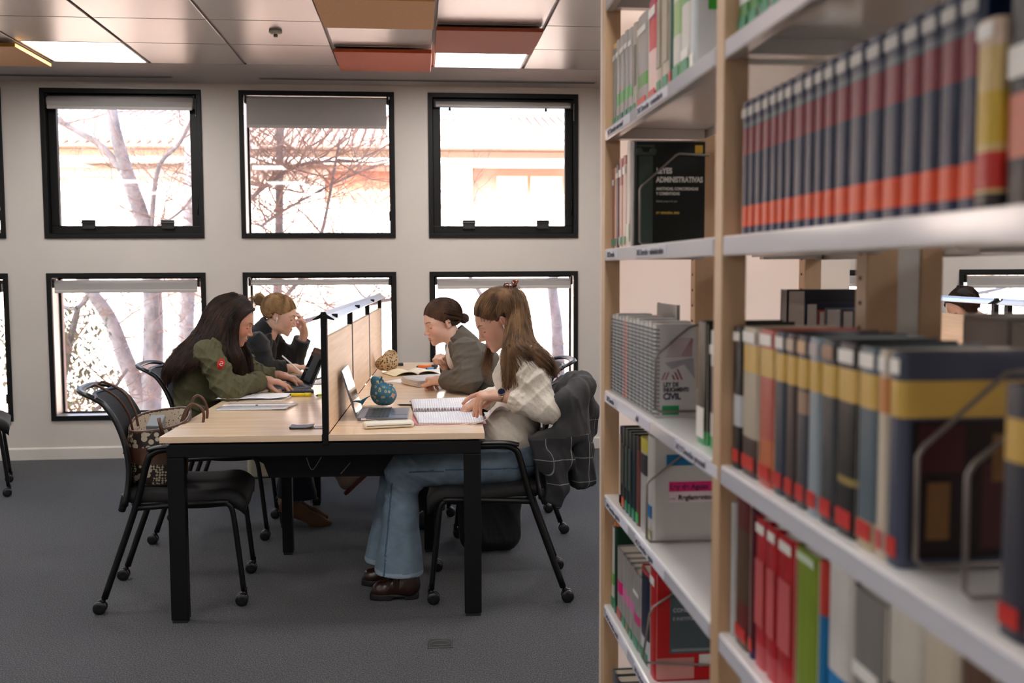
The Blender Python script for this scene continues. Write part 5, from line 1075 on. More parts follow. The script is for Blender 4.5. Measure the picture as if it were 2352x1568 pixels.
def head_local(P, closed=.8):
    """head, face towards +x, chin at z=-.112, crown at .112"""
    Q = P.copy(); Q[:,1] = np.abs(Q[:,1])
    d = ell(Q, (-.014,0,.030), (.093,.074,.082))
    d = smin(d, ell(Q, (.032,0,.008), (.056,.060,.070)), .02)
    d = smin(d, ell(Q, (.030,0,-.040), (.052,.053,.055)), .02)
    d = smin(d, ell(Q, (.036,0,-.075), (.043,.034,.030)), .025)
    d = smin(d, ell(Q, (-.004,.043,-.060), (.026,.016,.028)), .03)
    d = smin(d, ell(Q, (.071,0,-.098), (.014,.017,.013)), .018)
    d = smin(d, ell(Q, (.060,.034,-.034), (.020,.020,.024)), .02)
    d = smin(d, cap(Q, (.080,0,.020), (.066,.042,.018), .0085, .007), .014)
    eye = A(.069,.0305,-.002)
    d = smax(d, -ell(Q, eye+A(.020,0,-.001), (.016,.017,.013)), .012)
    lid = np.linalg.norm(Q-(eye-A(.001,0,0)), axis=1)-.0137
    lid = smax(lid, -(Q[:,2]-(eye[2]-.011*closed+.003)), .002); low = smax(np.linalg.norm(Q-(eye-A(.0015,0,0)), axis=1)-.0133, Q[:,2]-(eye[2]-.0080), .002)
    d = smin(d, np.minimum(lid, low), .003)
    d = smin(d, cap(Q, (.0790,0,.010), (.0995,0,-.030), .0058, .0074), .010)
    d = smin(d, cap(Q, (.072,0,-.030), (.094,0,-.037), .0105, .0065), .004)
    d = smin(d, ell(Q, (.1030,0,-.0350), (.0078,.0074,.0070)), .006)
    d = smin(d, ell(Q, (.0920,.0095,-.0392), (.0088,.0056,.0056)), .005)
    d = smin(d, ell(Q, (.070,0,-.066), (.0185,.026,.020)), .014)
    up = ell(Q, (.0862,0,-.0640), (.0080,.0195,.0048)); dn = ell(Q, (.0848,0,-.0735), (.0082,.0170,.0055))
    d = smin(d, up, .003); d = smin(d, dn, .003)
    crease = ell(Q, (.0945,0,-.0688), (.0090,.022,.0011)); d = smax(d, -crease, .0015)
    ear = ell(Q, (-.010,.0735,-.008), (.0185,.0070,.031)); R_ = frame((1,.30,-.15))
    ear = ell(Q, (-.012,.0725,-.008), (.0160,.0060,.0275), R_); ear = smax(ear, -ell(Q, (-.010,.0795,-.004), (.0098,.0060,.0175), R_), .003)
    ear = smin(ear, ell(Q, (-.003,.0720,-.028), (.006,.0045,.008)), .006)
    d = smin(d, ear, .006)
    return d
def head_tone(L):
    """per point tone from head-local coordinates"""
    y = np.abs(L[:,1]); t = np.zeros((len(L), 4), np.float32); t[:,3] = 1
    g = lambda c, r: np.exp(-(((L[:,0]-c[0])/r[0])**2+((y-c[1])/r[1])**2+((L[:,2]-c[2])/r[2])**2))
    t[:,0] = np.clip(.5*g((.070,.045,-.028), (.03,.022,.022))+.45*g((.105,0,-.036), (.012,.012,.012))+.35*g((-.01,.08,-.01), (.03,.015,.035)), 0, 1)
    lip = np.maximum(1-(((y)/.0205)**2+((L[:,2]+.0640)/.0058)**2), 1-((y/.0180)**2+((L[:,2]+.0738)/.0068)**2)); t[:,1] = np.clip(lip*4, 0, 1)*(L[:,0] > .076)*.9
    bz = .0165+.006*np.sin(np.clip((y-.012)/.036, 0, 1)*2.4); br = (np.abs(L[:,2]-bz-.001) < (.0036-.0022*np.clip((y-.02)/.03, 0, 1)))*(y > .012)*(y < .049)*(L[:,0] > .045); t[:,2] = br*.85
    lash = (np.abs(L[:,2]+.0085-.0) < .0016)*(y > .019)*(y < .045)*(L[:,0] > .070)*(L[:,0] < .09); t[:,2] = np.maximum(t[:,2], lash*.9)
    return t
def hand_f(w, fdir, palm, side, curls, spread=.06, thumb=(.9,.5), s=1.0, palmcup=0.0, tips=None):
    """distance field of a hand: wrist w, fingers along fdir, palm faces `palm`; side +1 puts the thumb on fdir x palm"""
    f = np.asarray(fdir, float); f /= np.linalg.norm(f); pn = np.asarray(palm, float); pn = pn-f*(pn@f); pn /= np.linalg.norm(pn); lat = np.cross(f, pn)*side
    W_ = np.asarray(w, float); pt = lambda a, b, c: W_+(f*a+lat*b+pn*c)*s
    ch_ = []; 
    bases = [(.082,.027,0,.041,.026,.021,.0088),(.087,.009,-.002,.045,.029,.022,.0090),(.083,-.009,-.001,.042,.027,.022,.0086),(.075,-.026,.002,.032,.021,.019,.0076)]
    for k, (bx, by, bz, l1, l2, l3, r_) in enumerate(bases):
        cu = curls[k]; a0 = pt(.028, by*.72, 0); p0 = pt(bx, by, bz); pts = [(a0, .0105*s), (p0, (r_+.0012)*s)]; ang = 0; q = p0; sp = spread*(1.5-k)/1.5
        for L_, c_, rr in ((l1, cu[0], r_), (l2, cu[1], r_*.93), (l3, cu[2], r_*.80)):
            ang += c_; d_ = f*math.cos(ang)+pn*math.sin(ang)+lat*sp*math.cos(ang); d_ /= np.linalg.norm(d_); q = q+d_*L_*s; pts.append((q, rr*s))
        ch_.append(pts)
    ta, tc_ = thumb; t0 = pt(.018, .020, .006); d1 = f*math.cos(ta)+lat*math.sin(ta)*math.cos(tc_)+pn*math.sin(ta)*math.sin(tc_); t1 = t0+d1*.040*s
    d2 = d1*.85+f*.4+pn*.15*tc_; d2 /= np.linalg.norm(d2); t2 = t1+d2*.034*s; d3 = d2*.85+f*.45; d3 /= np.linalg.norm(d3); t3 = t2+d3*.025*s
    th = [(t0, .0145*s), (t1, .0118*s), (t2, .0100*s), (t3, .0085*s)]
    R_ = np.array([f, lat, pn]).T
    def fn(P):
        d = rbox(P, pt(.048, 0, 0), (.042*s, .034*s, .0125*s), .0115*s, R_)
        for pts in ch_: d = smin(d, chain(P, pts[1:], .003*s), .006*s); d = smin(d, cap(P, pts[0][0], pts[1][0], pts[0][1], pts[1][1]), .006*s)
        d = smin(d, chain(P, th, .006*s), .008*s); d = smin(d, cap(P, W_-f*.01, pt(.03, 0, 0), .021*s, .024*s), .016*s)
        return d
    fn.pts = ch_; fn.bound = (np.min([W_-.03]+[p for c in ch_ for p, _ in c]+[t3], axis=0)-.03, np.max([W_+.03]+[p for c in ch_ for p, _ in c]+[t3], axis=0)+.03)
    fn.nails = [(c[-1][0], c[-1][0]-c[-2][0], c[-1][1]) for c in ch_]
    return fn
def join_np(parts):
    V = []; Fq = []; T = []; b = 0
    for v, f, t in parts: V.append(v); Fq.append(f+b); T.append(t); b += len(v)
    return np.concatenate(V), np.concatenate(Fq), np.concatenate(T)
def person(name, label, origin, skin, HC, HR, hs, coarse, hands, arms, neck, iris=(60,42,32), closed=.8, cover=None):
    """body: one mesh. HC/HR/hs head centre, rotation, scale; coarse: field of the covered trunk and legs; arms: (elbow, wrist) skin chains"""
    parts = []; O_ = np.asarray(origin, float)
    def hf(P): 
        d = head_local(((P-HC)@HR)/hs, closed)*hs; return smin(d, chain(P, neck, .02), .018)
    lo = HC-.16; hi = HC+.16; ends = np.array([p for p, _ in neck]); lo = np.minimum(lo, ends.min(0)-.06); hi = np.maximum(hi, ends.max(0)+.06)
    v, f = sdf_arrays(hf, lo, hi, .0023); L_ = ((v-HC)@HR)/hs; parts.append((v, f, head_tone(L_)))
    for hfn, (e_, w_) in zip(hands, arms):
        g = lambda P, hfn=hfn, e_=e_, w_=w_: smin(hfn(P), cap(P, e_, w_, .036, .0235), .012)
        lo, hi = hfn.bound; lo = np.minimum(lo, np.minimum(w_, w_+(np.asarray(e_)-w_)*.5)-.045); hi = np.maximum(hi, np.maximum(w_, w_+(np.asarray(e_)-w_)*.5)+.045)
        v, f = sdf_arrays(g, lo, hi, .0022); t = np.zeros((len(v), 4), np.float32); t[:,3] = 1
        for c, d_, r_ in hfn.nails: t[:,0] = np.maximum(t[:,0], .5*np.exp(-((np.linalg.norm(v-c, axis=1)/.012)**2)))
        parts.append((v, f, t))
    cf = coarse[0] if cover is None else (lambda P: np.maximum(coarse[0](P), cover(P)+.014))
    v, f = sdf_arrays(cf, coarse[1], coarse[2], .014); t = np.zeros((len(v), 4), np.float32); t[:,3] = 1; parts.append((v, f, t))
    V, Fq, T = join_np(parts); o = mesh_np(name, V-O_, Fq, skin); o.location = tuple(O_)
    ca = o.data.color_attributes.new('tone', 'FLOAT_COLOR', 'POINT'); ca.data.foreach_set('color', T.ravel())
    tag(o, label, 'person')
    for s in (-1, 1):       # eyes
        c = HC+HR@(A(.069, s*.0305, -.002)*hs)-O_; b = MB(); fw = Vector(HR[:,0]*1.0-HR[:,2]*.55).normalized()
        rot = fw.to_track_quat('Z', 'Y').to_matrix().to_4x4(); xf = Matrix.Translation(Vector(c))@rot; R0 = .0124*hs
        pr = [(max(R0*math.sin(a), 1e-5), -R0*math.cos(a)) for a in np.linspace(0.05, PI-.02, 14)]; n_ = 18
        vs = []; fs = []; mi = []
        for i, (r_, z) in enumerate(pr):
            for k in range(n_): vs.append((r_*math.cos(2*PI*k/n_), r_*math.sin(2*PI*k/n_), z))
        for i in range(len(pr)-1):
            for k in range(n_): k2 = (k+1)%n_; b_i = i*n_; fs.append((b_i+k, b_i+k2, b_i+n_+k2, b_i+n_+k)); mi.append(2 if i >= 11 else (1 if i >= 9 else 0))
        b.raw(vs, fs, 0, True, xf); b.mi = mi
        b.build('eye', [M('eye_white', rgb(225,215,210), .15), M('iris_%d' % iris[0], rgb(*iris), .1), M('pupil', rgb(8,8,8), .05)], o)
    return o
def scalp(HC, HR, hs, d, lift=0.0):
    """point on the skull in head direction d (local), lifted"""
    d = np.asarray(d, float); d = d/np.linalg.norm(d); c = A(-.014,0,.030); r = A(.093,.074,.082)+.004+lift
    t = 1/np.sqrt(((d/r)**2).sum()); return HC+HR@((c+d*t)*hs)
def slerp_path(HC, HR, hs, d0, d1, n=9, lift=(0,0,0)):
    d0 = np.asarray(d0, float)/np.linalg.norm(d0); d1 = np.asarray(d1, float)/np.linalg.norm(d1); w_ = math.acos(float(np.clip(d0@d1, -1, 1))) or 1e-3; out = []
    for i in range(n):
        t = i/(n-1); d = (math.sin((1-t)*w_)*d0+math.sin(t*w_)*d1)/math.sin(w_); lf = lift[0]*(1-t)**2+2*lift[1]*t*(1-t)+lift[2]*t*t
        out.append(scalp(HC, HR, hs, d, lf))
    return out
def resample(L, n=18):
    L = np.asarray(L, float); s = np.concatenate([[0], np.cumsum(np.linalg.norm(np.diff(L, axis=0), axis=1))]); t = np.linspace(0, s[-1], n)
    return np.stack([np.interp(t, s, L[:,i]) for i in range(3)], 1)
def smooth(L, k=2):
    L = np.asarray(L, float)
    for _ in range(k): L[1:-1] = (L[:-2]+2*L[1:-1]+L[2:])/4
    return L
def hair_sheet(guides, count, rnd, jit=.003, wave=0.0, n=18, wl=3.0):
    """interpolate hairs between neighbouring guide curves"""
    G = [resample(bez(g, 4), n) for g in guides]; out = []
    for _ in range(count):
        x = rnd.random()*(len(G)-1); i = min(int(x), len(G)-2); t = x-i; L = G[i]*(1-t)+G[i+1]*t
        j = np.array([rnd.gauss(0, 1) for _ in range(3)])*jit; ph = rnd.random()*6.28; j2 = np.array([rnd.gauss(0, 1) for _ in range(3)])*jit*1.6; u = np.linspace(0, 1, n)[:,None]
        L = L+j*(1-u)+j2*u+wave*np.sin(u*wl*6.28+ph)*u*np.array([[rnd.uniform(-1,1), rnd.uniform(-1,1), .2]]); k = rnd.uniform(.8, 1.0) if wave else rnd.uniform(.9, 1); m_ = max(6, int(n*k)); out.append(L[:m_])
    return out
def hairmat(name, dark, light, rough=.5):
    m = mat(name, dark, rough, noise=(16, .3), col2=light, stretch=(1.6,1.6,.35), spec=.35); n, l, p = nodes_of(m); p.inputs['Anisotropic'].default_value = .5
    return m
def torso(P, pel, ch, sh, pr, cr, k=.06):
    """pelvis -> chest -> shoulders, as oriented ellipsoids; pr, cr = (fwd, lat, up) radii"""
    pel = np.asarray(pel); ch = np.asarray(ch); up = ch-pel; up = up/np.linalg.norm(up); lat = np.asarray(sh[0])-np.asarray(sh[1]); lat = lat/np.linalg.norm(lat); fw = np.cross(lat, up); R_ = np.array([fw, lat, up]).T
    d = smin(ell(P, pel, pr, R_), ell(P, ch, cr, R_), k*1.4); mid = (pel+ch)/2; d = smin(d, ell(P, mid, ((pr[0]+cr[0])*.46, (pr[1]+cr[1])*.43, np.linalg.norm(ch-pel)*.55), R_), k)
    return smin(d, cap(P, sh[0], sh[1], .058, .058), k)
def jeans(P, hip, knee, ank, wid=(.088,.066,.074), flare=.105, O3=None, hem=.105):
    d = ell(P, (np.asarray(hip[0])+hip[1])/2+A(.035 if hip[0][0] > knee[0][0] else -.035,0,.02), (.135,.175,.105))
    for h, k, a in zip(hip, knee, ank):
        th = cap(P, h, k, wid[0], wid[1]); sh = chain(P, [(k, wid[1]), (k+(a-k)*.45, wid[2]), (a+A(0,0,-.02), flare)], .02)
        ls = smin(th, sh, .03); ls = ls+folds(P, (.6,0,.8), 46, .006, 3)*np.exp(-(np.linalg.norm(P-k, axis=1)/.13)**2)*1.6+.0022*wob(P, 26, 2)
        ls = np.maximum(ls, hem+.0+(-.07)*(P[:,0]-a[0])-P[:,2]); d = smin(d, ls, .015)
    d = d+folds(P, (.9,0,-.3), 34, .004, 5)*np.exp(-(np.linalg.norm(P-(np.asarray(hip[0])+A(0,0,.03)), axis=1)/.14)**2)
    return d
def sleeve(P, s0, e0, w0, r, cuff_at=.86, fa=.006, seed=1.0):
    sl = smin(cap(P, s0, e0, r[0], r[1]), cap(P, e0, e0+(w0-e0)*cuff_at, r[1], r[2]), .03); ax = e0-s0; ax = ax/np.linalg.norm(ax)
    sl = sl+folds(P, ax+A(.1,.3,.4), 44, fa, seed)+folds(P, A(1,.2,0), 52, fa, seed+3)*np.exp(-(np.linalg.norm(P-e0, axis=1)/.09)**2)*1.3; u = (w0-e0)/np.linalg.norm(w0-e0)
    q = e0+(w0-e0)*cuff_at; dd = np.linalg.norm(P-w0, axis=1); return np.where(dd < .12, np.maximum(sl, (P-q)@u), sl)
SKIN1 = skinmat('skin_warm', rgb(202,156,134)); SKIN2 = skinmat('skin_fair', rgb(216,176,156)); SKIN3 = skinmat('skin_tan', rgb(192,144,122), blush=(.66,.17,.11))
def legs_f(P, hip, knee, ank, r):
    d = None
    for h, k, a in zip(hip, knee, ank):
        e = smin(cap(P, h, k, r[0], r[1]), cap(P, k, a, r[1], r[2]), .03); d = e if d is None else smin(d, e, .02)
    return d
DENIM = mat('blue_denim', rgb(104,122,138), .85, noise=(22, .16), bump=(520, .5, .0008)); DENIMD = mat('dark_denim', rgb(26,32,50), .9, bump=(500, .4, .0008))
def SD(name, fn, lo, hi, h, m, parent, O_, pick=None):
    """distance field in world coordinates under a parent standing at O_"""
    vs, fs = sdf_arrays(fn, lo, hi, h); mi = pick(vs[fs].mean(axis=1)) if pick is not None else None
    return mesh_np(name, vs-np.asarray(O_), fs, m, parent, mi)
def ST(name, lines, r, m, parent, O_): return strands(name, [np.asarray(L)-np.asarray(O_) for L in lines], r, m, parent)

# ------------------------------------------------------------------ woman in the white blouse
O = A(.335, 4.262, 0); HC = A(.338, 4.262, 1.158); HR = frame((-math.cos(.50), -.10, -math.sin(.50))); hs = 1.03
shl = A(.437,4.115,1.005); shr = A(.430,4.435,1.005); pel = A(.425,4.27,.575); che = A(.468,4.27,.90); el_ = A(.520,4.045,.800); wl = A(.335,4.085,.858); er = A(.40,4.53,.79); wr = A(.275,4.42,.795)
hl = hand_f(wl, (-.95,-.02,.10), (0,.25,-1), -1, [(1.05,.35,.25),(1.15,.35,.25),(1.25,.40,.3),(.15,.25,.2)], .03, thumb=(1.15,.9))
hl = hand_f(wl, (-.97,.02,.02), (-.05,.20,-1), -1, [(.35,.30,.2),(1.25,.10,.1),(1.30,.15,.1),(1.25,.30,.2)], .05, thumb=(.9,1.25))
hr_ = hand_f(wr, (-.8,-.25,-.35), (0,0,-1), 1, [(.4,.4,.3)]*4, .05)
neckW = [(A(.385,4.265,1.115), .048), (A(.418,4.27,1.060), .050), (A(.445,4.27,1.00), .062)]
hipW = [A(.38,4.18,.555), A(.38,4.36,.555)]; kneeW = [A(-.075,4.165,.530), A(-.10,4.365,.535)]; ankW = [A(-.095,4.165,.13), A(-.145,4.34,.13)]
cw = lambda P: smin(torso(P, pel, che, (shl, shr), (.085,.13,.09), (.085,.12,.15)), legs_f(P, hipW, kneeW, ankW, (.070,.050,.035)), .03)
BLOUSE = mat('crinkled_white_cotton', rgb(216,207,194), .85, bump=(75, .9, .003), noise=(60, .04))
def blouse(P):
    d = torso(P, (.392,4.27,.64), (.462,4.27,.885), (shl-A(-.012,.0,.012), shr-A(-.012,0,.012)), (.112,.160,.10), (.103,.140,.150), .05)
    d = smin(d, ell(P, (.345,4.27,.70), (.085,.14,.075)), .05); d = smin(d, ell(P, (.375,4.27,.915), (.062,.115,.07)), .04)
    flare = ell(P, (.362,4.27,.660), (.118,.172,.045)); d = smin(d, flare, .03)
    for s0, e0, w0 in ((shl, el_, wl), (shr, er, wr)):
        s0 = s0+A(0,0,-.005); sl = smin(cap(P, s0, s0+(e0-s0)*.35, .066, .062), cap(P, s0+(e0-s0)*.3, e0, .060, .056), .03)
        sl = smin(sl, cap(P, e0, e0+(w0-e0)*.62, .056, .052), .025); sl = smin(sl, cap(P, e0+(w0-e0)*.6, e0+(w0-e0)*.80, .044, .030), .018)
        ax = e0-s0; ax = ax/np.linalg.norm(ax); sl = sl+folds(P, ax+A(.3,.2,.2), 52, .006, 1.0)
        q = e0+(w0-e0)*.72; near = np.exp(-(np.linalg.norm(P-q, axis=1)/.05)**2); an = np.arctan2(P[:,2]-q[2], P[:,1]-q[1]); sl = sl+near*.0030*np.sin(an*11)
        top = np.exp(-(np.linalg.norm(P-(s0+A(0,0,.04)), axis=1)/.05)**2); sl = sl+top*.003*np.sin((P@A(1,.4,.1))*210)
        d = smin(d, sl, .02)
    d = d+folds(P, (.5,.1,.7), 42, .0045, 2.0)+.0016*np.sin(P[:,1]*150+6*wob(P, 8))*np.clip((.74-P[:,2])*8, 0, 1)
    d = smax(d, .632+.010*np.sin(P[:,0]*40)+.30*np.maximum(0, .32-P[:,0])-P[:,2], .006)
    d = smax(d, -chain(P, [(A(.34,4.265,1.09), .050), (A(.405,4.268,1.03), .052)], .02), .006)
    for e0, w0 in ((el_, wl), (er, wr)): u = (w0-e0)/np.linalg.norm(w0-e0); q = w0-u*.034; dd = np.linalg.norm(P-w0, axis=1); d = np.where(dd < .09, np.maximum(d, (P-q)@u), d)
    return d
W_ = person('person', 'woman in a white blouse and flared jeans leafing through a spiral notebook', O, SKIN1, HC, HR, hs, (cw, A(-.25,4.0,.05), A(.65,4.6,1.15)), [hl, hr_], [(el_, wl), (er, wr)], neckW, closed=1.25, cover=lambda P: np.minimum(blouse(P), jeans(P, hipW, kneeW, ankW, hem=.05)))
SD('blouse', blouse, A(.20,3.93,.58), A(.64,4.66,1.12), .0046, BLOUSE, W_, O)
def seam_shift(P, d): return d
JS = lambda P: jeans(P, hipW, kneeW, ankW)
jm = [DENIM, mat('denim_hem', rgb(134,150,164), .85, bump=(500,.5,.0008)), mat('denim_seam', rgb(62,84,108), .85)]
def jpick(C):
    mi = np.zeros(len(C), int); a = .105-.07*(C[:,0]+.095); mi[(C[:,2] < a+.020)] = 1
    seam = (np.abs(C[:,0]-(-.118-.10*(.5-C[:,2]))) < .0035)*(C[:,2] < .50)*(C[:,1] < 4.165); mi[seam.astype(bool)] = 2
    s2 = (np.abs(C[:,2]-(.545+.02*(C[:,0]))) < .003)*(C[:,0] > -.05)*(C[:,1] < 4.14); mi[s2.astype(bool)] = 2; return mi
SD('jeans', JS, A(-.32,3.98,.04), A(.62,4.56,.74), .0060, jm, W_, O, jpick)
LEA = mat('dark_brown_leather', rgb(44,24,20), .28, bump=(90,.25,.001), coat=.2); SOLE = mat('black_sole', rgb(14,13,13), .6)
def boot_f(P, heel, toe, top, hh=.0):
    """ankle boot from heel to toe (ground points) with shaft up to top"""
    heel = np.asarray(heel, float); toe = np.asarray(toe, float); u = toe-heel; L_ = np.linalg.norm(u[:2]); u = u/np.linalg.norm(u); m_ = heel+u*L_*.45
    d = chain(P, [(heel+A(0,0,.055)+u*.035, .038), (m_+A(0,0,.052), .036), (toe-u*.045+A(0,0,.036), .037)], .03)
    d = smin(d, cap(P, heel+u*.045+A(0,0,.05), top, .040, .044), .03); d = smin(d, cap(P, heel+u*.05+A(0,0,.09), m_+A(0,0,.062), .034, .026), .025)
    return np.maximum(d, .014-P[:,2])+folds(P, (u[0],u[1],.5), 70, .0025, 1)*np.exp(-(np.linalg.norm(P-(m_+u*.03+A(0,0,.07)), axis=1)/.06)**2)*2
def sole_f(P, heel, toe):
    heel = np.asarray(heel, float); toe = np.asarray(toe, float); u = (toe-heel)/np.linalg.norm(toe-heel); L_ = np.linalg.norm(toe-heel); R_ = frame((u[0],u[1],0)); c = (heel+toe)/2+A(0,0,.013); q = (P-c)@R_
    w_ = .037+.006*np.cos((q[:,0]/L_-.22)*5); e = np.sqrt((q[:,0]/(L_/2))**4+(q[:,1]/w_)**4)**.5; d = (e-1)*.038; d = np.maximum(d, np.abs(q[:,2])-.013)
    arch = np.maximum(np.abs(q[:,0]+.02)-.026, q[:,2]+.002); d = np.maximum(d, -arch); return d
for k, (h, t_, tp) in enumerate(((A(-.012,4.135,0), A(-.262+.045,4.150,0), A(-.045,4.150,.15)), (A(-.060,4.335,0), A(-.262,4.345,0), A(-.088,4.34,.15)))):
    so_ = SD('boot', lambda P: boot_f(P, h, t_, tp), np.minimum(h, t_)-A(.06,.07,.02), np.maximum(h, t_)+A(.06,.07,.20), .0042, LEA, W_, O)
    v, f = sdf_arrays(lambda P: sole_f(P, h, t_), np.minimum(h, t_)-A(.06,.07,.02), np.maximum(h, t_)+A(.06,.07,.06), .0038); mesh_np('sole', v-O, f, SOLE, so_)
    b = MB(); c0 = h+(t_-h)*.46-O; b.box((c0[0]-.012,c0[1]-.047,.055),(c0[0]+.012,c0[1]-.040,.100), xf=None); b.tube([(c0[0]+.012,c0[1]-.04,.085),(c0[0]-.008,c0[1],.118),(c0[0]+.008,c0[1]+.04,.085)], .010, 6, flat=(1.3,.35)); st_ = b.build('strap', LEA, so_, .002)
    b = MB(); b.tube([(c0[0]-.012,c0[1]-.050,.100),(c0[0]+.012,c0[1]-.050,.100),(c0[0]+.012,c0[1]-.048,.118),(c0[0]-.012,c0[1]-.048,.118),(c0[0]-.012,c0[1]-.050,.100)], .002, 6); b.build('buckle', M('buckle', rgb(170,168,160), .25, .9), st_)
HAIRW = hairmat('chestnut_hair', rgb(70,48,34), rgb(158,120,84)); HAIRWD = mat('chestnut_under', rgb(62,44,33), .7, noise=(30,.3), stretch=(2,2,.3))
rnd = random.Random(11); S3 = lambda d, lf=0.0: scalp(HC, HR, hs, (d[0], -d[1], d[2]), lf); clipd = (-.84, 0, .54)
L_ = []
front = [(.93,y,z) for y, z in ((-.78,.05),(-.72,.28),(-.62,.50),(-.45,.68),(-.2,.78),(.1,.80),(.4,.70),(.6,.5),(.74,.2))]
front = [(-.15,-1,.10),(.12,-.98,.0),(.34,-.93,-.10),(.54,-.84,-.06),(.72,-.70,.10),(.85,-.52,.27),(.92,-.33,.39),(.95,-.12,.45),(.95,.12,.45),(.90,.40,.35),(.74,.68,.12)]
gd = [slerp_path(HC, HR, hs, (d[0], -d[1], d[2]), clipd, 9, (-.0015,.019,.016)) for d in front]; L_ += hair_sheet(gd, 3600, rnd, .0022, .0)
# loose length: from the clip and the side of the head, down behind the ear to shoulder and back
back0 = S3((-.88,0,.48), .014)
g1 = [ [back0, S3((-1,-.1,.25), .020), S3((-1,-.25,-.15), .022), A(.465,4.16,1.075), A(.515,4.10,1.02), A(.555,4.09,.965), A(.572,4.10,.925)],
       [back0, S3((-.95,-.35,.25), .020), S3((-.85,-.6,-.2), .022), A(.445,4.13,1.070), A(.485,4.08,1.035), A(.530,4.07,.985), A(.560,4.08,.93)],
       [back0, S3((-.85,-.55,.25), .018), S3((-.65,-.8,-.25), .02), A(.405,4.12,1.085), A(.415,4.07,1.05), A(.455,4.055,1.02), A(.50,4.05,.97)],
       [S3((-.75,-.45,.45), .012), S3((-.65,-.8,.15), .016), S3((-.45,-.95,-.3), .018), A(.375,4.11,1.06), A(.372,4.09,.99), A(.372,4.085,.93), A(.365,4.08,.88)],
       [S3((-.2,-.8,.4), .010), S3((-.25,-1,-.1), .014), S3((-.15,-1,-.55), .012), A(.350,4.13,1.03), A(.350,4.10,.97), A(.352,4.09,.90), A(.338,4.08,.865)]]
L_ += hair_sheet(g1[:4], 3400, rnd, .007, .005, 22); L_ += hair_sheet(g1[3:], 1100, rnd, .005, .006, 22); L_ += hair_sheet([g1[0], g1[3]], 900, rnd, .010, .006, 22)
g2 = [[back0, S3((-.95,.2,.4), .018), S3((-1,.3,-.2), .022), A(.475,4.34,1.07), A(.53,4.37,1.00), A(.56,4.38,.94)], [back0, S3((-.98,0,.4), .018), S3((-1,0,-.2), .024), A(.485,4.27,1.07), A(.545,4.27,1.0), A(.582,4.25,.93)], g1[0]]
L_ += hair_sheet(g2, 1600, rnd, .007, .006, 22)
g3 = [[S3((.1,.9,.1), .01), S3((.15,1,-.5), .01), A(.315,4.35,1.02), A(.305,4.36,.96), A(.318,4.36,.90)], [S3((.2,.9,.1), .01), S3((.3,.9,-.55), .01), A(.295,4.34,1.02), A(.285,4.33,.95), A(.300,4.33,.885)]]
L_ += hair_sheet(g3, 170, rnd, .007, .010, 22)
for _ in range(60):
    d = (rnd.uniform(.2,.9), rnd.uniform(.3,.9), rnd.uniform(-.1,.7)); L_.append(np.array(slerp_path(HC, HR, hs, d, (-.6,.4,.6), 8, (.002,.030,.02)))+np.random.RandomState(_).normal(0,.002,(8,3)))
b0 = A(.322,4.125,1.075); L_.append(resample(bez([S3((-.1,-.9,.5), .012), S3((.2,-1,.1), .03), S3((.15,-1,-.5), .03), A(.345,4.115,1.00), A(.362,4.11,1.03), A(.358,4.115,1.06)], 6), 30))
hair_W = ST('hair', L_, .0011, HAIRW, W_, O)
def hmW(P):
    L2 = ((P-HC)@HR)/hs; sk = ell(L2, (-.018,0,.034), (.095,.077,.082))*hs; face = L2[:,0]-.052+.45*np.maximum(0, -L2[:,2]+.02)*1.6-.35*np.maximum(0, L2[:,2]-.055); ear = ell(L2, (.0,.085,-.02), (.035,.03,.045)); ear2 = ell(L2, (.0,-.085,-.02), (.035,.03,.045))
    d = smax(sk, face*.8, .01); d = np.maximum(d, -(L2[:,2]+.062)); d = np.maximum(d, -ear2)
    for g in (g1[0], g1[1], g1[2], g2[0], g2[1]): d = smin(d, chain(P, [(np.asarray(p), r_*.62) for p, r_ in zip(g[1:], (.006,.011,.017,.015,.012,.005))], .02), .02)
    d = smin(d, chain(P, [(np.asarray(p), r_*.62) for p, r_ in zip(g1[3][1:], (.006,.012,.016,.014,.010,.005))], .02), .02)
    return d+.0012*np.sin(P@A(160,220,60)+5*wob(P, 16))
SD('hair_mass', hmW, HC-A(.15,.25,.32), HC+A(.30,.20,.16), .0042, HAIRWD, hair_W, O)
cp = S3((-.84,.05,.56), .034)-O; b = MB(); TOR = mat('tortoiseshell', rgb(120,48,18), .12, noise=(60,.5), trans=.3, coat=.5)
for s in (-1, 1):
    b.tube(bez([tuple(cp+A(.004,s*.012,-.004)), tuple(cp+A(.012,s*.022,.004)), tuple(cp+A(.018,s*.014,.022))], 5), [.006,.006,.006,.006,.006,.007,.008,.009,.010,.011,.011][:11], 6, flat=(.5,1.4))
    for q in range(4): b.tube([tuple(cp+A(-.02+q*.012,s*.02,.0)), tuple(cp+A(-.02+q*.012,s*.026,-.014)), tuple(cp+A(-.02+q*.012,s*.012,-.022))], .0024, 6)
    b.tube([tuple(cp+A(-.026,s*.02,.0)), tuple(cp+A(.024,s*.02,.0))], .004, 6)
b.tube(bez([tuple(cp+A(-.034,-.01,-.004)), tuple(cp+A(-.026,-.012,.010)), tuple(cp+A(-.012,-.01,.008)), tuple(cp+A(-.004,-.008,-.004))], 4), .0035, 6)
b.build('hair_clip', TOR, W_)
ep = HC+HR@(A(.000,.079,-.014)*hs)-O; d_ = HR@A(.15,.12,-1)
MB().tube([tuple(ep), tuple(ep+d_*.008), tuple(ep+d_*.030)], [.0048,.0036,.0026], 8).build('earphone', M('earphone_white', rgb(225,222,220), .25), W_)
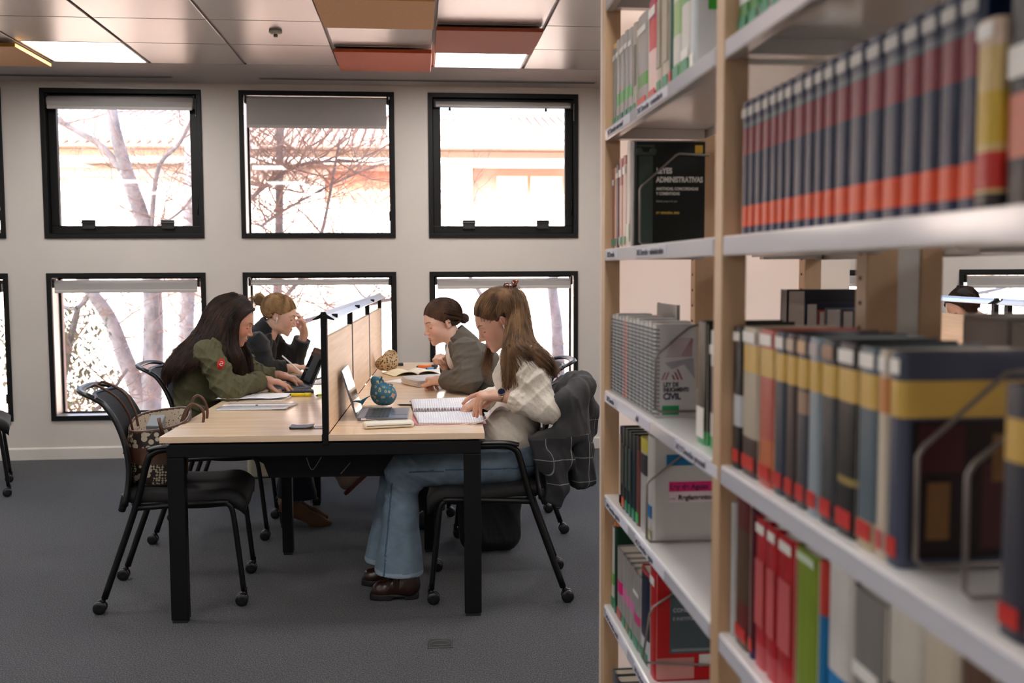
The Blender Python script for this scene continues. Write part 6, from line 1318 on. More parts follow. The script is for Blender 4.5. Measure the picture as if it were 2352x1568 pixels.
# wrist watch
u = (wl-el_)/np.linalg.norm(wl-el_); wc = wl-u*.006; R_ = Vector(u).to_track_quat('Z', 'Y').to_matrix().to_4x4(); xf = Matrix.Translation(Vector(wc-O))@R_
b = MB(); ring_p = [(.0268*math.cos(a), .0250*math.sin(a), 0) for a in np.linspace(0, 2*PI, 29)]; b.tube(ring_p, .0052, 6, cap=False, xf=xf, flat=(.35,1.6)); wb = b.build('watch', M('watch_steel', rgb(196,178,150), .22, .95, bump=(900,.6,.001)), W_)
qv = Vector((-.15,-.72,.62)).normalized(); xf2 = Matrix.Translation(Vector(wc-O)+qv*.0262)@qv.to_track_quat('Z', 'Y').to_matrix().to_4x4()
b = MB(); b.cyl((0,0,0),(0,0,.008),.0165,24,0,xf=xf2); b.build('case', M('watch_case', rgb(190,190,192), .15, .95), wb); b = MB(); b.cyl((0,0,.0081),(0,0,.0088),.0135,24,0,xf=xf2); b.build('dial', M('watch_dial', rgb(30,28,44), .1), wb)

# ------------------------------------------------------------------ woman in the green jacket
O = A(-1.075, 5.34, 0); HC = A(-.938, 5.20, 1.118); HR = frame((math.cos(.38), .04, -math.sin(.38))); hs = 1.0
shl = A(-1.010,5.36,.985); shr = A(-1.035,5.035,.985); pel = A(-1.15,5.25,.59); che = A(-1.105,5.22,.865); er = A(-.935,4.995,.792); wr = A(-.805,5.23,.812); el_ = A(-.88,5.50,.80); wl = A(-.765,5.52,.805)
hrG = hand_f(wr, (.97,.10,-.16), (.0,.05,-1), -1, [(.35,.55,.3),(.30,.40,.25),(.35,.5,.3),(.4,.6,.3)], .06, thumb=(.7,.9)); hlG = hand_f(wl, (.95,-.15,-.2), (0,0,-1), 1, [(.4,.5,.3)]*4, .06)
neckG = [(A(-.975,5.20,1.065), .047), (A(-1.010,5.20,1.02), .050), (A(-1.04,5.20,.97), .062)]
hipG = [A(-1.08,5.16,.56), A(-1.08,5.34,.56)]; kneeG = [A(-.66,5.18,.53), A(-.66,5.36,.53)]; ankG = [A(-.66,5.36,.20), A(-.68,5.48,.20)]
cg = lambda P: smin(torso(P, pel, che, (shl, shr), (.085,.13,.09), (.085,.12,.15)), legs_f(P, hipG, kneeG, ankG, (.068,.05,.035)), .03)
OLIVE = mat('olive_cotton', rgb(84,82,56), .88, noise=(30,.10), bump=(400,.35,.0006))
def jacketG(P):
    d = torso(P, (-1.135,5.24,.66), (-1.125,5.22,.86), (shl+A(-.02,0,-.01), shr+A(-.02,0,-.01)), (.125,.175,.13), (.125,.165,.17), .05)
    d = smin(d, sleeve(P, shr+A(-.005,0,-.015), er, wr, (.072,.064,.050), fa=.010), .025); d = smin(d, sleeve(P, shl+A(0,0,-.015), el_, wl, (.07,.06,.048), seed=4.0), .025)
    d = d+folds(P, (.3,.1,.9), 30, .010, 7)
    col = np.abs(chain(P, [(A(-1.00,5.20,1.045), .062), (A(-1.045,5.20,.99), .078)], .02))-.005; col = np.maximum(col, (P-A(-.985,5.20,1.035))@A(.6,0,.8)); d = smin(d, col, .01)
    d = smax(d, -chain(P, [(A(-.95,5.2,1.06), .052), (A(-1.02,5.2,1.0), .055)], .02), .006)
    q = er+(wr-er)*.78; u = (wr-er)/np.linalg.norm(wr-er); t = (P-q)@u; rr = np.linalg.norm((P-q)-t[:,None]*u, axis=1); cuff = np.maximum(np.abs(rr-.050)-.004, np.abs(t-.004)-.026); d = smin(d, cuff, .006)
    ep = rbox(P, (-1.000,5.05,1.030), (.026,.018,.006), .005, frame((.7,-.1,-.55))); d = smin(d, ep, .004)
    pk = rbox(P, (-1.105,5.060,.70), (.060,.010,.018), .008, frame((.9,.0,-.35))); d = smin(d, pk, .006)
    return np.maximum(d, .515-P[:,2])
G_ = person('person', 'woman with long dark hair in a green jacket typing on a laptop', O, SKIN3, HC, HR, hs, (cg, A(-1.4,4.9,.1), A(-.5,5.6,1.1)), [hrG, hlG], [(er, wr), (el_, wl)], neckG, closed=.75, cover=lambda P: np.minimum(jacketG(P), jeans(P, hipG, kneeG, ankG, (.085,.066,.070), .105, hem=.1)))
jg = SD('jacket', jacketG, A(-1.34,4.88,.48), A(-.68,5.60,1.13), .0052, OLIVE, G_, O)
# sleeve emblem: red oval with a pale scribbled centre
pc = A(-.958,4.930,.925); nrm = A(.25,-.95,.18); R_ = Vector(nrm).to_track_quat('Z', 'Y').to_matrix().to_4x4(); 
def on_sleeve(dx, dz, off=0.0): return tuple(pc-O+A(dx*.93+dz*.30, dx*.27+.0, dz*.93-dx*.35)-A(nrm[0],nrm[1],nrm[2])*(-off))
ov = MB(); n_ = 36; vs = [on_sleeve(.0,.0,.010)]+[on_sleeve(.017*math.cos(a)*(1+.07*math.sin(a*14)), .029*math.sin(a)*(1+.07*math.sin(a*14)), .004) for a in np.linspace(0, 2*PI, n_, endpoint=False)]
ov.raw(vs, [(0, 1+k, 1+(k+1)%n_) for k in range(n_)], 0, True); em = ov.build('sleeve_patch', mat('patch_red', rgb(190,38,30), .8), jg, solid=.003)
for q, (dx, dz, rx) in enumerate(((0,.004,.0075),)):
    b = MB(); b.tube(bez([on_sleeve(-.006,.008,.0125), on_sleeve(.003,.012,.0125), on_sleeve(.008,.004,.0125), on_sleeve(.0,.001,.0135), on_sleeve(-.007,-.004,.0125), on_sleeve(.004,-.009,.0125), on_sleeve(.007,-.004,.0125)], 5), .0016, 6); b.build('patch_drawing', M('patch_white', rgb(220,210,200), .8), em)
b = MB(); b.lathe([(.006,-.002),(.007,.0),(.004,.003)], n=12, xf=Matrix.Translation((-1.085-O[0],5.044-O[1],.690))@Matrix.Rotation(PI/2,4,'X')); b.build('pocket_button', M('olive_button', rgb(60,60,44), .5), jg)
JG = lambda P: jeans(P, hipG, kneeG, ankG, (.085,.066,.070), .105, hem=.165)
SD('jeans', JG, A(-1.30,5.0,.10), A(-.48,5.66,.74), .0085, DENIMD, G_, O)
fr = MB(); rnd = random.Random(4)
for q in range(90):
    a = rnd.uniform(0, 2*PI); c = ankG[0]+A(.105*math.cos(a), .105*math.sin(a), 0); z = .165-.07*(c[0]-ankG[0][0]); fr.tube([(c[0]-O[0], c[1]-O[1], z+.004), (c[0]-O[0]+rnd.gauss(0,.006), c[1]-O[1]+rnd.gauss(0,.006), z-rnd.uniform(.006,.022))], .0008, 3, cap=False)
fr.build('frayed_hem', M('frayed_thread', rgb(110,112,124), .9), G_)
SUE = mat('tan_suede', rgb(104,72,50), .9, bump=(300,.2,.0005))
def heel_boot(P, heel, toe):
    u = (toe-heel)/np.linalg.norm(toe-heel); d = chain(P, [(heel+A(0,0,.105), .036), (heel+u*.07+A(0,0,.080), .034), (heel+u*.14+A(0,0,.040), .031), (toe-u*.05+A(0,0,.026), .026), (toe+A(0,0,.018), .012)], .03)
    d = smin(d, cap(P, heel+u*.012+A(0,0,.10), heel+u*.015+A(0,0,.26), .038, .046), .03); return np.maximum(d, .003-P[:,2])
for h, t_ in ((A(-.715,5.375,0), A(-.490,5.36,0)), (A(-.735,5.48,0), A(-.52,5.50,0))):
    bt = SD('boot', lambda P: heel_boot(P, h, t_), np.minimum(h, t_)-A(.07,.07,.02), np.maximum(h, t_)+A(.07,.07,.30), .0048, SUE, G_, O)
    b = MB(); c = h-O; b.prism([(c[0]-.038,.085),(c[0]-.030,0),(c[0]+.018,0),(c[0]+.034,.078)], 1, c[1]-.026, c[1]+.026); b.build('heel', SOLE, bt, .003)
HAIRG = hairmat('dark_brown_hair', rgb(28,20,18), rgb(78,54,44), .5); HAIRGD = mat('dark_brown_under', rgb(26,19,17), .8)
rnd = random.Random(12); S3 = lambda d, lf=0.0: scalp(HC, HR, hs, d, lf)
part = [S3((.80,0,.66), .004), S3((.5,0,.87), .008), S3((.1,0,1), .010), S3((-.3,0,.95), .010)]
sideG = []
# near side falls from the parting, back over the shoulder, and the front curtain beside the face
gA = [[part[3], S3((-.8,-.3,.6), .016), S3((-1,-.3,0), .030), A(-1.12,5.10,1.05), A(-1.20,5.09,.97), A(-1.255,5.09,.89), A(-1.268,5.10,.80)],
      [part[2], S3((-.4,-.75,.6), .016), S3((-.7,-.85,0), .028), A(-1.09,5.06,1.03), A(-1.165,5.03,.965), A(-1.225,5.03,.89), A(-1.245,5.05,.80)],
      [part[2], S3((0,-.9,.5), .016), S3((-.3,-1,-.1), .028), A(-1.045,5.05,1.02), A(-1.105,5.01,.975), A(-1.165,4.995,.905), A(-1.20,5.01,.84)],
      [part[1], S3((.2,-.9,.4), .014), S3((0,-1,-.2), .026), A(-.985,5.07,1.015), A(-1.02,5.02,.99), A(-1.06,4.985,.955), A(-1.085,4.98,.90)]]
gB = [[part[1], S3((.2,-.9,.4), .014), S3((.05,-1,-.25), .026), A(-.955,5.08,1.01), A(-.935,5.07,.95), A(-.925,5.08,.89), A(-.915,5.10,.84)],
      [part[0], S3((.55,-.75,.4), .010), S3((.40,-1,-.15), .016), A(-.928,5.105,1.02), A(-.905,5.09,.95), A(-.895,5.10,.89), A(-.885,5.12,.815)],
      [part[0], S3((.62,-.70,.32), .008), S3((.50,-.92,-.25), .012), A(-.915,5.12,1.01), A(-.895,5.11,.95), A(-.882,5.12,.88), A(-.872,5.14,.80)]]
gC = [[part[3], S3((-.9,.1,.4), .020), S3((-1,0,-.1), .034), A(-1.13,5.18,1.06), A(-1.215,5.18,.975), A(-1.275,5.19,.89), A(-1.285,5.2,.83)],
      [part[3], S3((-.8,.5,.4), .020), S3((-.9,.5,-.1), .030), A(-1.12,5.28,1.05), A(-1.20,5.30,.97), A(-1.25,5.30,.89), A(-1.26,5.30,.83)],
      [part[1], S3((.2,.9,.4), .014), S3((.0,1,-.2), .024), A(-.99,5.33,1.01), A(-1.0,5.34,.93), A(-1.0,5.34,.85)]]
gF = [[part[0], S3((.62,.70,.32), .008), S3((.5,.92,-.25), .012), A(-.905,5.29,1.01), A(-.88,5.29,.95), A(-.868,5.28,.86), A(-.862,5.27,.79)], [part[0], S3((.5,.8,.3), .008), S3((.35,1,-.25), .012), A(-.93,5.30,1.01), A(-.905,5.30,.95), A(-.895,5.29,.86), A(-.89,5.28,.79)]]
L_ = hair_sheet(gA, 5200, rnd, .006, .0015, 24)+hair_sheet(gB, 2600, rnd, .0045, .001, 24)+hair_sheet([gA[3], gB[0]], 500, rnd, .005, .001, 24)+hair_sheet([gC[0], gA[0]], 1000, rnd, .006, .001, 24)+hair_sheet(gC, 600, rnd, .007, .001, 24)+hair_sheet(gF, 300, rnd, .005, .001, 24)
hG = ST('hair', L_, .0011, HAIRG, G_, O)
def hmG(P):
    L2 = ((P-HC)@HR)/hs; sk = ell(L2, (-.020,0,.036), (.096,.080,.084))*hs; face = L2[:,0]-.050+.35*np.maximum(0, -L2[:,2]+.03)-.40*np.maximum(0, L2[:,2]-.050)
    d = smax(sk, face*.8, .01); d = np.maximum(d, -(L2[:,2]+.075))
    for g in gA+[gC[0], gC[1]]: d = smin(d, chain(P, [(np.asarray(p), r_*.62) for p, r_ in zip(g[1:], (.008,.014,.022,.020,.016,.006))], .02), .02)
    for g in gB[:2]: d = smin(d, chain(P, [(np.asarray(p), r_*.62) for p, r_ in zip(g[1:], (.005,.009,.013,.012,.010,.005))], .02), .012)
    d = smin(d, chain(P, [(np.asarray(p), r_*.62) for p, r_ in zip(gF[0][1:], (.005,.008,.012,.012,.010,.005))], .02), .012)
    return d+.0012*np.sin(P@A(200,120,90)+5*wob(P, 16))
SD('hair_mass', hmG, A(-1.36,4.92,.76), A(-.80,5.42,1.27), .0046, HAIRGD, hG, O)

# ------------------------------------------------------------------ woman in the black coat
O = A(-1.12, 6.30, 0); HC = A(-.828, 6.10, 1.108); HR = frame((math.cos(.30), -.06, -math.sin(.30))); hs = 1.0
shr = A(-.940,5.945,.960); shl = A(-.925,6.26,.960); pel = A(-1.12,6.15,.60); che = A(-.985,6.11,.85); er = A(-.895,5.90,.800); wr = A(-.760,5.95,.802); el_ = A(-.78,6.32,.800); wl = A(-.708,6.27,.985)
hrK = hand_f(wr, (.95,.05,.05), (.1,-.1,-1), -1, [(.7,.9,.4),(.8,.9,.4),(.9,1.0,.5),(1.0,1.0,.5)], .02, thumb=(.6,1.2))
hlK = hand_f(wl, (-.10,-.25,.95), (-.80,-.5,-.1), -1, [(.35,.5,.35),(.40,.5,.35),(.5,.6,.4),(.6,.7,.4)], .04, thumb=(.7,.5))
neckK = [(A(-.868,6.10,1.055), .047), (A(-.905,6.10,1.00), .050), (A(-.93,6.10,.95), .060)]
hipK = [A(-1.06,6.08,.56), A(-1.06,6.24,.56)]; kneeK = [A(-.64,6.02,.53), A(-.64,6.24,.53)]; ankK = [A(-.50,5.98,.24), A(-.42,6.14,.27)]
ck = lambda P: smin(torso(P, pel, che, (shl, shr), (.085,.13,.09), (.085,.12,.15)), legs_f(P, hipK, kneeK, ankK, (.068,.05,.035)), .03)
COATM = mat('black_wool', rgb(17,18,22), .95, bump=(260,.6,.0012), sheen=.25)
def coatK(P):
    d = torso(P, (-1.09,6.14,.66), (-1.0,6.11,.86), (shl+A(-.015,0,-.01), shr+A(-.015,0,-.01)), (.13,.175,.13), (.118,.155,.155), .05)
    d = smin(d, sleeve(P, shr+A(-.005,0,-.015), er, wr, (.072,.060,.052), .84, .005, 2.0), .025); d = smin(d, sleeve(P, shl+A(0,0,-.015), el_, wl, (.072,.060,.056), .80, .005, 5.0), .025)
    lap = ell(P, (-.905,6.03,.93), (.030,.030,.085), frame((.8,-.5,-.4))); d = smin(d, lap, .02); lap = ell(P, (-.890,6.19,.93), (.030,.030,.085), frame((.8,.5,-.4))); d = smin(d, lap, .02)
    col = np.abs(chain(P, [(A(-.895,6.10,1.045), .060), (A(-.94,6.10,.98), .082)], .02))-.007; col = np.maximum(col, (P-A(-.885,6.10,1.050))@A(.75,0,.66)); d = smin(d, col, .012)
    d = smax(d, -chain(P, [(A(-.82,6.1,1.03), .055), (A(-.88,6.1,.98), .055), (A(-.86,6.1,.88), .035)], .02), .006)
    d = d+folds(P, (.3,.1,.9), 26, .006, 9); return np.maximum(d, .50-P[:,2])
K_ = person('person', 'woman with blonde tied hair in a black coat, hand at her forehead', O, SKIN2, HC, HR, hs, (ck, A(-1.3,5.8,.2), A(-.38,6.45,1.1)), [hrK, hlK], [(er, wr), (el_, wl)], neckK, closed=.45, iris=(90,100,96), cover=lambda P: np.minimum(coatK(P), jeans(P, hipK, kneeK, ankK, (.085,.066,.058), .062, hem=.15)))
SD('coat', coatK, A(-1.30,5.78,.48), A(-.60,6.48,1.12), .0058, COATM, K_, O)
v = SD('top', lambda P: ell(P, (-.905,6.10,.90), (.05,.09,.10)), A(-1.0,5.98,.78), A(-.82,6.22,1.02), .008, M('charcoal_top', rgb(30,32,38), .9), K_, O)
JK = lambda P: jeans(P, hipK, kneeK, ankK, (.085,.066,.058), .062, hem=.21)
SD('trousers', JK, A(-1.25,5.86,.16), A(-.34,6.42,.72), .009, mat('grey_blue_cotton', rgb(96,106,116), .9), K_, O)
SNK = mat('grey_brown_suede', rgb(168,144,132), .85)
for h, t_ in ((A(-.435,5.96,.050), A(-.235,5.98,.235)), (A(-.375,6.14,.125), A(-.17,6.15,.215))):
    u = (t_-h)/np.linalg.norm(t_-h); nn = A(-u[2],0,u[0]); 
    b_ = SD('sneaker', lambda P: np.maximum(smin(chain(P, [(h+nn*.045+u*.03, .036), (h+u*.13+nn*.040, .033), (t_-u*.03+nn*.026, .030)], .03), cap(P, h+u*.03+nn*.06, h+u*.045+nn*.11, .034, .036), .02), .016-(P-h)@nn), np.minimum(h, t_)-.09, np.maximum(h, t_)+.13, .005, SNK, K_, O)
    v, f = sdf_arrays(lambda P: np.maximum(np.maximum(chain(P, [(h+u*.02, .042), (t_-u*.035, .040)], .02), (P-h)@nn-.018), -((P-h)@nn)-.006), np.minimum(h, t_)-.09, np.maximum(h, t_)+.09, .0045); mesh_np('sole', v-O, f, M('maroon_sole', rgb(96,44,38), .6), b_)
HAIRK = hairmat('blonde_hair', rgb(104,74,46), rgb(196,158,112)); HAIRKD = mat('blonde_under', rgb(100,76,52), .75); rnd = random.Random(13); S3 = lambda d, lf=0.0: scalp(HC, HR, hs, d, lf)
bund = (-.98,0,.16); frontK = [(-.35,-.92,-.30),(.0,-1,-.12),(.35,-.95,-.18),(.62,-.80,.02),(.80,-.60,.20),(.92,-.38,.34),(.97,-.1,.40),(.95,.25,.38),(.80,.6,.22),(.5,.85,0)]
L_ = hair_sheet([slerp_path(HC, HR, hs, d, bund, 9, (-.001,.016,.012)) for d in frontK], 3000, rnd, .0026, .002)
L_ += hair_sheet([slerp_path(HC, HR, hs, d, bund, 7, (.004,.012,.012)) for d in ((-.3,-.9,-.45),(-.6,-.6,-.75),(-.8,0,-.85),(-.6,.6,-.75))], 1100, rnd, .003)
bp = S3(bund, .030)
for q in range(420):
    a = rnd.uniform(0, 6.28); c = rnd.uniform(0, 6.28); R1 = .026; pts = []
    for k in range(9): aa = a+k*.42; pts.append(bp+A((R1+.012*math.cos(c+k*.8))*math.cos(aa)*.9-.004, .026*math.sin(c+k*.8)+rnd.gauss(0,.002), (R1+.012*math.cos(c+k*.8))*math.sin(aa)+.006))
    L_.append(np.array(pts))
for q in range(150):
    a = rnd.uniform(-.9, 1.9); ln = rnd.uniform(.02,.055); s_ = bp+A(-.02*math.cos(a),rnd.uniform(-.02,.02),.03*math.sin(a)); L_.append(np.array([s_, s_+A(-ln*.5*math.cos(a),0,ln*.55*math.sin(a)), s_+A(-ln*math.cos(a)-.006,rnd.gauss(0,.008),ln*.6*math.sin(a)-.012)]))
hK = ST('hair', L_, .0011, HAIRK, K_, O)
def hmK(P):
    L2 = ((P-HC)@HR)/hs; sk = ell(L2, (-.018,0,.034), (.094,.077,.083))*hs; face = L2[:,0]-.048+.75*np.maximum(0, -L2[:,2]+.025)-.55*np.maximum(0, L2[:,2]-.035); d = smax(sk, face*.8, .008)
    d = np.maximum(d, -ell(L2, (-.004,-.085,-.018), (.026,.03,.038))); d = np.maximum(d, -ell(L2, (-.004,.085,-.018), (.026,.03,.038))); d = np.maximum(d, -(L2[:,2]+.055+.3*np.maximum(0, L2[:,0]+.02)))
    return smin(d, ell(P, bp+A(-.006,0,.004), (.036,.032,.036)), .015)+.0014*np.sin(P@A(170,60,210)+5*wob(P, 18))
SD('hair_mass', hmK, HC-A(.20,.12,.12), HC+A(.13,.12,.17), .004, HAIRKD, hK, O)
ep = HC+HR@(A(.000,-.079,-.014)*hs)-O; d_ = HR@A(.10,-.10,-1)
MB().tube([tuple(ep+HR@A(0,0,.004)), tuple(ep+d_*.008), tuple(ep+d_*.034)], [.0068,.0050,.0036], 8).build('earphone', M('earphone_white', rgb(225,222,220), .25), K_)
t = thing('stylus', 'white stylus held in the writing hand over the tablet', 'pen', (-.678, 5.900, .772)); MB().tube([(0,0,0),(-.013,0,.012),(-.118,.0,.108)], [.0015,.0042,.0045], 10).build('barrel', M('stylus_white', rgb(225,222,218), .35), t)

# ------------------------------------------------------------------ woman in the grey blazer
O = A(.452, 5.30, 0); HC = A(.118, 5.30, 1.102); HR = frame((-math.cos(.30)*.96, -.30, -math.sin(.30))); hs = 1.0
shl = A(.232,5.135,.970); shr = A(.215,5.44,.960); pel = A(.455,5.29,.60); che = A(.315,5.28,.85); el_ = A(.250,5.075,.812); wl = A(.105,5.20,.800); er = A(.20,5.50,.805); wr = A(.135,5.36,.860)
hlB = hand_f(wl, (-.45,.85,.0), (0,0,-1), 1, [(.9,1.2,.6)]*4, .02, thumb=(.5,.8)); hrB = hand_f(wr, (-.35,-.5,.75), (-.3,-.5,-.6), 1, [(1.3,1.5,.9)]*4, .0, thumb=(.6,1.2), s=.9)
neckB = [(A(.160,5.30,1.050), .046), (A(.195,5.295,1.00), .049), (A(.225,5.29,.95), .060)]
hipB = [A(.40,5.20,.56), A(.40,5.38,.56)]; kneeB = [A(.02,5.18,.53), A(.02,5.40,.53)]; ankB = [A(.06,5.20,.12), A(.06,5.42,.12)]
cb = lambda P: smin(torso(P, pel, che, (shl, shr), (.085,.13,.09), (.085,.12,.15)), legs_f(P, hipB, kneeB, ankB, (.068,.05,.035)), .03)
TWEED = stripes('grey_tweed', rgb(70,64,57), rgb(112,104,95), 100, axis_rot=(0,.7,0), bands='X', rough=.95, bump=.4)
def blazer(P):
    d = torso(P, (.435,5.28,.66), (.325,5.28,.85), (shl+A(.015,0,-.01), shr+A(.015,0,-.01)), (.125,.175,.13), (.122,.155,.155), .05)
    d = smin(d, sleeve(P, shl+A(.005,0,-.015), el_, wl, (.074,.066,.050), .86, .006, 2.5), .025); d = smin(d, sleeve(P, shr+A(0,0,-.015), er, wr, (.070,.060,.048), .80, .005, 6.0), .025)
    col = np.abs(chain(P, [(A(.190,5.297,1.035), .060), (A(.24,5.29,.97), .080)], .02))-.006; col = np.maximum(col, (P-A(.180,5.297,1.035))@A(-.75,0,.66)); d = smin(d, col, .012)
    lap = ell(P, (.185,5.20,.93), (.026,.026,.085), frame((-.8,-.5,-.4))); d = smin(d, lap, .015)
    d = smax(d, -chain(P, [(A(.11,5.3,1.02), .052), (A(.17,5.3,.98), .052), (A(.16,5.29,.90), .03)], .02), .006)
    d = d+folds(P, (-.3,.1,.9), 28, .006, 11); return np.maximum(d, .50-P[:,2])
B_ = person('person', 'woman with a low bun in a grey blazer leaning on the table', O, SKIN2, HC, HR, hs, (cb, A(-.1,5.0,.05), A(.62,5.6,1.1)), [hlB, hrB], [(el_, wl), (er, wr)], neckB, closed=1.1, cover=lambda P: np.minimum(blazer(P), jeans(P, hipB, kneeB, ankB, (.083,.066,.064), .075, hem=.06)))
SD('blazer', blazer, A(.03,4.93,.48), A(.60,5.62,1.10), .0052, TWEED, B_, O)
SD('white_top', lambda P: ell(P, (.185,5.285,.93), (.045,.075,.09)), A(.10,5.18,.80), A(.27,5.40,1.04), .008, M('white_jersey', rgb(226,220,214), .85), B_, O)
JB = lambda P: jeans(P, hipB, kneeB, ankB, (.083,.066,.064), .075, hem=.12)
SD('trousers', JB, A(-.12,4.98,.06), A(.60,5.62,.74), .009, M('black_trousers', rgb(18,18,20), .9), B_, O)
for a_ in ankB: SD('shoe', lambda P: boot_f(P, a_*A(1,1,0)+A(.04,0,0), a_*A(1,1,0)+A(-.19,0,0), a_+A(0,0,.01)), a_*A(1,1,0)-A(.25,.07,.02), a_+A(.10,.07,.08), .006, M('black_shoe', rgb(16,16,18), .4), B_, O)
HAIRB = hairmat('brown_hair', rgb(46,30,22), rgb(100,70,50)); HAIRBD = mat('brown_under', rgb(52,38,30), .75); rnd = random.Random(14); S3 = lambda d, lf=0.0: scalp(HC, HR, hs, d, lf)
bund = (-.90,.02,-.44); frontB = [(.02,.98,-.22),(.22,.95,-.26),(.40,.90,-.20),(.70,.68,.05),(.88,.42,.26),(.96,.15,.38),(.96,-.15,.38),(.88,-.42,.26),(.70,-.68,.05),(.40,-.90,-.20),(.15,-.95,-.25)]
gp = []
for d in frontB: mid = (.10, d[1]*1.1, .75-.5*abs(d[1])); a = slerp_path(HC, HR, hs, d, mid, 5, (-.001,.006,.008)); b2 = slerp_path(HC, HR, hs, mid, bund, 7, (.008,.012,.010)); gp.append(a+b2[1:])
L_ = hair_sheet([slerp_path(HC, HR, hs, (x_, y_, z_), bund, 8, (.002,.010,.010)) for x_, y_, z_ in ((.42,.86,.22),(.30,.93,.12),(.14,.98,.0),(-.05,.98,-.10),(-.30,.92,-.25))], 1200, rnd, .002)+hair_sheet(gp, 3600, rnd, .0022, .0008)+hair_sheet([slerp_path(HC, HR, hs, d, bund, 7, (.003,.008,.010)) for d in ((.0,.95,-.45),(-.3,.75,-.75),(-.7,.2,-.8),(-.7,-.2,-.8),(-.3,-.75,-.75),(.0,-.95,-.45),(.25,-.95,-.2))], 1400, rnd, .0022); bp = S3(bund, .020)
for q in range(360):
    a = rnd.uniform(0, 6.28); c = rnd.uniform(0, 6.28); pts = []
    for k in range(8): aa = a+k*.45; pts.append(bp+A((.018+.008*math.cos(c+k))*math.cos(aa)+.008, .020*math.sin(c+k), (.018+.008*math.cos(c+k))*math.sin(aa)))
    L_.append(np.array(pts))
for q in range(0): s_ = bp+A(.012,rnd.uniform(-.02,.02),.02); L_.append(np.array([s_, s_+A(.012,0,.018), s_+A(.026,rnd.gauss(0,.005),.012+rnd.gauss(0,.006))]))
hB = ST('hair', L_, .0010, HAIRB, B_, O)
def hmB(P):
    L2 = ((P-HC)@HR)/hs; sk = ell(L2, (-.018,0,.034), (.094,.077,.083))*hs; face = L2[:,0]-.050+.62*np.maximum(0, -L2[:,2]+.03)-.50*np.maximum(0, L2[:,2]-.035); d = smax(sk, face*.8, .008)
    d = np.maximum(d, -ell(L2, (.0,-.085,-.026), (.024,.03,.030))); d = np.maximum(d, -ell(L2, (.0,.085,-.026), (.024,.03,.030))); d = np.maximum(d, -(L2[:,2]+.055+.4*np.maximum(0, L2[:,0]+.03)))
    return smin(d, ell(P, bp+A(.008,0,0), (.030,.026,.028)), .012)+.0010*np.sin(P@A(170,60,210)+5*wob(P, 18))
SD('hair_mass', hmB, HC-A(.12,.13,.13), HC+A(.19,.13,.17), .004, HAIRBD, hB, O)

# ------------------------------------------------------------------ person beyond the bookcase, only the top of the head shows
O = A(3.93, 5.93, 0); HC = A(3.37, 5.93, 1.130); HR = frame((-.74,-.10,-.66)); hs = 1.0
shl = A(3.62,5.78,.95); shr = A(3.62,6.09,.95); pel = A(3.90,5.93,.60); che = A(3.76,5.93,.84); el_ = A(3.56,5.68,.80); wl = A(3.40,5.76,.80); er = A(3.56,6.18,.80); wr = A(3.40,6.10,.80)
n5 = [(A(3.43,5.93,1.085), .047), (A(3.51,5.93,1.03), .05), (A(3.60,5.93,.95), .06)]; h5 = [hand_f(wl, (-.9,-.2,-.1), (0,0,-1), -1, [(.4,.5,.3)]*4), hand_f(wr, (-.9,-.2,-.1), (0,0,-1), 1, [(.4,.5,.3)]*4)]
hip5 = [A(3.86,5.85,.56), A(3.86,6.01,.56)]; knee5 = [A(3.45,5.85,.53), A(3.45,6.01,.53)]; ank5 = [A(3.48,5.85,.12), A(3.48,6.01,.12)]
c5 = lambda P: smin(torso(P, pel, che, (shl, shr), (.085,.13,.09), (.085,.12,.15)), legs_f(P, hip5, knee5, ank5, (.068,.05,.035)), .03)
P5 = person('person', 'dark haired person bent over a desk, glimpsed through the bookcase', O, SKIN2, HC, HR, hs, (c5, A(3.3,5.6,.05), A(4.1,6.3,1.1)), h5, [(el_, wl), (er, wr)], n5, closed=1.1)
def top5(P):
    d = torso(P, (3.90,5.93,.66), (3.77,5.93,.84), (shl, shr), (.12,.17,.13), (.12,.15,.15), .05)
    for a_, e_, w_ in ((shl, el_, wl), (shr, er, wr)): d = smin(d, smin(cap(P, a_, e_, .065, .055), cap(P, e_, e_+(w_-e_)*.8, .055, .045), .03), .02)
    return np.maximum(smax(d, -chain(P, [(A(3.40,5.93,1.06), .05), (A(3.50,5.93,1.01), .05)], .02), .006), .50-P[:,2])
SD('jumper', top5, A(3.3,5.5,.45), A(4.15,6.35,1.1), .010, M('dark_jumper', rgb(50,46,50), .9), P5, O)
SD('trousers', lambda P: legs_f(P, hip5, knee5, ank5, (.085,.066,.06)), A(3.3,5.7,.05), A(4.1,6.2,.7), .012, M('black_trousers', rgb(18,18,20), .9), P5, O)
rnd = random.Random(15); S3 = lambda d, lf=0.0: scalp(HC, HR, hs, d, lf); pt_ = [S3((.7,.1,.72), .004), S3((.1,.1,1), .008), S3((-.5,.0,.86), .010)]
gg = [[pt_[0], S3((.6,.75,.3), .008), S3((.5,.9,-.3), .012), S3((.5,.9,-1.4), .02)], [pt_[1], S3((0,.95,.4), .012), S3((0,1,-.3), .018), S3((.1,1,-1.6), .03)], [pt_[2], S3((-.9,.3,.3), .014), S3((-1,.3,-.4), .02), S3((-.8,.3,-1.5), .04)], [pt_[2], S3((-.9,-.3,.3), .014), S3((-1,-.3,-.4), .02), S3((-.8,-.3,-1.5), .04)], [pt_[1], S3((0,-.95,.4), .012), S3((0,-1,-.3), .018), S3((.1,-1,-1.6), .03)], [pt_[0], S3((.6,-.75,.3), .008), S3((.5,-.9,-.3), .012), S3((.5,-.9,-1.4), .02)]]
h5_ = ST('hair', hair_sheet(gg, 1800, rnd, .004, .002), .0013, HAIRG, P5, O)
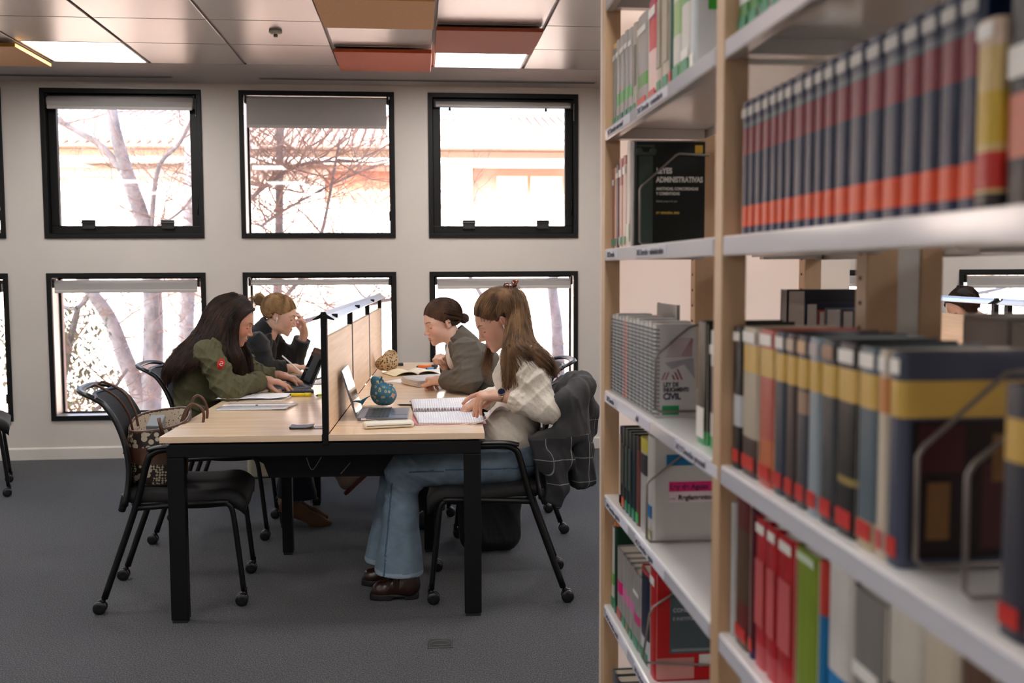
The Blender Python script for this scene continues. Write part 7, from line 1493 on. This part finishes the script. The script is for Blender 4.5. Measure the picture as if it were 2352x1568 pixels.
def hm5(P): L2 = ((P-HC)@HR)/hs; return np.maximum(smax(ell(L2, (-.020,0,.034), (.096,.080,.084)), (L2[:,0]-.05-.4*np.maximum(0, L2[:,2]-.05))*.8, .01), -(L2[:,2]+.10))
SD('hair_mass', hm5, HC-.15, HC+.16, .006, HAIRGD, h5_, O)

# ------------------------------------------------------------------ jacket hung over the back of the white-blouse chair
O = A(.62, 4.26, .40); t = thing('draped_jacket', 'grey jacket with checked lining hung over the back of the chair', 'jacket', tuple(O+A(0,0,-.003)), 0)
JKT = mat('dark_grey_cotton', rgb(62,61,62), .85, noise=(14,.12), bump=(240,.3,.0008)); PLAID = grid_lines('checked_lining', rgb(44,44,47), rgb(128,126,124), 10, 10, .035, axes=('s', 2), rough=.9, bumpy=(200,.3,.0008))
PLAIDX = grid_lines('checked_lining_side', rgb(44,44,47), rgb(132,130,128), 10, 10, .035, axes=('s', 2), rough=.9, bumpy=(200,.3,.0008))
def drape(P):
    y = (P[:,1]-4.255); s = np.abs(y)/.235
    # saddle over the chair top, hanging on both sides
    top = chain(P, [(A(.590,4.035,.845), .042), (A(.652,4.085,.875), .046), (A(.690,4.16,.882), .048), (A(.700,4.26,.884), .048), (A(.680,4.37,.876), .050), (A(.640,4.50,.840), .040)], .03)
    bk = rbox(P, (.665,4.26,.665), (.050,.225,.205), .045, frame((1,0,.10)))
    near = smin(rbox(P, (.600,4.040,.760), (.050,.020,.10), .018, frame((.94,0,.28))), rbox(P, (.530,4.035,.640), (.075,.018,.085), .016, frame((.94,0,.28))), .03)
    lowf = chain(P, [(A(.535,4.03,.60), .045), (A(.575,4.03,.48), .030), (A(.560,4.03,.415), .018)], .03); lowf2 = rbox(P, (.560,4.035,.515), (.042,.018,.105), .015, frame((.97,0,-.2)))
    slv = chain(P, [(A(.715,4.42,.84), .050), (A(.775,4.46,.735), .042), (A(.765,4.47,.650), .045)], .02); slv2 = chain(P, [(A(.70,4.40,.70), .055), (A(.735,4.43,.56), .050), (A(.715,4.42,.44), .045)], .03)
    d = smin(top, bk, .04); d = smin(d, near, .03); d = smin(d, smin(lowf, lowf2, .02), .03); d = smin(d, slv, .02); d = smin(d, slv2, .03)
    d = d+folds(P, (.8,.4,.1), 30, .007, 2, .5)+folds(P, (.2,1,.2), 26, .006, 6, .5)
    keep = rbox(P, (.50,4.26,.70), (.085,.185,.30), .03); return smax(d, -keep, .012)
def dpick(C):
    mi = np.zeros(len(C), int); low = C[:,2] < .665+.10*(C[:,0]-.50)+.02*np.sin(C[:,1]*30); low2 = (C[:,0] > .66)&(C[:,2] < .70+.15*(C[:,0]-.7)); 
    mi[low & (C[:,1] < 4.12)] = 2; mi[(low|low2) & (C[:,1] >= 4.12)] = 1; mi[(C[:,0] > .66)&(C[:,2] < .70)&(C[:,1] < 4.3)] = 1; return mi
SD('cloth', drape, A(.40,3.95,.36), A(.86,4.56,.96), .0065, [JKT, PLAID, PLAIDX], t, O, dpick)
MB().box((-.128,-.236,.335),(-.120,-.234,.362), xf=None).build('hang_tag', M('tag_white', rgb(222,220,216), .6), t)
